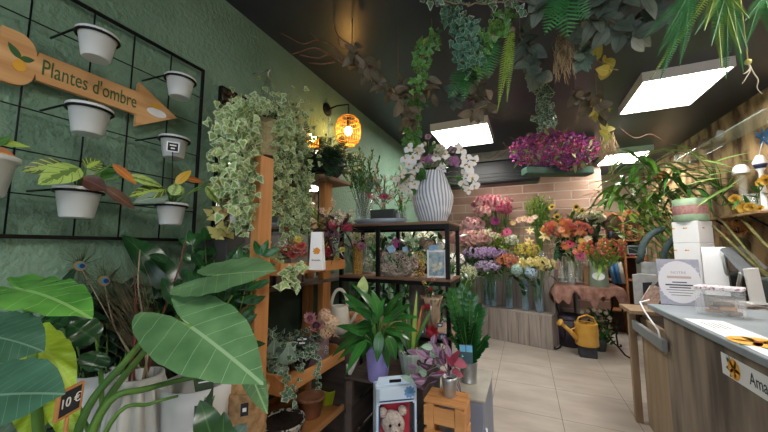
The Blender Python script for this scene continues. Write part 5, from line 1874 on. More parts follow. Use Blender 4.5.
# ================================================================== FRONT ROW: CRATES AND POTS
# dark slatted crate
def crate(name, label, x0, x1, y0, y1, z, m, mi, slat=5, wall=.014, open_front=True, base=0):
    t = thing(name, label, 'crate', ((x0 + x1) / 2, (y0 + y1) / 2, base))
    nt_ = 3
    d = (y1 - y0) / nt_
    q = MB()
    for k in range(nt_):
        q.box(((x0 + x1) / 2, y0 + d * (k + .5), z - wall / 2), (x1 - x0, d - .006, wall), bev=.003)
    part('top', q, m, t)
    for sx, xx in ((0, x0 + wall / 2), (1, x1 - wall / 2)):
        q = MB()
        hh = (z - wall - base) / slat
        for k in range(slat):
            q.box((xx, (y0 + y1) / 2, base + hh * (k + .5)), (wall, y1 - y0, hh - .014), bev=.003)
        part('side', q, mi, t)
    q = MB()
    for k in range(slat):
        q.box(((x0 + x1) / 2, y1 - wall * 1.5 if open_front else y0 + wall * 1.2, base + hh * (k + .5)), (x1 - x0 - 2 * wall, wall, hh - .026), bev=.003)
    part('back' if open_front else 'front', q, mi, t)
    for xx in (x0 + .03, x1 - .03):
        for yy_ in (y0 + .014, y1 - .03):
            q = MB(); q.box((xx - (.004 if xx < (x0 + x1) / 2 else -.004), yy_, (base + z - wall) / 2), (.03, .026, z - wall - base), bev=.003); part('corner_post', q, m, t)
    return t


zc1 = .85
a = at(344, 376, Z=zc1); b_ = at(418, 388, Z=zc1)
DX0, DY0 = a.x, a.y
DX1 = at(414, 385, Y=DY0).x
crate('dark_crate', 'dark wooden slatted crate open at the front, under the lavender pot', DX0, DX1, DY0, DY0 + .32, zc1, M_darkwood, woodmat('dark_crate_slat', '#2c2825', '#453c36', axis=1), 6)
# shelf inside the crate that carries the toy box
q = MB(); zt_ = .5
q.box(((DX0 + DX1) / 2, DY0 + .15, zt_), (DX1 - DX0 - .05, .26, .014), bev=.003)
solo('crate_board', q, M_darkwood, 'dark board lying inside the slatted crate under the toy box', 'board', ((DX0 + DX1) / 2, DY0 + .15, zt_))
# toy box
t0 = 1.28
A, B_ = at(374, 386, t=t0), at(413, 383, t=t0 + .03)
wx = (B_ - A).length
c = (A + B_) / 2
hb = c.z - .507
c = V((c.x, c.y + .01, .507))
xd = (B_ - A); xd.z = 0; xd.normalize(); yd = V((-xd.y, xd.x, 0))
rz = math.atan2(xd.y, xd.x)
M = Matrix.Translation(c) @ Matrix.Rotation(rz, 4, 'Z')
t = thing('toy_box', 'pale blue gift box with a red window showing a plush toy in the dark crate', 'box', c)
m = MB()
M_pbl = mat('pale_blue_carton', '#b4c8dc', '#c8d8e6', rough=.5, scale=6)
dpt = .07
for (cx, cz, dx, dz) in ((0, hb - .03, wx, .06), (0, .015, wx, .03), (-wx / 2 + .007, hb / 2, .014, hb), (wx / 2 - .007, hb / 2, .014, hb)):
    m.box((0, 0, 0), (dx, .004, dz), bev=.001, M=M @ Matrix.Translation((cx, -dpt / 2, cz)))
for (cx, dx) in ((-wx / 2, .004), (wx / 2, .004)):
    m.box((0, 0, 0), (dx, dpt, hb), bev=.001, M=M @ Matrix.Translation((cx, 0, hb / 2)))
m.box((0, 0, 0), (wx, dpt, .004), bev=.001, M=M @ Matrix.Translation((0, 0, hb)))
part('carton', m, M_pbl, t)
m = MB(); m.box((0, 0, 0), (wx - .01, .004, hb - .02), bev=.001, M=M @ Matrix.Translation((0, .012, hb / 2))); part('red_backing', m, mat('red_card', '#b0283c', '#c03a4c', rough=.6), t)
m = MB()
m.poly([M @ V((-wx * .5, -.012, hb)), M @ V((wx * .5, -.012, hb)), M @ V((wx * .42, -.012, hb + .035)), M @ V((-wx * .42, -.012, hb + .035))], M.to_3x3() @ V((0, .004, 0))); part('carry_flap', m, M_pbl, t)
m = MB(); m.box((0, 0, 0), (.05, .006, .012), bev=.003, M=M @ Matrix.Translation((0, -.012, hb + .016))); part('handle_slot', m, M_black, t)
m = MB()
for (cx, cz, dx, dz) in ((0, hb - .05, wx * .86, .005), (-wx * .43, hb / 2 - .02, .006, hb - .09), (wx * .43, hb / 2 - .02, .006, hb - .09)):
    m.box((0, 0, 0), (dx, .003, dz), bev=.001, M=M @ Matrix.Translation((cx, -dpt / 2 - .003, cz)))
part('window_trim', m, mat('navy_print', '#2c3c60', rough=.6), t)
m = MB()
fl = M @ V((wx * .33, -dpt / 2 - .003, hb - .022))
for i in range(9):
    a = i * .7
    m.leaf(fl, xd * math.cos(a) + V((0, 0, 1)) * math.sin(a), -yd, .024, .016, 'petal', 0, 0, 3)
part('printed_flower', m, mat('blue_print', '#5c88b8', '#7ca4cc', rough=.6), t)
# plush toy, standing inside
c2 = M @ V((-.012, -.012, .02))
t2 = thing('plush_toy', 'beige plush animal toy standing behind the red window of the box', 'plush toy', c2)
hp_ = hb - .11
m = MB()
m.ball(c2 + V((0, 0, hp_ * .32)), hp_ * .27, 0, 16, 12, (.85, .45, 1.2))
m.ball(c2 + V((0, 0, hp_ * .78)), hp_ * .2, 0, 16, 12, (1, .6, .95))
for sg in (-1, 1):
    m.ball(c2 + xd * (sg * hp_ * .16) + V((0, 0, hp_ * .95)), hp_ * .075, 0, 10, 8)
    m.tube([c2 + xd * (sg * hp_ * .2) + V((0, 0, hp_ * .5)), c2 + xd * (sg * hp_ * .28) - yd * .015 + V((0, 0, hp_ * .34)), c2 + xd * (sg * hp_ * .2) - yd * .03 + V((0, 0, hp_ * .26))], [hp_ * .07, hp_ * .065, hp_ * .06], 10)
    m.tube([c2 + xd * (sg * hp_ * .12) + V((0, 0, hp_ * .16)), c2 + xd * (sg * hp_ * .15) - yd * .01 + V((0, 0, hp_ * .02))], [hp_ * .09, hp_ * .1], 10)
m.ball(c2 - yd * (hp_ * .16) + V((0, 0, hp_ * .74)), hp_ * .085, 0, 10, 8)
part('body', m, mat('beige_plush', '#a89890', '#c4b6ac', rough=.95, scale=90, bump=.7, bscale=150), t2)
m = MB()
for sg in (-1, 1):
    m.ball(c2 + xd * (sg * hp_ * .07) - yd * (hp_ * .165) + V((0, 0, hp_ * .83)), hp_ * .022, 0, 8, 6)
m.ball(c2 - yd * (hp_ * .24) + V((0, 0, hp_ * .76)), hp_ * .025, 0, 8, 6)
part('eyes_and_nose', m, M_black, t2)
fp = c2 + xd * (hp_ * .2) - yd * .04 + V((0, 0, hp_ * .42))
hd = put_head(t2, fp, -yd + V((0, 0, .2)), .05, ('daisy', '#e4dccc', '#f0eae0', '#4a3428'), 'held_flower')

# lavender pot with peace lily
c = at(378, 372, t=1.42)
c = V((c.x, c.y, zc1))
k = (c - EYE).dot(FW) / F
t = thing('peace_lily', 'peace lily with long glossy leaves in a lavender pot on the dark crate', 'plant', c)
pot(t, c, 13 * k, 10 * k, at(378, 345, t=k * F).z - zc1, mat('lavender_glaze', '#8c86c8', '#9a94d4', rough=.4, scale=5), 'pot')
top = c + V((0, 0, 25 * k))
M_pl = leafmat('peace_lily_leaf', '#1f4a22', '#35702f', '#4f8a44', 'mid', rough=.24, vw=.05)
LV = [(368, 330, 333, 357, 14), (372, 322, 345, 292, 15), (366, 335, 338, 326, 15), (374, 318, 350, 308, 13), (380, 318, 374, 292, 14), (384, 320, 396, 292, 14), (388, 322, 408, 304, 15), (386, 330, 402, 352, 15), (380, 332, 377, 362, 13), (372, 334, 362, 358, 13), (366, 340, 348, 372, 12), (390, 326, 416, 332, 14), (376, 326, 366, 345, 14), (388, 336, 396, 360, 13), (378, 314, 358, 285, 13), (370, 316, 344, 300, 13), (392, 318, 400, 300, 13), (372, 328, 338, 340, 12), (378, 322, 352, 330, 13), (384, 330, 412, 342, 12), (382, 322, 404, 318, 13), (374, 324, 382, 300, 12), (368, 338, 340, 360, 11), (384, 338, 388, 368, 12), (376, 336, 370, 366, 11), (390, 320, 418, 318, 12)]
st = MB()
for (x0, y0, x1, y1, w_) in LV:
    tt = k * F - R.uniform(-.02, .14)
    P, T_ = at(x0, y0, t=tt), at(x1, y1, t=tt - R.uniform(.0, .1))
    m = MB()
    m.leaf(P, (T_ - P).normalized() + V((0, 0, .25)), (EYE - P).normalized() * .6 + V((0, 0, .8)), (T_ - P).length * 1.06, w_ * .8 * tt / F, 'lance', .6, .16, 10, wave=.015)
    part('leaf', m, M_pl, t)
    st.tube([top - V((0, 0, .03)), top.lerp(P, .6) + V((0, 0, .01)), P], .003, 5)
sp0 = at(362, 288, t=k * F - .05)
m = MB(); m.leaf(sp0 + V((0, 0, -.03)), V((.1, 0, 1)), (EYE - sp0), .085, .05, 'ovate', -.2, .3, 8); part('spathe', m, mat('pale_green_spathe', '#a8c070', '#c4d498', rough=.5), t)
st.tube([top, top.lerp(sp0, .6) + V((.02, 0, .02)), sp0 - V((0, 0, .03))], .003, 5)
part('stems', st, M_stem, t)

# fluted pale green pot with strappy plant
c = at(412, 385, t=1.5)
k = (c - EYE).dot(FW) / F
c.z = at(412, 383, t=1.5).z
hb = at(412, 352, t=1.5).z - c.z
t = thing('strap_leaf_plant', 'plant with long strappy leaves in a fluted grey green pot', 'plant', c)
m = MB(); m.lathe([(.0001, 0), (8 * k, 0), (10 * k, hb * .3), (13 * k, hb * .92), (13.2 * k, hb), (12 * k, hb), (11 * k, hb * .8), (.0001, hb * .8)], c, 72, rip=lambda a, z: 1 + .05 * abs(math.sin(a * 9)))
part('pot', m, mat('grey_green_ceramic', '#8f9c94', '#a4b0a8', rough=.5, scale=5), t)
s = MB(); s.lathe([(11 * k, hb * .82), (.0001, hb * .85)], c, 20); part('soil', s, M_soil, t)
top = c + V((0, 0, hb * .85))
for (x, y, w_, mm) in ((398, 296, .022, L_mid), (416, 300, .02, L_fernY), (404, 318, .024, L_mid), (396, 330, .022, L_grey), (410, 306, .018, L_mid), (420, 312, .016, L_rust), (430, 322, .018, L_mid), (392, 345, .02, L_dark), (426, 345, .018, L_mid), (437, 360, .014, L_grey)):
    e = at(x, y, t=k * F - R.uniform(-.05, .1))
    m = MB(); d = e - top
    m.leaf(top + rv(.012), d.normalized() + V((0, 0, .3)), (EYE - top).normalized() + V((0, 0, .5)), d.length * 1.08, w_, 'strap', .55, .15, 10)
    part('leaf', m, mm, t)
# wooden stool hidden below the fluted pot
q = MB(); q.box((c.x, c.y + .0, c.z - .015), (.16, .16, .03), bev=.004)
t = thing('plant_stool', 'dark plant stool under the fluted grey green pot', 'stool', (c.x, c.y, 0))
part('seat', q, M_darkwood, t)
for sx in (-.06, .06):
    for sy in (-.06, .06):
        q = MB(); q.box((c.x + sx, c.y + sy, (c.z - .03) / 2), (.022, .022, c.z - .03), bev=.002); part('leg', q, M_darkwood, t)

# grey box and pine crate
zg = .74
GX1, GY0, GY1 = -.2, 1.55, 1.93
q = MB(); q.box((-.305, (GY0 + GY1) / 2, zg / 2), (.21, GY1 - GY0, zg), bev=.006)
t = thing('grey_box', 'tall grey painted wooden box with a pale top carrying the zinc bucket', 'box', (-.3, 1.74, 0))
part('body', q, mat('grey_blue_paint', '#7c8090', '#8a8e9c', rough=.6, scale=6), t)
q = MB(); q.box((-.305, (GY0 + GY1) / 2, zg + .006), (.222, GY1 - GY0 + .012, .012), bev=.003); part('top', q, mat('pale_grey_board', '#9c988c', '#aeaa9e', rough=.6, scale=8), t)
q = MB(); q.tube([(GX1 + .004, GY0 + .03, .62), (GX1 + .012, GY0 + .05, .5), (GX1 + .006, GY0 + .03, .35), (GX1 + .012, GY0 + .06, .2)], .005, 6); part('ribbon', q, M_paper, t)
zg += .012
t0 = 1.27
A, B_ = at(425, 400, t=t0), at(466, 408, t=t0 - .04)
zc2 = at(424, 398, t=t0).z
CX0 = at(424, 399, t=t0).x; CY0 = at(424, 399, t=t0).y
CX1 = at(467, 407, Z=zc2).x
crate('pine_crate', 'small pale pine slatted crate standing in front of the grey box', CX0, min(CX1, CX0 + .165), CY0 - .01, CY0 + .12, zc2, M_pineX, M_pineX, 9, wall=.014, open_front=False)
# small metal pot with purple plant, on the pine crate
c = V(((CX0 + min(CX1, CX0 + .165)) / 2 + .01, CY0 + .06, zc2))
k = (c - EYE).dot(FW) / F
t = thing('purple_plant', 'purple leaved trailing plant in a small metal pot on the pine crate', 'plant', c)
pot(t, c, 8 * k, 6 * k, at(446, 377, t=k * F).z - zc2, M_zinc, 'pot')
top = c + V((0, 0, 19 * k))
for i in range(34):
    x, y = R.gauss(437, 9), R.gauss(362, 9)
    if i < 8:
        x, y = R.gauss(418, 5), R.gauss(380, 6)
    p = at(x, y, t=k * F - R.uniform(-.06, .06))
    m = MB(); d = rv(.7) + (p - top).normalized()
    m.leaf(p, d, (EYE - p).normalized() + rv(.4), R.uniform(.035, .06), R.uniform(.02, .032), 'ovate', .4, .2, 5)
    part('leaf', m, R.choice([L_purple, L_purple, leafmat('mauve_leaf', '#7c5c78', '#9c809a', '#5c3c54', 'mid', vw=.2), L_grey]), t)
st = MB()
for (x, y) in ((432, 352), (425, 372), (418, 384), (443, 356), (450, 366)):
    p = at(x, y, t=k * F); st.tube([top, top.lerp(p, .5) + V((0, 0, .03)), p], .002, 4)
part('stems', st, L_purple, t)
hs = None
t = thing('coleus_plant', 'red leaved plant beside the purple one, in front of the zinc bucket', 'plant', c + V((.03, .06, 0)))
b = c + V((.03, .12, 0))
b.z = zg
pot(t, b, 5 * k, 4 * k, 12 * k, MATS['terracotta'], 'pot')
for (x0, y0, x1, y1, w_) in ((453, 360, 466, 366, .045), (455, 366, 448, 356, .04), (452, 370, 462, 376, .035), (450, 378, 440, 372, .03), (456, 372, 452, 384, .03), (450, 364, 458, 352, .03)):
    P, T_ = at(x0, y0, t=k * F + .05), at(x1, y1, t=k * F + .02)
    m = MB(); m.leaf(P, T_ - P, (EYE - P) + V((0, 0, .3)), (T_ - P).length * 1.1, w_, 'ovate', .3, .15, 6)
    part('leaf', m, L_coleus, t)
    s = MB(); s.tube([b + V((0, 0, .03)), P], .002, 4); part('stem', s, L_purple, t)
# zinc bucket with zz plant
c = at(469, 384, t=1.62); c.z = zg
c.x = min(c.x, GX1 - .05)
k = (c - EYE).dot(FW) / F
hb = at(469, 361, t=k * F).z - zg
t = thing('zz_plant', 'zz plant with rising glossy stems in the zinc bucket on the grey box', 'plant', c)
m = MB()
pr = [(.0001, 0), (7.4 * k, 0), (7.6 * k, hb * .08), (7.3 * k, hb * .1), (8.2 * k, hb * .62), (8.6 * k, hb * .66), (8.3 * k, hb * .7), (8.9 * k, hb * .97), (9.2 * k, hb), (8.4 * k, hb), (8 * k, hb * .8), (.0001, hb * .8)]
m.lathe(pr, c, 32); part('bucket', m, M_zinc, t)
s = MB(); s.lathe([(8 * k, hb * .82), (.0001, hb * .85)], c, 20); part('soil', s, M_soil, t)
zz_plant(t, c + V((0, 0, hb * .85)), [at(x, y, t=q) for x, y, q in ((452, 296, 1.6), (462, 292, 1.66), (470, 300, 1.62), (456, 318, 1.52), (478, 312, 1.6), (484, 342, 1.56), (452, 335, 1.55), (464, 322, 1.5), (474, 330, 1.55))], n=11, L=.05, W=.036)
P = at(466, 354, t=k * F - .12)
dn = (EYE - P).normalized()
M = Matrix.Translation(P) @ basis(dn).to_4x4()
t = thing('plant_label', 'blue and teal plant label in front of the zz plant', 'plant label', P - V((0, 0, .05)), 'plant labels')
m = MB(); m.box((0, 0, 0), (.062, .085, .002), bev=.0005, M=M); part('card', m, mat('dark_teal_card', '#1c3a44', '#28505c', rough=.5), t)
m = MB()
m.box((0, 0, 0), (.028, .03, .001), bev=0, M=M @ Matrix.Translation((-.016, .024, .0015)))
m.box((0, 0, 0), (.028, .03, .001), bev=0, M=M @ Matrix.Translation((.016, .024, .0015)))
part('print', m, mat('sky_print', '#5aa4cc', '#6cb4d8', rough=.5), t)
m = MB()
for a in (-.4, .5):
    m.leaf(P + dn * .0016 + V((0, 0, -.034)) + RT * (.018 * a), V((0, 0, 1)) + RT * a, dn, .034, .014, 'lance', 0, 0, 4)
part('printed_leaf', m, mat('mint_print', '#8cd0b8', rough=.5), t)
m = MB(); m.tube([P - V((0, 0, .04)), c + V((0, -.03, hb * .85))], .002, 4); part('stick', m, M_paper, t)
# white hand shaped ornament left of the lavender pot (small twigs)
p = at(353, 364, t=1.42)
t = solo('white_coral_ornament', (lambda q: ([q.tube([at(350, 374, t=1.42), at(350, 374, t=1.42).lerp(at(x, y, t=1.42), .6) + rv(.004), at(x, y, t=1.42)], [.007, .006, .003], 6) for x, y in ((356, 352), (359, 357), (352, 358), (347, 364), (356, 364))], q)[1])(MB()), mat('white_plaster', '#c4c2be', '#d4d2ce', rough=.7), 'small white branching ornament left of the lavender pot', 'ornament', at(350, 375, t=1.42))

# ================================================================== CUT FLOWERS AT THE BACK
M_tube = mat('blue_tinted_glass', '#a8cce4', rough=.04, alpha=.26, spec=.9)
# tall glass tubes stand on the lower tier
tubes = []
for k, x in enumerate((484, 490, 507, 523, 537)):
    q = P0.lerp(P1, (at(x, 312, Y=5.25).x - P0.x) / (P1.x - P0.x)) - bn * .12
    h = at(x, 279, Y=q.y).z - ZT1
    lb = ('leftmost tall glass tube standing on the lower bench tier', 'second tall glass tube from the left on the lower bench tier', 'middle tall glass tube of five on the lower bench tier', 'fourth tall glass tube from the left on the lower bench tier', 'rightmost tall glass tube standing on the lower bench tier')[k]
    glass_vase(lb, V((q.x, q.y, ZT1)), .055, h, M_tube, 'tall glass tubes on the bench', n=18)
    tubes.append(V((q.x, q.y, ZT1 + .03)))
YB1 = 5.2
bunch('wide mass of lilac chrysanthemums in the leftmost tube', tubes[0], dome(484, 253, 22, 5, 58, 5.2, .085, [('mum', '#a983b8', '#b896c4'), ('mum', '#b08cb8', '#c29fca')], .15), leaf=L_dark, nleaf=40, leafL=.14, leafW=.05, leafprof='ovate', leafzone=(.78, .97))
bunch('pale lilac chrysanthemums below the wide lilac mass', tubes[1], dome(488, 266, 13, 5, 30, 5.1, .08, [('mum', '#b6a0c4', '#c8b4d2')], .15), leaf=L_dark, nleaf=30, leafL=.14, leafW=.05, leafprof='ovate', leafzone=(.78, .97))
bunch('coral and salmon chrysanthemums in the middle tube', tubes[2], dome(507, 261, 12, 6, 32, 5.15, .085, [('mum', '#b85a48', '#cc7258'), ('mum', '#c06a5c', '#d08470'), ('mum', '#c8763c', '#d89050')], .15), leaf=L_dark, nleaf=30, leafL=.14, leafW=.05, leafprof='ovate', leafzone=(.78, .97))
bunch('pale yellow chrysanthemums in the rightmost tube', tubes[4], dome(535, 264, 20, 6, 44, 5.1, .095, [('mum', '#d4bf58', '#e2d27c'), ('mum', '#d8c878', '#e8dca0')], .15), leaf=L_dark, nleaf=40, leafL=.14, leafW=.05, leafprof='ovate', leafzone=(.78, .97))
hs = [(at(x, y, Y=4.98), (EYE - at(x, y, Y=5)).normalized() + V((0, 0, .5)), s, k) for x, y, s, k in ((517, 270, .2, ('hydrangea', '#6c9088', '#8aaaa0')), (531, 272, .21, ('hydrangea', '#7c9cb4', '#98b4c6')))]
bunch('two blue hydrangea heads in front of the pale yellow chrysanthemums', tubes[3], hs, leaf=L_dark, nleaf=12, leafL=.14, leafW=.07, leafprof='ovate')

# buckets on the upper tier and on low stands behind it
M_bucket = mat('dark_bucket', '#3c4442', rough=.6)


def bucket(x, Y, z, label, r=.085, h=.24, m=None):
    c = at(x, 250, Y=Y)
    c.z = z
    t = thing('flower_bucket', label, 'bucket', c, 'dark flower buckets at the back')
    mb = MB(); mb.lathe([(.0001, 0), (r * .8, 0), (r, h), (r - .005, h), (r * .8 - .004, .01), (.0001, .01)], c, 24)
    part('body', mb, m or M_bucket, t)
    mb = MB(); mb.tube([c + V((r * math.cos(a), r * math.sin(a), h)) for a in [i * PI / 12 for i in range(24)]], .005, 6, closed=True); part('rim', mb, m or M_bucket, t)
    return c + V((0, 0, .03))


YU = 5.42
def upper(x):
    q = P0.lerp(P1, (at(x, 270, Y=5.45).x - P0.x) / (P1.x - P0.x)) - bn * .36
    return q
# long rear trestle for the back row
m = MB(); m.box((-.35, 5.84, .95), (2.2, .26, .03), bev=.004)
t = thing('rear_trestle', 'plain wooden trestle against the brick wall behind the tiered bench', 'trestle', (-.35, 5.84, 0))
part('top', m, M_greywood, t)
for x in (-1.4, -.7, 0, .7):
    m = MB(); m.box((x, 5.84, .4675), (.04, .22, .935), bev=.003); part('leg', m, M_greywood, t)
zr = .966
b = bucket(500, 5.84, zr, 'dark bucket of the pink carnations by the brick wall', .09, .55)
PK = [('carnation', '#c97f84', '#dc9da0'), ('carnation', '#c4737c', '#d48e94')]
HP = [('carnation', '#b83c62', '#cc5878')]
hd = dome(492, 203, 21, 8, 40, 5.75, .1, PK + [('carnation', '#b85a6c', '#c87480')], .15) + dome(505, 208, 7, 5, 10, 5.6, .1, HP, .1) + dome(484, 211, 9, 4, 10, 5.6, .11, [('carnation', '#dc9c98', '#e8b4ae')], .1)
bunch('big bouquet of rose pink and hot pink carnations by the brick wall', b, hd, leaf=L_mid, nleaf=50, leafL=.2, leafW=.025, leafprof='lance', leafzone=(.6, .98))
b = bucket(474, 5.84, zr, 'dark bucket of light pink carnations left of the rose pink ones', .08, .4)
bunch('light pink carnations behind the shelving leg', b, dome(473, 224, 12, 6, 20, 5.6, .1, [('carnation', '#d8a4a4', '#e8c0bc'), ('carnation', '#d4959c', '#e0b0b2')], .12), leaf=L_mid, nleaf=24, leafL=.16, leafW=.022, leafzone=(.5, .97))
for (x, y, s, k, lb) in ((495, 221, .17, ('carnation', '#a8287c', '#c03c94'), 'single magenta dahlia like flower below the pink carnations'), (507, 232, .15, ('gerbera', '#b82c5c', '#cc4070', '#5c1c34'), 'single crimson gerbera above the white flowers'), (501, 236, .11, ('rose', '#cf7480', '#dc8c94'), 'single pink rose next to the crimson gerbera')):
    c = at(x, 262, Y=5.6); c.z = zr if False else ZT2
    q = upper(x); c = V((q.x, q.y, ZT2))
    glass_vase('slim clear tube under the ' + lb.split(' ', 1)[1].split(' below')[0].split(' above')[0].split(' next')[0], c, .028, .2, M_glass, 'slim tubes at the back', n=14, water=False)
    p = at(x, y, Y=c.y - .05)
    bunch(lb, c + V((0, 0, .02)), [(p, (EYE - p).normalized() + V((0, 0, .4)), s, k)], 'flower', 'single_flower', leaf=L_mid, nleaf=3, leafL=.1, leafW=.03)
q = upper(478); b = V((q.x, q.y, ZT2))
b = bucket(470, q.y, ZT2, 'dark bucket of salmon pink carnations on the upper bench tier', .08, .18)
bunch('broad row of salmon pink carnations above the lilac mass', b, dome(473, 238, 24, 7, 46, 5.4, .095, [('carnation', '#d08c88', '#e0a8a2'), ('carnation', '#c97c80', '#d89a98'), ('carnation', '#d8a098', '#e8beb4')], .12), leaf=L_mid, nleaf=40, leafL=.16, leafW=.025, leafzone=(.4, .97))
q = upper(490); b = bucket(488, q.y + .02, ZT2, 'dark bucket of white and cream stocks on the upper bench tier', .07, .18)
bunch('cream white and blush stocks just above the lilac mass', b, dome(488, 236, 11, 6, 22, 5.42, .08, [('carnation', '#dcd0bc', '#ece4d4'), ('carnation', '#dcb8b0', '#e8ccc4'), ('carnation', '#ccc890', '#dcd8a8')], .12), leaf=L_fernY, nleaf=30, leafL=.12, leafW=.03, leafzone=(.4, .97))
q = upper(503); b = bucket(503, q.y - .02, ZT2, 'dark bucket of yellow green foliage on the upper bench tier', .07, .16)
t = thing('foliage_bunch', 'yellow green filler foliage between lilac and coral flowers', 'foliage', b)
lf = MB(); st = MB()
for i in range(160):
    p = at(R.gauss(502, 8), R.gauss(249, 5), Y=5.35 + R.uniform(-.1, .1))
    lf.leaf(p, (p - b).normalized() + rv(.9), V((0, 0, 1)) + rv(.5), .09, .035, 'ovate', .5, .15, 4)
    if i % 8 == 0:
        st.tube([b, p], .003, 4)
part('foliage', lf, leafmat('olive_filler_leaf', '#5c7428', '#88a03c', '#a8b85c', 'mid'), t); part('stems', st, M_stem, t)
q = upper(512); b = V((q.x, q.y, ZT2))
glass_vase('slim clear tube of the white carnations on the upper bench tier', b, .035, .2, M_glass, 'slim tubes at the back', n=14, water=False)
bunch('small clump of white carnations below the crimson gerbera', b + V((0, 0, .02)), dome(512, 240, 5, 3, 6, 5.4, .11, [('carnation', '#dcdcc8', '#eceadc')], .05), leaf=L_mid, nleaf=8, leafL=.12, leafW=.02)
q = upper(527); b = bucket(527, q.y, ZT2, 'dark bucket of small yellow button flowers', .075, .14)
bunch('bushy spray of small yellow button flowers above the pale yellow mass', b, dome(527, 250, 13, 7, 46, 5.35, .06, [('mum', '#c8ac20', '#dcc63c'), ('mum', '#d0b830', '#e0d058')], .14), leaf=leafmat('spray_leaf', '#3c5c22', '#5c7c30', '#7c9c48', 'mid'), nleaf=70, leafL=.09, leafW=.025, leafzone=(.4, .98), stem=.0025)
# left, white and cream sprays seen through the shelving
b = bucket(455, 5.3, 0, 'tall dark bucket left of the tiered bench with white daisies', .11, .75)
bunch('white daisy spray behind the shelving leg', b, dome(454, 259, 11, 6, 34, 5.0, .075, [('daisy', '#dcdce0', '#ececf0')], .15), leaf=L_mid, nleaf=50, leafL=.12, leafW=.02, leafzone=(.5, .97), stem=.0025)
b = bucket(466, 5.0, 0, 'tall dark bucket in front of the white daisies at the bench end', .11, .62)
bunch('cream green spray above the zz plant in the zinc bucket', b, dome(465, 273, 11, 7, 44, 4.75, .07, [('cluster', '#c4c898', '#d8dcb4'), ('cluster', '#b8bc88', '#d0d4a4')], .15), leaf=L_mid, nleaf=90, leafL=.14, leafW=.03, leafzone=(.4, .97), stem=.0025)
b = bucket(412, 4.2, 0, 'tall dark bucket seen through the shelving on the right', .14, .8)
bunch('mass of small white and cream flowers seen through the shelving', b, dome(414, 238, 24, 9, 60, 3.9, .075, [('cluster', '#c8c8b8', '#dcdccc'), ('daisy', '#d8d8d0', '#e8e8e0'), ('cluster', '#b8bc90', '#ccd0a8')], .2), leaf=L_mid, nleaf=120, leafL=.14, leafW=.035, leafzone=(.4, .97), stem=.0025)
b = bucket(362, 2.75, 0, 'tall dark bucket seen through the shelving on the left', .14, .8)
bunch('small white and pale green flowers behind the gold vase', b, dome(364, 236, 20, 9, 44, 2.7, .06, [('cluster', '#bcc0a4', '#d0d4b8'), ('daisy', '#ccccbc', '#dcdccc'), ('cluster', '#8c9c6c', '#a8b484')], .2), leaf=L_mid, nleaf=90, leafL=.13, leafW=.035, leafzone=(.4, .97), stem=.0025)
for (x, Y, lb) in ((388, 2.85, 'left'), (428, 3.3, 'right')):
    b = bucket(x, Y, 0, 'tall dark bucket of deep green foliage behind the shelving, on the ' + lb, .13, .8)
    t = thing('foliage_bunch', 'dense deep green foliage behind the shelving, on the ' + lb, 'foliage', b)
    lf, st = MB(), MB()
    for i in range(260):
        p = at(R.gauss(x - 4, 16), R.uniform(236, 345), Y=Y + R.uniform(-.12, .12))
        p.x = max(p.x, WX + .06)
        lf.leaf(p, rv(1) + V((0, 0, .4)), V((0, -.6, 1)) + rv(.5), R.uniform(.09, .17), .045, 'lance', R.uniform(.2, .9), .15, 4)
        if i % 9 == 0:
            st.tube([b, b.lerp(p, .6) + V((0, 0, .03)), p], .004, 4)
    part('foliage', lf, MATS['deep_shade_leaf'] if lb == 'left' else L_dark, t); part('stems', st, M_stem, t)
# green goldenrod bouquet in a glass
c = at(541, 262, Y=5.84); c.z = zr
glass_vase('tall clear vase with the yellow green goldenrod by the brick wall', c, .06, .42, M_glass)
b = c + V((0, 0, .03))
t = thing('foliage_bunch', 'fan shaped yellow green goldenrod bouquet against the brick wall', 'foliage', b)
lf, st = MB(), MB()
for i in range(70):
    u = R.uniform(-1, 1)
    e = at(539 + 13 * u, R.uniform(196, 207) + 2 * abs(u), Y=5.8 + R.uniform(-.1, .08))
    st.tube([b + rv(.02), b.lerp(e, .5) * .5 + V((b.x, b.y, b.lerp(e, .5).z)) * .5, e], .003, 4)
    for k in range(7):
        p = b.lerp(e, .72 + k * .045)
        lf.leaf(p, (e - b).normalized() + rv(.8), rv(1), .06, .025, 'lance', .2, .1, 3)
part('foliage', lf, leafmat('goldenrod_leaf', '#5a7a1e', '#8aa030', '#b0b84c', 'mid'), t); part('stems', st, M_stem, t)
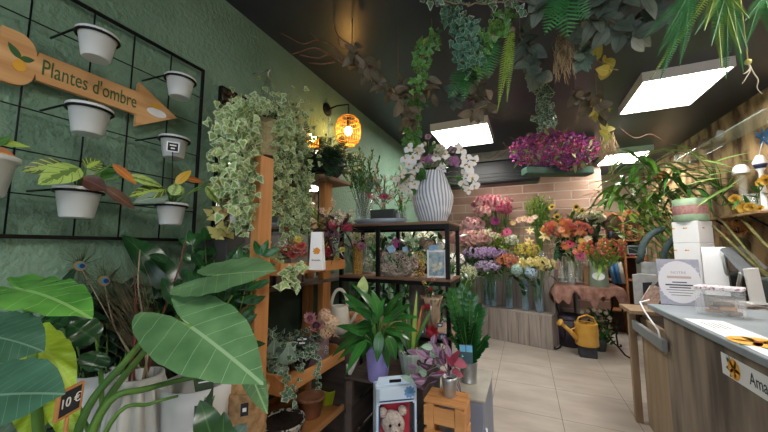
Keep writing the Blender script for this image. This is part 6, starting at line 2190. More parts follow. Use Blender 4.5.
# peach gerberas and lilies in slim tubes
for k, (x, y, s, kd, xb, lb) in enumerate(((513, 223, .11, ('gerbera', '#d8a05c', '#e4b878', '#d8b43a'), 514, 'leftmost peach gerbera on a slim tube'), (519, 220, .12, ('gerbera', '#dcae88', '#ecc8a8', '#d09858'), 519, 'second peach gerbera from the left'), (524, 219, .12, ('gerbera', '#dca880', '#e8c09c', '#d09858'), 523, 'third peach gerbera, tallest of the row'), (530, 220, .14, ('gerbera', '#dcaa88', '#ecc4a4', '#d09858'), 529, 'fourth peach gerbera beside the goldenrod stems'), (535, 217, .09, ('gerbera', '#e0b8a0', '#ecccb8', '#d09858'), 536, 'small pale peach gerbera over the goldenrod vase'), (530, 231, .13, ('lily', '#d8bc74', '#e8d498'), 531, 'pale yellow lily below the peach gerberas'), (529, 242, .17, ('lily', '#d8b060', '#e8cc88'), 530, 'larger yellow lily just above the button flowers'), (545, 236, .17, ('lily', '#d8b460', '#e8d090'), 546, 'yellow lily left of the orange roses'), (548, 228, .15, ('lily', '#dcc080', '#ecd8a8'), 548, 'upper pale yellow lily beside the orange roses'))):
    c = at(xb, 262, Y=5.62 if k < 7 else 5.5)
    if k < 7:
        c.z = zr; c.y = 5.8
        c = at(xb, 255, Y=5.8); c.z = zr
    else:
        q = P1 - bn * .36; c = V((q.x - .02 - .09 * (k - 7), q.y, ZT2))
    glass_vase('slim clear tube under the ' + lb.split(' on a ')[0], c, .02, .32 if k < 7 else .2, M_glass, 'slim tubes at the back', n=12, water=False)
    p = at(x, y, Y=c.y - .08)
    bunch(lb, c + V((0, 0, .02)), [(p, (EYE - p).normalized() + V((0, 0, .35)), s, kd)], 'flower', 'single_flower')

# ================================================================== TABLE with the brown cloth
ZTB = at(590, 286, Y=5.25).z
TX0, TX1, TY0, TY1 = at(556, 290, Y=5.12).x, at(622, 290, Y=5.12).x, 5.12, 5.7
t = thing('iron_table', 'small table on curled black iron legs under the brown cloth', 'table', ((TX0 + TX1) / 2, (TY0 + TY1) / 2, 0))
m = MB(); m.box(((TX0 + TX1) / 2, (TY0 + TY1) / 2, ZTB - .018), (TX1 - TX0, TY1 - TY0, .03), bev=.004); part('top', m, M_darkwood, t)
for (x, y, sx) in ((TX0 + .05, TY0 + .04, -1), (TX1 - .05, TY0 + .04, 1), (TX0 + .05, TY1 - .04, -1), (TX1 - .05, TY1 - .04, 1)):
    z = ZTB - .033
    m = MB()
    pts = [(x, y, z), (x + sx * .04, y, z * .85), (x + sx * .05, y, z * .7), (x, y, z * .5), (x - sx * .04, y, z * .32), (x - sx * .03, y, z * .16), (x + sx * .04, y, .04), (x + sx * .09, y, .012), (x + sx * .115, y, .02), (x + sx * .11, y, .04), (x + sx * .095, y, .035)]
    m.tube(pts, .011, 8); part('leg', m, M_black, t)
m = MB(); m.tube([(TX0 + .02, TY0 + .04, .42), (TX1 - .02, TY0 + .04, .42)], .006, 6); m.tube([(TX0 + .02, TY1 - .04, .42), (TX1 - .02, TY1 - .04, .42)], .006, 6); part('stretcher', m, M_black, t)
# cloth
m = MB()
n = 90
per = []
def rim(u):
    w_, d_ = TX1 - TX0 + .03, TY1 - TY0 + .03
    L_ = 2 * (w_ + d_)
    s = u * L_
    cx, cy = (TX0 + TX1) / 2, (TY0 + TY1) / 2
    if s < w_: return V((cx - w_ / 2 + s, cy - d_ / 2, 0)), V((0, -1, 0))
    s -= w_
    if s < d_: return V((cx + w_ / 2, cy - d_ / 2 + s, 0)), V((1, 0, 0))
    s -= d_
    if s < w_: return V((cx + w_ / 2 - s, cy + d_ / 2, 0)), V((0, 1, 0))
    s -= w_
    return V((cx - w_ / 2, cy + d_ / 2 - s, 0)), V((-1, 0, 0))
vs = []
for i in range(n):
    p, nn = rim(i / n)
    dr = .17 + .07 * math.sin(i * .55) + .05 * math.sin(i * 1.3 + 1)
    wv = .018 * math.sin(i * 1.5)
    vs += [p * 1 + V((0, 0, ZTB + .003)), p + nn * (.012 + wv * .3) + V((0, 0, ZTB - .02)), p + nn * (.03 + wv) + V((0, 0, ZTB - dr * .5)), p + nn * (.035 + wv * 1.6) + V((0, 0, ZTB - dr))]
fs = []
for i in range(n):
    a, b = i * 4, ((i + 1) % n) * 4
    fs += [(a + k, b + k, b + k + 1, a + k + 1) for k in range(3)]
fs.append(tuple(i * 4 for i in range(n))[::-1])
m.add(vs, fs)
cl = solo('table_cloth', m, mat('brown_linen', '#7a5548', '#957064', rough=.85, scale=14, bump=.3), 'crumpled brown cloth hanging over the small iron table', 'tablecloth', ((TX0 + TX1) / 2, (TY0 + TY1) / 2, ZTB))
# watering can on the table's lower board
c = at(587, 344, Y=5.05)
k = .86 * (c - EYE).dot(FW) / F
c.z = at(587, 345, Y=5.05).z
t = thing('watering_can', 'mustard yellow metal watering can in front of the brown clothed table', 'watering can', c)
M_must = mat('mustard_enamel', '#c8963c', '#d8a850', rough=.4, scale=5)
hb = 25 * k
m = MB(); m.lathe([(.0001, 0), (11.5 * k, 0), (12 * k, 1 * k), (11.6 * k, hb * .96), (12 * k, hb), (11 * k, hb), (11 * k, hb * .8), (.0001, hb * .78)], c, 36); part('body', m, M_must, t)
m = MB(); m.tube([c + RT * (-10 * k) + V((0, 0, 6 * k)), c + RT * (-18 * k) + V((0, 0, 15 * k)), c + RT * (-27 * k) + V((0, 0, 23 * k))], [3.2 * k, 2.4 * k, 1.8 * k], 12); o = part('spout', m, M_must, t)
m = MB(); m.tube([c + RT * (-26.5 * k) + V((0, 0, 22.5 * k)), c + RT * (-30 * k) + V((0, 0, 25.5 * k)), c + RT * (-31 * k) + V((0, 0, 26.3 * k))], [1.8 * k, 4.2 * k, 4.4 * k], 14); part('rose', m, M_must, o)
m = MB(); m.tube([c + RT * (-11 * k) + V((0, 0, hb)), c + RT * (-8 * k) + V((0, 0, hb + 6 * k)), c + RT * (1 * k) + V((0, 0, hb + 9 * k)), c + RT * (9 * k) + V((0, 0, hb + 6 * k)), c + RT * (13 * k) + V((0, 0, hb - 3 * k)), c + RT * (13.6 * k) + V((0, 0, hb - 14 * k)), c + RT * (11.5 * k) + V((0, 0, hb - 20 * k))], 1.0 * k, 8); part('handle', m, M_must, t)
m = MB(); m.tube([c + RT * (-11 * k) + V((0, 0, 20 * k)), c + RT * (-19 * k) + V((0, 0, 17 * k))], .8 * k, 6); part('brace', m, M_must, t)
# low dark stand below it with dark crates
m = MB(); m.box((c.x, c.y, c.z / 2 - .001), (.2, .18, c.z - .002), bev=.01)
solo('low_dark_stool', m, mat('dark_plastic_crate', '#2a2c32', '#34363c', rough=.6), 'low dark stool that carries the mustard watering can', 'stool', (c.x, c.y, 0))
q = at(569, 330, Y=5.5)
m = MB(); m.lathe([(.0001, 0), (.14, 0), (.17, .45), (.16, .45), (.13, .02), (.0001, .02)], V((q.x, 5.5, 0)), 28)
solo('dark_tub', m, mat('dark_purple_tub', '#3a3440', '#4a4450', rough=.5), 'dark plastic tub standing under the brown clothed table', 'tub', (q.x, 5.5, 0))
# small white flowers behind the can
b = V((at(598, 330, Y=5.4).x, 5.4, 0))
t = thing('potted_plant', 'dark plant with small white flowers behind the watering can', 'plant', b)
pot(t, b, .1, .08, .16, M_bucket, 'pot')
lf, st = MB(), MB()
for i in range(120):
    p = at(R.uniform(588, 612), R.uniform(312, 345), Y=5.4 + R.uniform(-.08, .08))
    lf.leaf(p, rv(1) + V((0, 0, .5)), V((0, -.5, 1)) + rv(.4), .1, .04, 'ovate', .5, .1, 4)
    if i % 6 == 0:
        st.tube([b + V((0, 0, .12)), p], .003, 4)
part('foliage', lf, L_dark, t); part('stems', st, M_stem, t)
for (x, y) in ((582, 312), (588, 311), (594, 310), (600, 311), (606, 313), (610, 318)):
    p = at(x, y, Y=5.32); put_head(t, p, (EYE - p).normalized() + V((0, 0, .5)), .06, ('daisy', '#d0d4c4', '#e4e8d8'))

# vases on the table
ZV = ZTB + .004
def tv(x, Y, r, h, lb, mm=M_glass, fl=1.0):
    c = at(x, 284, Y=Y); c.z = ZV
    glass_vase(lb, c, r, h, mm, None, True, fl)
    return c + V((0, 0, .03))
b = tv(565, 5.5, .06, .42, 'tall clear vase with orange and coral roses on the brown cloth')
OR = [('rose', '#cc5a3c', '#dc7850'), ('rose', '#d0603c', '#e08860'), ('rose', '#c44a44', '#d46458'), ('gerbera', '#d0703a', '#e08c50', '#c86a30'), ('rose', '#d88430', '#e49c48')]
bunch('large bunch of orange and coral roses right of the yellow lilies', b, dome(567, 229, 23, 8, 32, 5.4, .115, OR, .2), leaf=L_dark, nleaf=60, leafL=.16, leafW=.07, leafprof='ovate', leafzone=(.5, .96))
b = tv(580, 5.6, .05, .36, 'clear vase with sunflowers at the back of the brown cloth')
hs = []
for (x, y, s, kk) in ((557, 217, .14, 1), (552, 207, .12, 1), (576, 207, .12, 1), (582, 211, .11, 1), (572, 215, .08, 1)):
    p = at(x, y, Y=5.62); hs.append((p, (EYE - p).normalized() + rv(.4) + V((0, 0, .2)), s, ('sunflower', '#d0a01c', '#e0bc30', '#3c2a14')))
bunch('five small sunflowers above the orange roses', b, hs, leaf=L_mid, nleaf=20, leafL=.18, leafW=.08, leafprof='ovate', leafzone=(.75, .97))
b = tv(592, 5.64, .06, .36, 'clear vase with cream roses at the right back of the brown cloth')
bunch('cream roses on dark foliage in front of the wall edge', b, dome(592, 217, 12, 4, 13, 5.6, .12, [('rose', '#d4d0a8', '#e4e2c4'), ('rose', '#d8cca8', '#e8dec4')], .12), leaf=leafmat('rose_leaf', '#23402a', '#3a5c3c', '#56785a', 'mid'), nleaf=90, leafL=.15, leafW=.07, leafprof='ovate', leafzone=(.55, .97))
b = tv(572, 5.3, .045, .34, 'clear cylinder vase with red and magenta gerberas in front')
hs = [(at(x, y, Y=5.25), (EYE - at(x, y, Y=5.25)).normalized() + V((0, 0, .3)), s, k) for x, y, s, k in ((570, 244, .14, ('gerbera', '#b01c34', '#c02c40', '#5c1c24')), (565, 246, .12, ('gerbera', '#cc5424', '#dc7038')), (583, 247, .15, ('gerbera', '#cc6420', '#dc8034')), (580, 256, .14, ('gerbera', '#a02454', '#bc3c6c', '#7c2c3c')), (576, 252, .11, ('gerbera', '#c44444', '#d45c54')), (588, 239, .11, ('gerbera', '#c8b088', '#dcc8a8')), (582, 241, .1, ('gerbera', '#b8902c', '#ccac44')))]
bunch('red orange and magenta gerberas in the clear cylinder', b, hs)
b = at(599, 284, Y=5.22); b.z = ZV
kk = (b - EYE).dot(FW) / F
M_frost = mat('frosted_green_glass', '#b4c4b0', rough=.3, trans=.6, ior=1.2)
t = thing('tulip_vase', 'frosted green glass vase with an oval white label and orange tulips', 'vase', b)
hv2 = at(599, 261, Y=5.22).z - ZV
m = MB(); m.lathe([(.0001, 0), (8.4 * kk, 0), (8.6 * kk, .01), (6.6 * kk, hv2), (6.1 * kk, hv2), (7.8 * kk, .02), (.0001, .02)], b, 4 if False else 26); part('body', m, M_frost, t)
dn = (EYE - b); dn.z = 0; dn.normalize()
m = MB(); lc_ = b + dn * (7.9 * kk) + V((0, 0, hv2 * .42))
sx_ = V((0, 0, 1)).cross(dn)
m.poly([lc_ + sx_ * (5.2 * kk * math.cos(a)) + V((0, 0, 3.9 * kk * math.sin(a))) for a in [i * PI / 10 for i in range(20)]], dn * .003); part('label', m, M_paper, t)
TL = [('tulip', '#c8442c', '#d8623c'), ('tulip', '#cc5436', '#dc744c'), ('tulip', '#c43c38', '#d45a50')]
hs = dome(606, 248, 25, 9, 32, 5.12, .085, TL + [('tulip', '#d4803c', '#e09a54')], .25, .9)
bunch('orange red tulips with light green leaves in the labelled vase', b + V((0, 0, .03)), hs, leaf=leafmat('tulip_leaf', '#6c9434', '#94b84c', '#b4cc70', 'mid', rough=.35), nleaf=44, leafL=.24, leafW=.045, leafprof='lance', leafzone=(.5, .9), stem=.006, stemmat=mat('pale_green_stem', '#84a848', '#9cbc5c', rough=.5))
q = at(578, 284, Y=5.6); q.z = ZV
m = MB(); m.box(q + V((0, 0, .07)), (.9 * (TX1 - TX0), .07, .12), bev=.004)
solo('wooden_trough', m, M_greywood, 'low grey wooden trough at the back of the brown cloth', 'trough', q) if False else None
q = at(588, 275, Y=5.45); 
m = MB(); m.box(V((q.x, 5.42, ZV + .13)), (.12, .1, .26), bev=.003)
solo('kraft_box', m, mat('kraft_card', '#a07c58', '#b08c66', rough=.8), 'small kraft box standing between the vases on the brown cloth', 'box', (q.x, 5.42, ZV))

# niche shelf beyond the brick wall
M_terra = mat('terracotta_wood', '#9c6844', '#b47e56', rough=.7, scale=8)
x0, x1 = 1.25, 1.78
t = thing('niche_cabinet', 'brown wooden shelf cabinet with an arched top in the niche past the brick wall', 'cabinet', ((x0 + x1) / 2, 6.5, 0))
zt = at(620, 212, Y=6.4).z
for x in (x0, (x0 + x1) / 2, x1):
    m = MB(); m.box((x, 6.55, zt / 2), (.03, .3, zt), bev=.003); part('side', m, M_terra, t)
m = MB(); m.box(((x0 + x1) / 2, 6.69, zt / 2), (x1 - x0, .02, zt), bev=.002); part('back', m, mat('dark_brown_board', '#4a3426', '#5a4232', rough=.8, scale=5), t)
for z in (.4, .9, 1.28, 1.56):
    m = MB(); m.box(((x0 + x1) / 2, 6.55, z), (x1 - x0, .28, .024), bev=.003); part('shelf', m, M_terra, t)
m = MB()
for cx in ((x0 * 3 + x1) / 4, (x0 + 3 * x1) / 4):
    r = (x1 - x0) / 4
    m.poly([(cx - r, 6.4, zt)] + [(cx - (r - .03) * math.cos(a), 6.4, zt - .16 + .13 * math.sin(a)) for a in [i * PI / 10 for i in range(11)]] + [(cx + r, 6.4, zt)], (0, .02, 0))
part('arches', m, M_terra, t)
for k, (x, z, cc, nm) in enumerate(((1.36, 1.572, '#1c2430', 'dark blue'), (1.45, 1.572, '#2c2420', 'black brown'), (1.62, 1.572, '#7c4c2c', 'rust brown'), (1.36, 1.292, '#5c2430', 'dark red'), (1.64, 1.292, '#a84c74', 'pink'))):
    m = MB(); m.lathe([(.0001, 0), (.04, 0), (.055, .06), (.045, .13), (.025, .15), (.0001, .15)], V((x, 6.52, z)), 20)
    solo('small_jar', m, mat('jar_' + cc, cc, rough=.4), nm + ' jar on a shelf of the niche cabinet', 'jar', (x, 6.52, z), 'jars in the niche cabinet')
for k, (x, y, s, lb) in enumerate(((612, 258, .1, 'pale grey box on the floor level shelf by the niche'),)):
    pass

# ================================================================== COUNTER
XE = .82
ZCT = 1.027
t = thing('shop_counter', 'wood fronted shop counter with a grey top and a flower logo sticker', 'counter', (1.15, 1.9, 0))
yE = at(647, 303.5, X=XE).y
m = MB(); m.box(((XE + 1.5) / 2, (yE + .5) / 2, ZCT - .018), (1.5 - XE, yE - .5, .036), bev=.004); part('worktop', m, mat('grey_laminate', '#8a969e', '#96a0a8', rough=.35, scale=6), t)
yP = at(665, 326, X=XE + .03).y
M_cw = mat('weathered_counter_wood', '#554a43', '#968778', rough=.6, scale=1.3, stretch=(5, 5, .7), bump=.12, bscale=6, detail=9, lo=.38, hi=.6)
m = MB()
m.box((XE + .04, (yP + .55) / 2, (ZCT - .036) / 2), (.03, yP - .55, ZCT - .037), bev=.002)
part('front_panel', m, M_cw, t)
m = MB(); m.box((1.25, (yP + .55) / 2, .48), (.3, yP - .6, .94), bev=.002); part('carcass', m, M_darkwood, t)
yL = at(630, 420, Z=0).y
m = MB(); m.box((XE + .06, (yP + yL) / 2 - .02, .43), (.03, yL - yP - .02, .86), bev=.002); part('end_panel', m, mat('pale_counter_wood', '#8f7a62', '#aa957c', rough=.6, scale=1.5, stretch=(9, 9, .9), detail=8), t)
m = MB(); m.box((XE - .01, yL, .45), (.05, .05, .9), bev=.003); part('end_leg', m, mat('tan_post', '#8a7258', '#a0886c', rough=.6, scale=2, stretch=(8, 8, 1)), t)
zA = at(630, 319, X=XE - .01).z
m = MB(); m.box((XE + .0, (yL + yE) / 2 - .13, zA - .03), (.03, yL - yE + .3, .075), bev=.002); part('grey_rail', m, mat('grey_rail_paint', '#868a8c', rough=.5), t)
# desk wood top piece at the end
m = MB(); m.box((XE + .23, yL + .02, .915), (.56, .34, .03), bev=.003); part('end_shelf', m, MATS['tan_post'], t)
# sticker
xs2 = XE + .0235
ys = [at(x, y, X=xs2) for x, y in ((721, 353), (725, 376), (768, 375), (768, 400))]
z_top, z_bot = .946, .848
yS0 = ys[0].y
yS1 = yS0 - .62
t2 = thing('logo_sticker', 'long white sticker with an orange flower logo on the counter front', 'sticker', (xs2, (yS0 + yS1) / 2, .9))
m = MB(); m.box((xs2, (yS0 + yS1) / 2, (z_top + z_bot) / 2), (.002, yS0 - yS1, z_top - z_bot), bev=0); part('sheet', m, M_paper, t2)


def logo(parent, c, ax, up, n, s, mo=None):
    m_ = MB()
    for i in range(5):
        a = i * 1.257 + .5
        m_.leaf(c + n * .001, ax * math.cos(a) + up * math.sin(a), n, s, s * 1.15, 'petal', 0, 0, 5)
    m_.poly([c + n * .0006 + (ax * math.cos(a) + up * math.sin(a)) * s * .62 for a in [i * PI / 9 for i in range(18)]], n * .0003)
    part('logo_flower', m_, mat('logo_orange', '#f0a52e', '#f5b848', rough=.6, scale=60), parent)
    m_ = MB()
    m_.poly([c + n * .0016 + (ax * math.cos(a) + up * math.sin(a)) * s * .16 for a in [i * PI / 5 for i in range(10)]], n * .0003)
    part('logo_centre', m_, mat('logo_brown', '#9c4c1c', rough=.6), parent)
    m_ = MB()
    for a, q_ in ((2.6, 1.5), (3.3, 1.45), (4.0, 1.3)):
        m_.leaf(c + n * .0006, ax * math.cos(a) + up * math.sin(a), n, s * q_, s * .6, 'ovate', 0, 0, 5)
    part('logo_leaves', m_, mat('logo_teal', '#2c5c50', rough=.6), parent)
    m_ = MB()
    for a, q_ in ((2.2, 1.45), (2.45, 1.6)):
        m_.leaf(c + n * .0004, ax * math.cos(a) + up * math.sin(a), n, s * q_, s * .35, 'lance', 0, 0, 5)
    part('logo_spray', m_, mat('logo_mauve', '#8c8494', rough=.6), parent)


nx = V((-1, 0, 0))
logo(t2, V((xs2 - .0012, yS0 - .1, .897)), V((0, -1, 0)), V((0, 0, 1)), nx, .046)
text('lettering', 'Amaryllis', V((xs2 - .0012, yS0 - .205, .897)), (0, -1, 0), (0, 0, 1), .075, mat('dark_teal_ink', '#28343a', rough=.6), t2, align='LEFT', sx=.8)
text('lettering', 'Fleuriste', V((xs2 - .0012, yS0 - .255, .858)), (0, -1, 0), (0, 0, 1), .018, mat('sage_ink', '#8aa498', rough=.6), t2, align='LEFT') if False else None
# flat leaflet on the counter top
zt = ZCT + .001
L0, L1, L2, L3 = at(680, 315, Z=zt), at(725, 318, Z=zt), at(790, 350, Z=zt), at(768, 358, Z=zt)
t2 = thing('flower_poster', 'white leaflet with a large orange flower lying on the counter edge', 'leaflet', (.9, 2.1, zt))
yq0, yq1 = at(690, 318, X=.86).y if False else 2.46, 1.62
m = MB(); m.box((.925, (yq0 + yq1) / 2, zt + .001), (.17, yq0 - yq1, .0016), bev=0); part('sheet', m, M_paper, t2)
c = V((.925, 1.98, zt + .002))
logo(t2, c, V((0, 1, 0)), V((1, 0, 0)), V((0, 0, 1)), .1)
for k in range(4):
    m = MB(); m.box((.885 + .022 * k, 2.3, zt + .0021), (.005, .16 - .03 * (k % 2), .0004), bev=0); part('printed_line', m, mat('grey_ink', '#4c5458', rough=.6), t2)

# ---------------- things on the counter
# invitation card
A, B_ = at(661, 304, Z=ZCT), at(705, 307, Z=ZCT)
C_ = at(667, 259, t=(A - EYE).dot(FW))
A.z = ZCT + .002
xd = B_ - A; xd.z = 0; wc = xd.length; xd.normalize()
nn = V((xd.y, -xd.x, 0))
hc2 = C_.z - A.z
up_ = (V((0, 0, 1)) - nn * .12).normalized()
t = thing('invitation_card', 'standing white card with grey leaf corners and lines of text on the counter', 'card', A + xd * wc / 2)
cc = A + xd * wc / 2 + up_ * hc2 / 2
nn2 = xd.cross(up_).normalized()
if nn2.dot(EYE - cc) < 0: nn2 = -nn2
M = Matrix((xd, up_, nn2)).transposed().to_4x4(); M.translation = cc
m = MB(); m.box((0, 0, 0), (wc, hc2, .003), bev=.0005, M=M); part('card', m, mat('slate_lilac_card', '#a8aabe', '#b4b6c8', rough=.6), t)
m = MB(); m.poly([M @ V((wc * .5 * math.cos(a), hc2 * .46 * math.sin(a) * 1.0, .0018)) for a in [i * PI / 16 for i in range(32)]], nn2 * .0006); part('oval', m, mat('pale_lilac_paper', '#e6e6ee', rough=.6), t)
m = MB()
for i in range(26):
    a = i * 2 * PI / 26
    if abs(math.sin(a)) < .3: continue
    p = M @ V((wc * .44 * math.cos(a), hc2 * .38 * math.sin(a), .0026))
    m.leaf(p, xd * math.cos(a) + up_ * math.sin(a), nn2, wc * .12, wc * .05, 'lance', 0, 0, 4)
part('printed_leaves', m, mat('pale_lilac_paper', '#d8d8e2', rough=.6), t)
text('lettering', 'NOTRE', M @ V((0, hc2 * .2, .003)), xd, up_, wc * .11, mat('soft_grey_ink', '#a8a8b4', rough=.6), t)
for (yy_, wd_, hh_, mm) in ((.1, .56, .05, mat('soft_peach_ink', '#c8b0a8', rough=.6)), (-.01, .34, .022, MATS['dark_teal_ink']), (-.07, .68, .028, MATS['dark_teal_ink']), (-.125, .5, .022, MATS['dark_teal_ink'])):
    m = MB(); m.box((0, 0, 0), (wc * wd_, hc2 * hh_, .0004), bev=0, M=M @ Matrix.Translation((0, hc2 * yy_, .003))); part('text_line', m, mm, t)
for k in range(3):
    m = MB(); m.box((0, 0, 0), (wc * (.66 - .1 * k), hc2 * .012, .0004), bev=0, M=M @ Matrix.Translation((0, -hc2 * (.18 + .055 * k), .003))); part('text_line', m, mat('grey_ink', '#4c5458', rough=.6), t)
# stack of white printed rolls and ribbon spool
c = at(698, 292, Z=ZCT)
c.z = ZCT
k = (c - EYE).dot(FW) / F
zA_ = [at(698, y, t=k * F).z for y in (290, 266, 243, 221)]
dn = (EYE - c); dn.z = 0; dn.normalize(); ax = V((0, 0, 1)).cross(dn)
for i in range(3):
    lo_ = ZCT if i == 0 else zA_[i]
    hi_ = zA_[i + 1]
    b = V((c.x, c.y, lo_))
    t = thing('printed_carton', ('lowest', 'middle', 'topmost')[i] + ' white printed carton of the stack below the green ribbon spool', 'box', b, 'stacked white cartons on the counter')
    ra = math.atan2(ax.y, ax.x) - .5
    w_ = 22 * k
    M = Matrix.Translation(b + V((0, 0, (hi_ - lo_) / 2))) @ Matrix.Rotation(ra, 4, 'Z')
    m = MB(); m.box((0, 0, 0), (w_, w_, hi_ - lo_ - .002), bev=.004, M=M); part('carton', m, M_paper, t)
    for (px_, py_, qx, qy) in ((-.42, -.5, 1, 0), (.05, -.5, 1, 0), (.5, -.1, 0, 1)):
        for dq, mm_, ww in ((0, MATS['logo_orange'], .02), (-.016, MATS['logo_brown'], .012)):
            m = MB(); m.box((0, 0, 0), (ww if qx else .001, ww if qy else .001, .01), bev=0, M=M @ Matrix.Translation((px_ * w_ + dq * qx, py_ * w_ + dq * qy, (hi_ - lo_) * .18))); part('print', m, mm_, t)
b = V((c.x, c.y, zA_[3]))
r = 13.5 * k
hs_ = at(694, 198, t=k * F).z - zA_[3]
t = thing('ribbon_spool', 'pale green ribbon spool with a rose band on top of the white roll stack', 'spool', b)
m = MB(); m.lathe([(r * .35, 0), (r * .97, 0), (r, .004), (r, hs_ * .3), (r, hs_ * .72), (r, hs_ - .004), (r * .97, hs_), (r * .35, hs_)], b, 40); part('roll', m, mat('mint_ribbon', '#94b494', '#a8c4a6', rough=.5, scale=20), t)
m = MB(); m.lathe([(r + .001, hs_ * .3), (r + .0018, hs_ * .32), (r + .0018, hs_ * .68), (r + .001, hs_ * .7)], b, 40); part('band', m, mat('dusty_rose_label', '#9c6c6c', '#b48a86', rough=.6, scale=50), t)
# hanging strip of the roll (curling down, right)
c3 = c + ax * (13 * k) + dn * (17 * k)
t = thing('paper_strip', 'loose white printed strip hanging down in front of the roll stack', 'paper', V((c3.x, c3.y, ZCT)))
m = MB()
zs3 = [at(715, y, t=k * F).z for y in (247, 250, 256, 272, 296)]
pts = [(-.0, zs3[0]), (.02, zs3[1]), (.03, zs3[2]), (.028, zs3[3]), (.034, max(zs3[4], ZCT + .003))]
vs = []
for o_, z_ in pts:
    for sx in (-1, 1):
        vs.append(c3 + dn * o_ + ax * (sx * 8 * k) + V((0, 0, z_ - ZCT)))
m.add(vs, [(2 * i, 2 * i + 1, 2 * i + 3, 2 * i + 2) for i in range(len(pts) - 1)]); part('sheet', m, M_paper, t)
p = c3 + dn * .035 + V((0, 0, .06)); m = MB(); m.box((0, 0, 0), (.05, .016, .001), bev=0, M=Matrix.Translation(p) @ basis(dn).to_4x4()); part('print', m, MATS['logo_orange'], t)
# acrylic box with wood slices
A, B_ = at(694, 314, Z=ZCT), at(754, 322, Z=ZCT)
c = at(722, 316, Z=ZCT) + V((.02, .05, 0))
wx, wy, hb = .2, .13, .15
t = thing('acrylic_box', 'clear acrylic box with a confetti patterned lid holding wooden pieces', 'box', c)
rz = -.55
M = Matrix.Translation(c) @ Matrix.Rotation(rz, 4, 'Z')
m = MB()
for (cx, cy, dx, dy) in ((0, -wy / 2, wx, .003), (0, wy / 2, wx, .003), (-wx / 2, 0, .003, wy), (wx / 2, 0, .003, wy)):
    m.box((0, 0, 0), (dx, dy, hb), bev=0, M=M @ Matrix.Translation((cx, cy, hb / 2 + .003)))
m.box((0, 0, 0), (wx, wy, .004), bev=0, M=M @ Matrix.Translation((0, 0, .003))); part('walls', m, mat('acrylic', '#f4f8fa', rough=.03, alpha=.14, spec=.9), t)
m = MB(); m.box((0, 0, 0), (wx + .012, wy + .012, .02), bev=.003, M=M @ Matrix.Translation((0, 0, hb + .015))); part('lid', m, mat('confetti_print', '#e8e4ea', '#a87888', rough=.5, scale=70, lo=.52, hi=.6, detail=1), t)
for i in range(7):
    p = M @ V((R.uniform(-.055, .055), R.uniform(-.03, .03), .02 + .024 * (i // 3)))
    m = MB(); m.box((0, 0, 0), (R.uniform(.06, .1), .05, .022), bev=.005, M=Matrix.Translation(p) @ Matrix.Rotation(R.uniform(-.6, .6), 4, 'Z'))
    lbs = ('wooden piece inside the acrylic box',)
    solo('wooden_piece', m, M_pineX if i % 3 else mat('brown_bark', '#5c4030', '#7c5a44', rough=.8, scale=20), 'rough tan or brown wooden piece lying in the clear acrylic box', 'wood piece', p, 'wooden pieces in the acrylic box')
# tablet till
M_tab = mat('tablet_grey', '#6c7278', '#787e84', rough=.35)
c = at(734, 298, t=2.75); c.z = ZCT
t = thing('payment_till', 'grey tablet till tilted on a metal stand at the counter', 'till', c)
Q = [at(x, y, t=q) for x, y, q in ((722, 248, 2.7), (744, 246, 2.85), (768, 268, 2.55), (748, 276, 2.42))]
nq = (Q[1] - Q[0]).cross(Q[3] - Q[0]).normalized() * .022
if nq.z > 0: nq = -nq
m = MB(); m.poly(Q, nq); o = part('housing', m, M_tab, t)
cq = (Q[0] + Q[1] + Q[2] + Q[3]) / 4
m = MB(); m.poly([cq + (q - cq) * .86 - nq * .05 for q in Q], nq * .04); part('screen', m, mat('dark_screen', '#4c5258', rough=.2), o)
m = MB()
for q in (Q[0].lerp(Q[3], .12), Q[0].lerp(Q[3], .85)):
    e = q + nq; m.tube([e, V((c.x + (e.x - c.x) * .35, c.y + (e.y - c.y) * .35, ZCT + .012))], .016, 8)
part('stand', m, M_zinc, t)
m = MB(); m.box((c.x + .02, c.y, ZCT + .006), (.2, .18, .012), bev=.003); part('foot', m, M_tab, t)
# white card reader stand
A = at(757, 308, t=2.3); A.z = ZCT
t = thing('white_panel_stand', 'white slanted card holder standing at the right end of the counter', 'holder', A)
hh = at(753, 268, t=2.34).z - ZCT
m = MB(); m.box((0, 0, 0), (.1, .02, hh), bev=.006, M=Matrix.Translation(A + V((0, 0, hh / 2))) @ Matrix.Rotation(.35, 4, 'Z') @ Matrix.Rotation(-.1, 4, 'Y')); part('panel', m, M_white, t)
m = MB(); m.box(A + V((0, .02, .006)), (.13, .1, .012), bev=.004, rz=.35); part('foot', m, M_white, t)
# glass globe behind the till
p = at(741, 246, t=3.1)
m = MB(); m.ball(p, .085, 0, 20, 12)
zz_ = p.z - .085
solo('glass_globe', m, mat('greenish_glass', '#c8e0d4', rough=.02, trans=1, ior=1.2), 'greenish glass globe behind the tablet till', 'globe', p)
q = MB(); q.box((p.x, p.y, (ZCT + zz_) / 2), (.14, .14, zz_ - ZCT), bev=.004)
solo('dark_display_block', q, M_greywood, 'grey wooden block under the greenish glass globe', 'block', (p.x, p.y, ZCT))
# rear work counter that carries things behind
m = MB(); m.box((1.55, 3.3, .47), (.5, 1.9, .94), bev=.006)
solo('back_cabinet', m, M_greywood, 'grey wooden cabinet behind the counter under the palms', 'cabinet', (1.55, 3.3, 0)) if False else None
m = MB(); m.box((1.75, 3.9, .5), (.46, 1.6, 1.0), bev=.006)
solo('back_cabinet', m, M_greywood, 'grey wooden cabinet along the tan wall behind the counter', 'cabinet', (1.75, 3.9, 0))

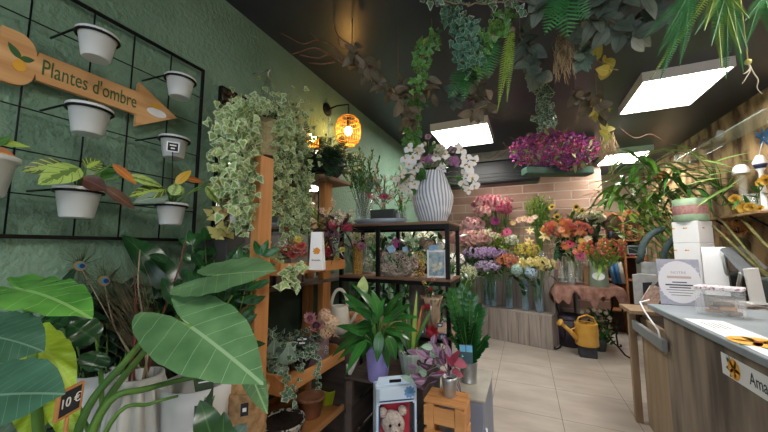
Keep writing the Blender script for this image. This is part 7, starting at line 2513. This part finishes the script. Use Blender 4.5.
# grey dispenser at the counter's end, arched stand, blue folders
c = at(644, 302, t=2.8); c = V((c.x, c.y, .931))
k = (c - EYE).dot(FW) / F
t = thing('paper_dispenser', 'light grey plastic dispenser with a dark hollow at the counter end', 'dispenser', c)
m = MB()
ol = [(-9, 0), (-9, 34), (-2, 36), (13, 35), (15, 30), (8, 20), (5, 8), (5, 0)]
nv = (c - EYE); nv.z = 0; nv.normalize(); ax2 = V((nv.y, -nv.x, 0)); k *= .85
m.poly([c + ax2 * (x * k) + V((0, 0, z * k)) for x, z in ol], nv * .1); part('body', m, mat('light_grey_plastic', '#9a9ea0', '#a8acae', rough=.45), t)
m = MB(); m.poly([c - nv * .004 + ax2 * (x * k) + V((0, 0, z * k)) for x, z in ((0, 4), (0, 26), (9, 27), (4, 16), (2, 4))], nv * .008); part('hollow', m, M_blackp, t)  # black plate on the face stands in for the shaded inside
c = at(652, 298, t=3.45); c = V((c.x, c.y, at(652, 276, t=3.45).z))
m = MB(); m.box((c.x, c.y, c.z / 2), (.16, .14, c.z), bev=.004)
solo('plant_pedestal', m, M_darkwood, 'dark pedestal under the arched stand behind the counter end', 'pedestal', (c.x, c.y, 0))
t = thing('arched_stand', 'stand with two dark grey green arched bands behind the invitation card', 'stand', c)
m = MB(); zz0 = at(652, 262, t=3.45).z; m.box(V((c.x, c.y, (zz0 + c.z) / 2)), (.2, .16, zz0 - c.z), bev=.006); part('box', m, M_zinc, t)
for (xa, ya, xb_, yb_, xc_, yc_) in ((641, 258, 640, 236, 662, 229), (664, 262, 662, 240, 690, 228)):
    a, b_, d_ = at(xa, ya, t=3.42), at(xb_, yb_, t=3.42), at(xc_, yc_, t=3.46)
    m = MB()
    pts = [V((c.x + (a.x - c.x) * .9, c.y, zz0)), a]
    for i in range(1, 9):
        u = i / 8
        pts.append(a * (1 - u) ** 2 + b_ * 2 * u * (1 - u) + d_ * u * u)
    m.tube(pts, .032, 10)
    part('arch', m, mat('slate_green_felt', '#3c4c4e', '#4a5c5c', rough=.8, scale=20), t)
for i, (x, cc, nm) in enumerate(((620, '#3c6c9c', 'blue'), (615, '#4a7ca8', 'lighter blue'), (624, '#b8b0a4', 'beige'))):
    a = at(x, 284, Y=5.62); a.z = ZV + .01
    b_ = at(x - 5, 262, Y=5.66)
    m = MB(); m.tube([a, b_], .03, 12)
    solo('paper_tube', m, mat('tube_' + cc, cc, rough=.5), nm + ' wrapping paper roll leaning at the right end of the brown cloth', 'paper roll', a, 'wrapping rolls on the brown cloth')
P = at(637, 250, t=3.9)
t = thing('price_slate', 'small chalkboard with white frame above the grey dispenser', 'price card', P - V((0, 0, .05)), 'price cards')
dn = (EYE - P).normalized(); M = Matrix.Translation(P) @ basis(dn).to_4x4()
m = MB(); m.box((0, 0, 0), (.17, .1, .006), bev=.001, M=M); part('slate', m, M_chalk, t)
m = MB()
for (x, y, a, b_) in ((0, .05, .18, .008), (0, -.05, .18, .008), (.09, 0, .008, .1), (-.09, 0, .008, .1)):
    m.box((0, 0, 0), (a, b_, .01), bev=.001, M=M @ Matrix.Translation((x, y, 0)))
part('frame', m, M_zinc, t)
m = MB(); m.tube([P - V((0, 0, .05)), P - V((0, 0, .3))], .005, 6); part('stick', m, M_black, t)
for k, (x, y) in enumerate(((655, 290), (651, 296))):
    p = at(x, y, t=2.75); p.z = 1.02
    m = MB(); m.box((0, 0, 0), (.1, .012, .16), bev=.002, M=Matrix.Translation(p) @ Matrix.Rotation(.5, 4, 'Y') @ Matrix.Rotation(.3, 4, 'Z'))
    solo('leaflet_bundle', m, mat('pink_white_print', '#d0c0bc', '#a89088', rough=.6, scale=40), ('upper', 'lower')[k] + ' bundle of pinkish leaflets left of the invitation card', 'leaflets', p, 'leaflet bundles')
m = MB(); pts = [at(x, y, X=XE - .03) for x, y in ((640, 302), (645, 312), (652, 322), (658, 330), (660, 338))]
m.tube([pts[0] + V((.06, 0, .02))] + pts, .006, 6)
solo('white_cable', m, M_paper, 'white cable hanging over the grey rail at the counter end', 'cable', pts[0])

# ================================================================== PALMS AND SHELVES ON THE RIGHT
def palm(label, base, crowns, leafm, L=.5, W=.03, n=12, potr=.12, poth=.22, spread_=1.0):
    t = thing('palm_plant', label, 'plant', base, 'palms behind the counter')
    pot(t, base, potr, potr * .75, poth, M_bucket, 'pot')
    st = MB()
    for cr in crowns:
        cr = V(cr)
        top = base + V((0, 0, poth * .85))
        st.tube([top + rv(.02), top.lerp(cr, .5) + rv(.03), cr], [.012, .01, .008], 8)
        for i in range(n):
            a = 2 * PI * i / n + R.uniform(-.2, .2)
            d = V((math.cos(a), math.sin(a), R.uniform(.1, .9)))
            m = MB()
            m.leaf(cr + rv(.015), d, V((0, 0, 1)) - d * .2, L * R.uniform(.7, 1.15), W * R.uniform(.8, 1.2), 'strap', R.uniform(.7, 1.7) * spread_, .2, 10)
            part('leaf', m, leafm, t)
    part('stems', st, mat('palm_cane', '#5c5a34', '#7c7848', rough=.6), t)
    return t


ZC = 1.001
palm('palm with bright arching leaves behind the orange tulips', V((1.62, 4.55, ZC)), [at(624, 186, t=4.2), at(622, 200, t=4.1)], L_palm, .6, .06, 22)
palm('slender palm rising behind the green ribbon spool', V((1.72, 3.95, ZC)), [at(652, 168, t=3.9), at(640, 160, t=3.95), at(668, 196, t=3.75)], L_palm, .6, .045, 18)
palm('spiky leafed palm directly above the roll stack', V((1.72, 3.45, ZC)), [at(690, 190, t=3.45), at(672, 178, t=3.5)], leafmat('deep_palm_leaf', '#2c5c2c', '#4c8038', '#7ca454', 'mid', rough=.35), .55, .036, 22)
# bushy plant below
b = V((1.68, 4.25, ZC))
t = thing('bush_plant', 'bushy yellow green plant with orange buds behind the arched stand', 'plant', b)
pot(t, b, .1, .08, .16, M_bucket, 'pot')
lf, st = MB(), MB()
for i in range(260):
    p = at(R.gauss(655, 20), R.gauss(220, 14), t=R.uniform(3.7, 4.2))
    lf.leaf(p, (p - b).normalized() + rv(.8), V((0, 0, 1)) + rv(.4), R.uniform(.1, .2), .05, 'lance', R.uniform(.3, 1), .15, 5)
    if i % 6 == 0:
        st.tube([b + V((0, 0, .13)), b.lerp(p, .6) + V((0, 0, .05)), p], .004, 4)
part('foliage', lf, leafmat('bush_leaf', '#4c7828', '#88a83c', '#b0c464', 'mid'), t); part('stems', st, M_stem, t)
for (x, y, s) in ((629, 212, .07), (663, 175, .09), (658, 177, .08), (664, 218, .06), (630, 227, .05), (673, 210, .05)):
    p = at(x, y, t=3.75); put_head(t, p, (EYE - p).normalized() + V((0, 0, .3)), s, ('carnation', '#c87830', '#d89448'))
# long arching blades in front of the wall panel
b = V((1.8, 3.2, ZC))
t = thing('arching_plant', 'plant with a few very long arching striped blades across the tan wall', 'plant', b)
pot(t, b, .1, .08, .2, M_bucket, 'pot')
cn = at(722, 196, t=3.1)
s = MB(); s.tube([b + V((0, 0, .17)), b.lerp(cn, .5) + V((.02, 0, 0)), cn], .012, 8); part('cane', s, MATS['palm_cane'], t)
for (x0, y0, x1, y1, w_) in ((690, 150, 668, 143, .03), (732, 178, 690, 184, .05), (735, 185, 700, 205, .04), (712, 176, 672, 172, .045), (696, 178, 768, 168, .035), (706, 158, 680, 150, .03), (700, 160, 735, 168, .045), (705, 168, 780, 183, .045), (715, 162, 752, 152, .04), (722, 206, 775, 192, .04), (720, 196, 742, 176, .035), (740, 160, 775, 166, .03), (718, 200, 694, 196, .035), (730, 204, 768, 206, .03)):
    P, T_ = at(x0, y0, t=3.0), at(x1, y1, t=2.85)
    m = MB()
    D = T_ - P
    m.leaf(P, D.normalized() + V((0, 0, .12)), V((0, 0, 1)) + (EYE - P).normalized() * .5, D.length * 1.05, w_, 'lance', .25, .2, 12)
    part('blade', m, R.choice([L_palm, leafmat('striped_blade', '#5c8c3c', '#84b050', '#d4dca0', 'mid', vw=.3)]), t)
    s = MB(); s.tube([cn, cn.lerp(P, .6) + V((.02, 0, .03)), P], .004, 5); part('stalk', s, M_stem, t)

# shelves on the tan wall
XS = RX
zsh = 1.74
yS_a, yS_b = at(768, 214, X=1.95).y - .25, at(720, 220, X=1.95).y
t = thing('wall_shelf', 'thin wooden wall shelf with yellow flowers on the tan wall', 'shelf', (1.9, (yS_a + yS_b) / 2, zsh))
m = MB(); m.box((1.885, (yS_a + yS_b) / 2, zsh), (.22, yS_b - yS_a, .022), bev=.003); part('board', m, mat('light_shelf_wood', '#a8845c', '#bc9a74', rough=.6, scale=5), t)
for y in (yS_a + .25, yS_b - .2):
    m = MB(); m.box((1.985, y, zsh - .08), (.02, .02, .14), bev=.002); m.tube([(1.98, y, zsh - .14), (1.83, y, zsh - .012)], .008, 6); part('bracket', m, M_black, t)
zsh2 = at(700, 152, X=1.88).z
yU0, yU1 = at(768, 140, X=1.88).y - .2, at(672, 155, X=1.88).y
t = thing('glass_shelf', 'glass shelf high on the tan wall above the palm leaves', 'shelf', (1.88, (yU0 + yU1) / 2, zsh2))
m = MB(); m.box((1.88, (yU0 + yU1) / 2, zsh2), (.22, yU1 - yU0, .012), bev=.002); part('pane', m, mat('shelf_glass', '#c8dcd6', rough=.05, alpha=.35, spec=.9), t)
for y in (yU0 + .3, yU1 - .3):
    m = MB(); m.box((1.97, y, zsh2 - .02), (.05, .03, .03), bev=.003); part('clip', m, M_zinc, t)
zu = zsh2 + .007
for k, (x, r, h, mm, lb) in enumerate(((678, .05, .12, M_glass, 'clear glass jar at the far end of the glass shelf'), (706, .06, .1, mat('brown_basket', '#5c4636', '#7c6250', rough=.8, scale=40), 'brown round basket on the glass shelf'), (722, .035, .1, M_glass, 'small clear jar near the middle of the glass shelf'))):
    q = at(x, 150, X=1.88)
    m = MB(); m.lathe([(.0001, 0), (r * .8, 0), (r, h * .4), (r * .7, h * .9), (r * .75, h), (r * .65, h), (r * .9, h * .4), (.0001, .01)], V((1.88, q.y, zu)), 24)
    solo('shelf_jar' if k != 1 else 'round_basket', m, mm, lb, 'jar' if k != 1 else 'basket', (1.88, q.y, zu))
zw = zsh + .012
# white domed lamp/hat, dark and white figure with blue star, yellow flowers
q = at(746, 215, X=1.87); zz_ = at(746, 170, X=1.87).z
b = V((1.87, q.y, zw))
t = thing('white_dome_ornament', 'white dome on a pale column on the wall shelf', 'ornament', b)
m = MB(); m.lathe([(.06, 0), (.05, .04), (.03, .06), (.03, zz_ - zw - .01), (.0001, zz_ - zw)], b, 20); part('column', m, M_glass, t)
m = MB(); m.lathe([(.06, zz_ - zw - .02), (.06, zz_ - zw), (.05, zz_ - zw + .04), (.03, zz_ - zw + .065), (.0001, zz_ - zw + .07)], b, 28); part('dome', m, M_paper, t)
q = at(766, 213, X=1.84); b = V((1.84, q.y, zw)); 
t = thing('white_bird_figure', 'white and navy decorative figure at the right end of the wall shelf', 'figurine', b)
hz = at(768, 152, X=1.84).z - zw
m = MB(); m.lathe([(.0001, 0), (.045, 0), (.02, .03), (.015, hz * .7), (.03, hz * .76), (.045, hz * .88), (.02, hz), (.0001, hz)], b, 24); part('body', m, M_white, t)
m = MB(); m.lathe([(.031, hz * .76), (.04, hz * .81), (.042, hz * .84), (.034, hz * .78)], b, 24); part('band', m, mat('navy_glaze', '#1c2440', rough=.4), t)
p = at(762, 137, X=1.83)
t = thing('blue_star_flower', 'blue star shaped flower on a wire above the white and navy figure', 'ornament', V((1.84, p.y, zw + hz)))
m = MB()
for i in range(12):
    a = i * PI / 6
    m.leaf(p, RT * math.cos(a) + UP * math.sin(a) - FW * R.uniform(0, .6), -FW, .09, .03, 'lance', 0, .1, 3)
part('petals', m, mat('star_blue', '#2c5c8c', '#4c84b0', rough=.5), t)
m = MB(); m.tube([p + V((.01, 0, 0)), V((1.84, b.y, zw + hz))], .004, 5); part('wire', m, M_white, t)
c = V((1.86, at(748, 213, X=1.86).y - .12, zw))
glass_vase('clear glass vase with yellow flowers on the wall shelf', c, .06, .16)
hs = []
for (x, y, s) in ((735, 199, .09), (744, 208, .1), (750, 207, .08), (737, 208, .07), (759, 209, .07), (766, 180, .09), (760, 183, .06)):
    p = at(x, y, X=1.8); hs.append((p, (EYE - p).normalized(), s, ('carnation', '#cc9c20', '#dcb43c')))
bunch('yellow orange flowers in the clear vase on the wall shelf', c + V((0, 0, .02)), hs, 'bouquet', leaf=L_mid, nleaf=14, leafL=.12, leafW=.03)
p = at(736, 231, X=1.92)
t = thing('dried_orange_garland', 'dried orange and rust leaf spray hanging below the wall shelf', 'garland', p)
lf = MB()
for i in range(40):
    q = at(R.gauss(736, 8), R.gauss(230, 5), X=1.9 + R.uniform(-.05, .04)); lf.leaf(q, rv(1), V((-1, 0, .3)) + rv(.4), .09, .03, 'lance', .4, .1, 4)
part('leaves', lf, L_rust, t)
m = MB(); m.tube([at(738, 226, X=1.93), (1.97, p.y, zsh - .012)], .003, 4); part('string', m, M_tantw, t)
# tan driftwood on the wall
m = MB()
pts = [at(x, y, X=1.93) for x, y in ((640, 210), (660, 185), (676, 165), (690, 150))]
m.tube(pts, [.03, .026, .022, .012], 8); m.tube([pts[1], at(655, 168, X=1.93)], .012, 6); m.tube([pts[2], at(690, 170, X=1.92)], .012, 6)
solo('driftwood_branch', m, mat('driftwood', '#a8845c', '#c4a47c', rough=.8, scale=8), 'pale driftwood branch fixed to the tan wall behind the palms', 'branch', pts[0])

# ================================================================== HANGING GREENERY UNDER THE CEILING
def cord(mb, p, r=.0025):
    p = V(p)
    mb.tube([p, (p.x, p.y, CZ - .002)], r, 5)


def garland(name, label, cat, leaves, m, kind, size, tz, hang=None, stemmat=None, n=None, W=.5, droop=.4, group='hanging greenery'):
    """leaves: path of picture positions at depth tz"""
    P = [at(x, y, t=tz[i] if isinstance(tz, (list, tuple)) else tz) for i, (x, y) in enumerate(leaves)]
    t = thing(name, label, cat, P[0], group)
    st, lf = MB(), MB()
    seg = []
    for i in range(len(P) - 1):
        L_ = (P[i + 1] - P[i]).length
        k = max(2, int(L_ / .03))
        for j in range(k):
            seg.append(P[i].lerp(P[i + 1], j / k) + rv(.006))
    seg.append(P[-1])
    st.tube(seg, .004, 5)
    cord(st, P[0])
    N_ = n or len(seg) * 3
    for i in range(N_):
        p = seg[int(i / N_ * len(seg))]
        d = rv(1) + V((0, 0, -.4))
        if kind == 'ivy':
            lf.ivyleaf(p + rv(.05), d, (EYE - p).normalized() + rv(.6), size * .85 * R.uniform(.6, 1.3))
        else:
            d.normalize()
            lf.leaf(p + rv(.02), d, (EYE - p).normalized() * .8 + V((0, 0, .4)) + rv(.4), size * R.uniform(.6, 1.25), size * W, kind, droop, .12, 6)
    part('foliage', lf, m, t)
    part('stem', st, stemmat or M_tantw, t)
    return t


# bare twisted branches at the left
t = thing('twisted_branch', 'bare twisted reddish branches spreading under the ceiling near the lamp', 'branch', at(380, 50, t=1.95), 'hanging greenery')
M_twist = mat('reddish_branch', '#6c4a3c', '#86604e', rough=.7)
for path in ([(372, 68), (345, 64), (330, 55), (318, 58), (300, 55)], [(345, 64), (335, 48), (318, 40), (303, 44), (288, 37), (281, 33)], [(330, 55), (315, 48), (300, 52), (292, 54)], [(335, 62), (322, 64), (309, 63)], [(318, 40), (310, 33)], [(352, 46), (338, 36), (334, 24), (333, 17)], [(338, 36), (340, 46), (352, 50)]):
    pts = [at(x, y, t=1.95 + R.uniform(-.03, .03)) for x, y in path]
    stalk(t, pts, .005, .002, M_twist, 'twig')
m = MB(); a0 = at(352, 46, t=1.95); a1 = at(372, 68, t=1.95)
m.tube([a0, at(360, 58, t=1.95), a1, at(385, 85, t=1.95)], .008, 7); cord(m, a0); part('main_stem', m, M_twist, t)
# pinkish leaved garland
P_ = [(352, 48), (366, 66), (380, 80), (394, 96), (406, 106), (412, 120)]
garland('leaf_garland', 'garland of pinkish grey leaves running from the ceiling towards the bouquet', 'garland', P_, L_pinkish, 'ovate', .115, 1.9, n=60, W=.42, stemmat=M_twist)
garland('leaf_garland', 'thin pinkish leafed twig crossing towards the light box', 'garland', [(398, 84), (412, 90), (426, 82), (434, 92)], L_pinkish, 'ovate', .1, 1.95, n=22, W=.42, stemmat=M_twist)
# ivy strands
garland('ivy_garland', 'thin bright green ivy strand hanging left of the others', 'ivy', [(432, 36), (424, 45), (421, 60), (420, 76), (417, 86)], L_ivyG, 'ivy', .038, 1.9, n=130)
garland('ivy_garland', 'thick ivy column hanging down to the orchid bouquet', 'ivy', [(418, 98), (412, 108), (413, 120), (412, 134), (411, 146)], L_ivyG, 'ivy', .04, 2.2, n=300)
garland('ivy_garland', 'bluish variegated ivy clump at the top, above the small fern', 'ivy', [(448, 2), (455, 20), (466, 28), (470, 40), (462, 52), (475, 58)], leafmat('blue_ivy_leaf', '#2c5c48', '#4c8064', '#a8c8b8', 'radial', vw=.2, amt=.5), 'ivy', .042, 1.7, n=260)
garland('ivy_garland', 'light green ivy strand beside the feathery yellow green fern', 'ivy', [(505, 10), (500, 28), (486, 40), (478, 56), (470, 66)], L_ivyG, 'ivy', .038, 1.75, n=170)
garland('ivy_garland', 'ivy strand ending above the magenta flower trough', 'ivy', [(536, 78), (543, 90), (546, 102), (544, 112), (552, 118), (540, 120)], L_ivyD, 'ivy', .05, 2.5, n=220)
garland('ivy_garland', 'sparse variegated ivy tendrils along the top picture edge', 'ivy', [(430, 0), (470, 4), (505, 2), (540, 0)], L_ivyD, 'ivy', .045, 1.62, n=50)
# begonia leaf clusters
for (pp, s, n_, tz, lb, m_) in (([(470, 75), (460, 88), (452, 98)], .1, 30, 2.0, 'dark grey leaf cluster left of the square light box', L_begonia),
                      ([(476, 78), (482, 95), (490, 104), (474, 110)], .1, 26, 1.95, 'brownish leaf cluster hanging in front of the square light box', L_pinkish),
                      ([(520, 36), (528, 50), (530, 66), (540, 74)], .125, 30, 1.85, 'big dark grey leaf cluster in the middle of the hanging greenery', L_begonia),
                      ([(596, 8), (612, 22), (628, 38), (640, 28), (655, 10)], .125, 44, 1.65, 'grey leaf cluster between the broad fern and the right ferns', L_begonia),
                      ([(540, 0), (575, 4), (600, 0), (640, -4)], .12, 36, 1.6, 'row of dark leaves along the top picture edge', L_begonia),
                      ([(582, 30), (584, 42), (580, 56), (584, 64)], .09, 34, 1.9, 'grey green drooping sprig beside the tan moss', L_grey),
                      ([(575, 90), (588, 98), (596, 104), (602, 112)], .115, 20, 2.3, 'grey pink leaf cluster just above the magenta flowers', L_pinkish),
                      ([(590, 56), (600, 62), (612, 68), (618, 70)], .13, 7, 2.1, 'long yellowish leaf pointing at the large light box', L_yel),
                      ([(597, 100), (603, 118), (606, 128), (610, 138)], .1, 18, 2.5, 'yellow leaf cluster right of the magenta flowers', L_yel)):
    garland('leaf_cluster', lb, 'garland', pp, m_, 'ovate', s, tz, n=n_, W=.55)


def fern(label, base, tips, m, W, n=16, droop=.3, cat='fern', prof='fern', name='hanging_fern', tz=None):
    b = V(base)
    t = thing(name, label, cat, b, 'hanging ferns')
    for (x, y, tt) in tips:
        T_ = at(x, y, t=tt)
        q = MB()
        D = T_ - b
        q.frond(b + rv(.01), D.normalized() + V((0, 0, .15)), (EYE - b).normalized() + V((0, 0, .3)), D.length * 1.03, W * R.uniform(.85, 1.1), n, droop, prof=prof, fwd=.35)
        part('frond', q, m, t)
    q = MB(); cord(q, b, .003); q.ball(b, .02, 0, 8, 6); part('hanger', q, M_tantw, t)
    return t


fern('small green fern frond hanging above the square light box', at(470, 62, t=1.9), [(452, 96, 1.88), (464, 98, 1.85)], L_fern, .16)
fern('green fern fronds left of the feathery yellow green strand', at(492, 38, t=1.75), [(480, 78, 1.72), (488, 76, 1.7), (472, 66, 1.75)], L_fern, .15)
fern('broad green fern fronds at the top centre', at(566, -12, t=1.55), [(566, 36, 1.5), (552, 14, 1.52), (586, 18, 1.52), (548, 28, 1.52)], L_fern, .2, 14)
fern('feathery yellow green strand hanging in the middle', at(512, 30, t=1.8), [(502, 108, 1.78), (508, 98, 1.78), (505, 84, 1.76)], L_fernY, .075, 34, .1)
for bx, by, tips, lb in ((694, -10, [(664, 50, 1.22), (667, 74, 1.24), (672, 36, 1.2), (690, 26, 1.2), (682, 60, 1.23), (655, 34, 1.25)], 'large drooping fern left of the other top right ferns, over the big light box'),
                         (727, -8, [(726, 74, 1.2), (740, 68, 1.24), (716, 42, 1.15), (706, 30, 1.16), (734, 50, 1.17), (744, 44, 1.18)], 'large drooping fern hanging straight down at the corner of the big light box'),
                         (764, -6, [(770, 34, 1.2), (752, 40, 1.22), (785, 30, 1.2), (748, 18, 1.2)], 'fern cut by the right picture edge under the ceiling')):
    fern(lb, at(bx, by, t=1.25), tips, L_fern, .06, 42, .25)
fern('yellow green fern fronds among the large top right ferns', at(716, -10, t=1.27), [(664, 76, 1.27), (732, 50, 1.14), (708, 24, 1.12), (738, 22, 1.1), (722, 60, 1.16)], L_fernY, .05, 42, .25)
# tan moss strands
for (pp, tz, lb) in (([(562, 34), (561, 55), (566, 72), (568, 86)], 1.85, 'tan spanish moss tuft hanging in the middle of the greenery'), ([(606, 132), (608, 150), (606, 165), (609, 186)], 2.7, 'tan moss strand hanging right of the magenta flowers')):
    P = [at(x, y, t=tz) for x, y in pp]
    t = thing('hanging_moss', lb, 'moss', P[0], 'hanging moss')
    q = MB()
    for i in range(130):
        u = R.random()
        a = P[0].lerp(P[1], u) + rv(.035 * tz / 1.8)
        e = a + (P[3] - P[0]) * R.uniform(.2, .5) + rv(.035)
        q.tube([a, a.lerp(e, .5) + rv(.02), e], .0016, 3)
    part('strands', q, mat('tan_moss', '#a08a68', '#c8b490', rough=.9, scale=20), t)
    q = MB(); cord(q, P[0]); q.ball(P[0], .018, 0, 8, 6); part('hanger', q, M_tantw, t)
# pale aerial roots right of the ferns
t = thing('aerial_roots', 'pale thin roots dangling under the right ferns near the light box', 'roots', at(750, 64, t=1.3), 'hanging moss')
for path in ([(748, 62), (750, 70), (746, 78), (742, 84)], [(748, 62), (753, 72), (758, 80), (757, 88), (762, 94)], [(750, 68), (747, 72), (743, 74)]):
    stalk(t, [at(x, y, t=1.3) for x, y in path], .003, .0012, mat('pale_root', '#b8ac94', '#cfc4ae', rough=.8), 'root')
q = MB(); cord(q, at(748, 62, t=1.3)); q.ball(at(748, 62, t=1.3), .012, 0, 8, 6); part('hanger', q, L_yel, t)
# thin reddish twigs
t = thing('twisted_branch', 'fine reddish twigs hanging over the back light box and beam', 'branch', at(500, 100, t=2.8), 'hanging greenery')
for path in ([(545, 118), (520, 112), (500, 118), (480, 112)], [(500, 150), (490, 158), (475, 155)], [(503, 142), (506, 150), (500, 156), (492, 160)], [(560, 80), (545, 85), (530, 78), (515, 84)], [(620, 128), (635, 138), (650, 134), (662, 140)], [(598, 90), (604, 80), (600, 70)]):
    stalk(t, [at(x, y, t=2.75) for x, y in path], .003, .0015, M_twist, 'twig')
q = MB(); cord(q, at(545, 118, t=2.75)); part('hanger', q, M_tantw, t)

# magenta flower trough
tb = 3.4
A, B_ = at(512, 168, t=tb + .1), at(592, 164, t=tb - .1)
A, B_ = at(524, 174, t=tb), at(590, 169, t=tb)
c = (A + B_) / 2
t = thing('hanging_trough', 'green trough hung on cords and overflowing with magenta flowers', 'planter', c)
xd = (B_ - A); xd.z = 0; wx = xd.length; xd.normalize()
M = Matrix.Translation(c + V((0, 0, .0))) @ Matrix.Rotation(math.atan2(xd.y, xd.x), 4, 'Z')
m = MB(); m.box((0, 0, 0), (wx, .16, .09), bev=.015, M=M); part('box', m, mat('dark_green_plastic', '#2c4a3c', '#345648', rough=.5), t)
m = MB()
hk = at(549, 123, t=tb)
for sg in (-.45, .45):
    m.tube([M @ V((wx * sg, 0, .04)), hk], .008, 6)
cord(m, hk, .008)
part('cords', m, mat('tan_rope', '#9c7c54', '#b4946c', rough=.8, scale=40), t)
BG = [('bract', '#8c2c7c', '#a84898', '#d8d0b0'), ('bract', '#94388c', '#b45ca8', '#d8d0b0'), ('bract', '#a42c6c', '#bc4c88', '#d8d0b0')]
hs = dome(555, 151, 45, 18, 105, (at(556, 152, t=tb)).y, .1, BG, .15)
hs = [h for h in hs]
bunch('overflowing magenta bougainvillea in the hanging green trough', c + V((0, 0, .04)), hs, leaf=leafmat('pale_bougainvillea_leaf', '#7c8c54', '#a8b07c', '#c4cc9c', 'mid'), nleaf=110, leafL=.1, leafW=.045, leafprof='ovate', leafzone=(.7, 1.15), stem=.003)
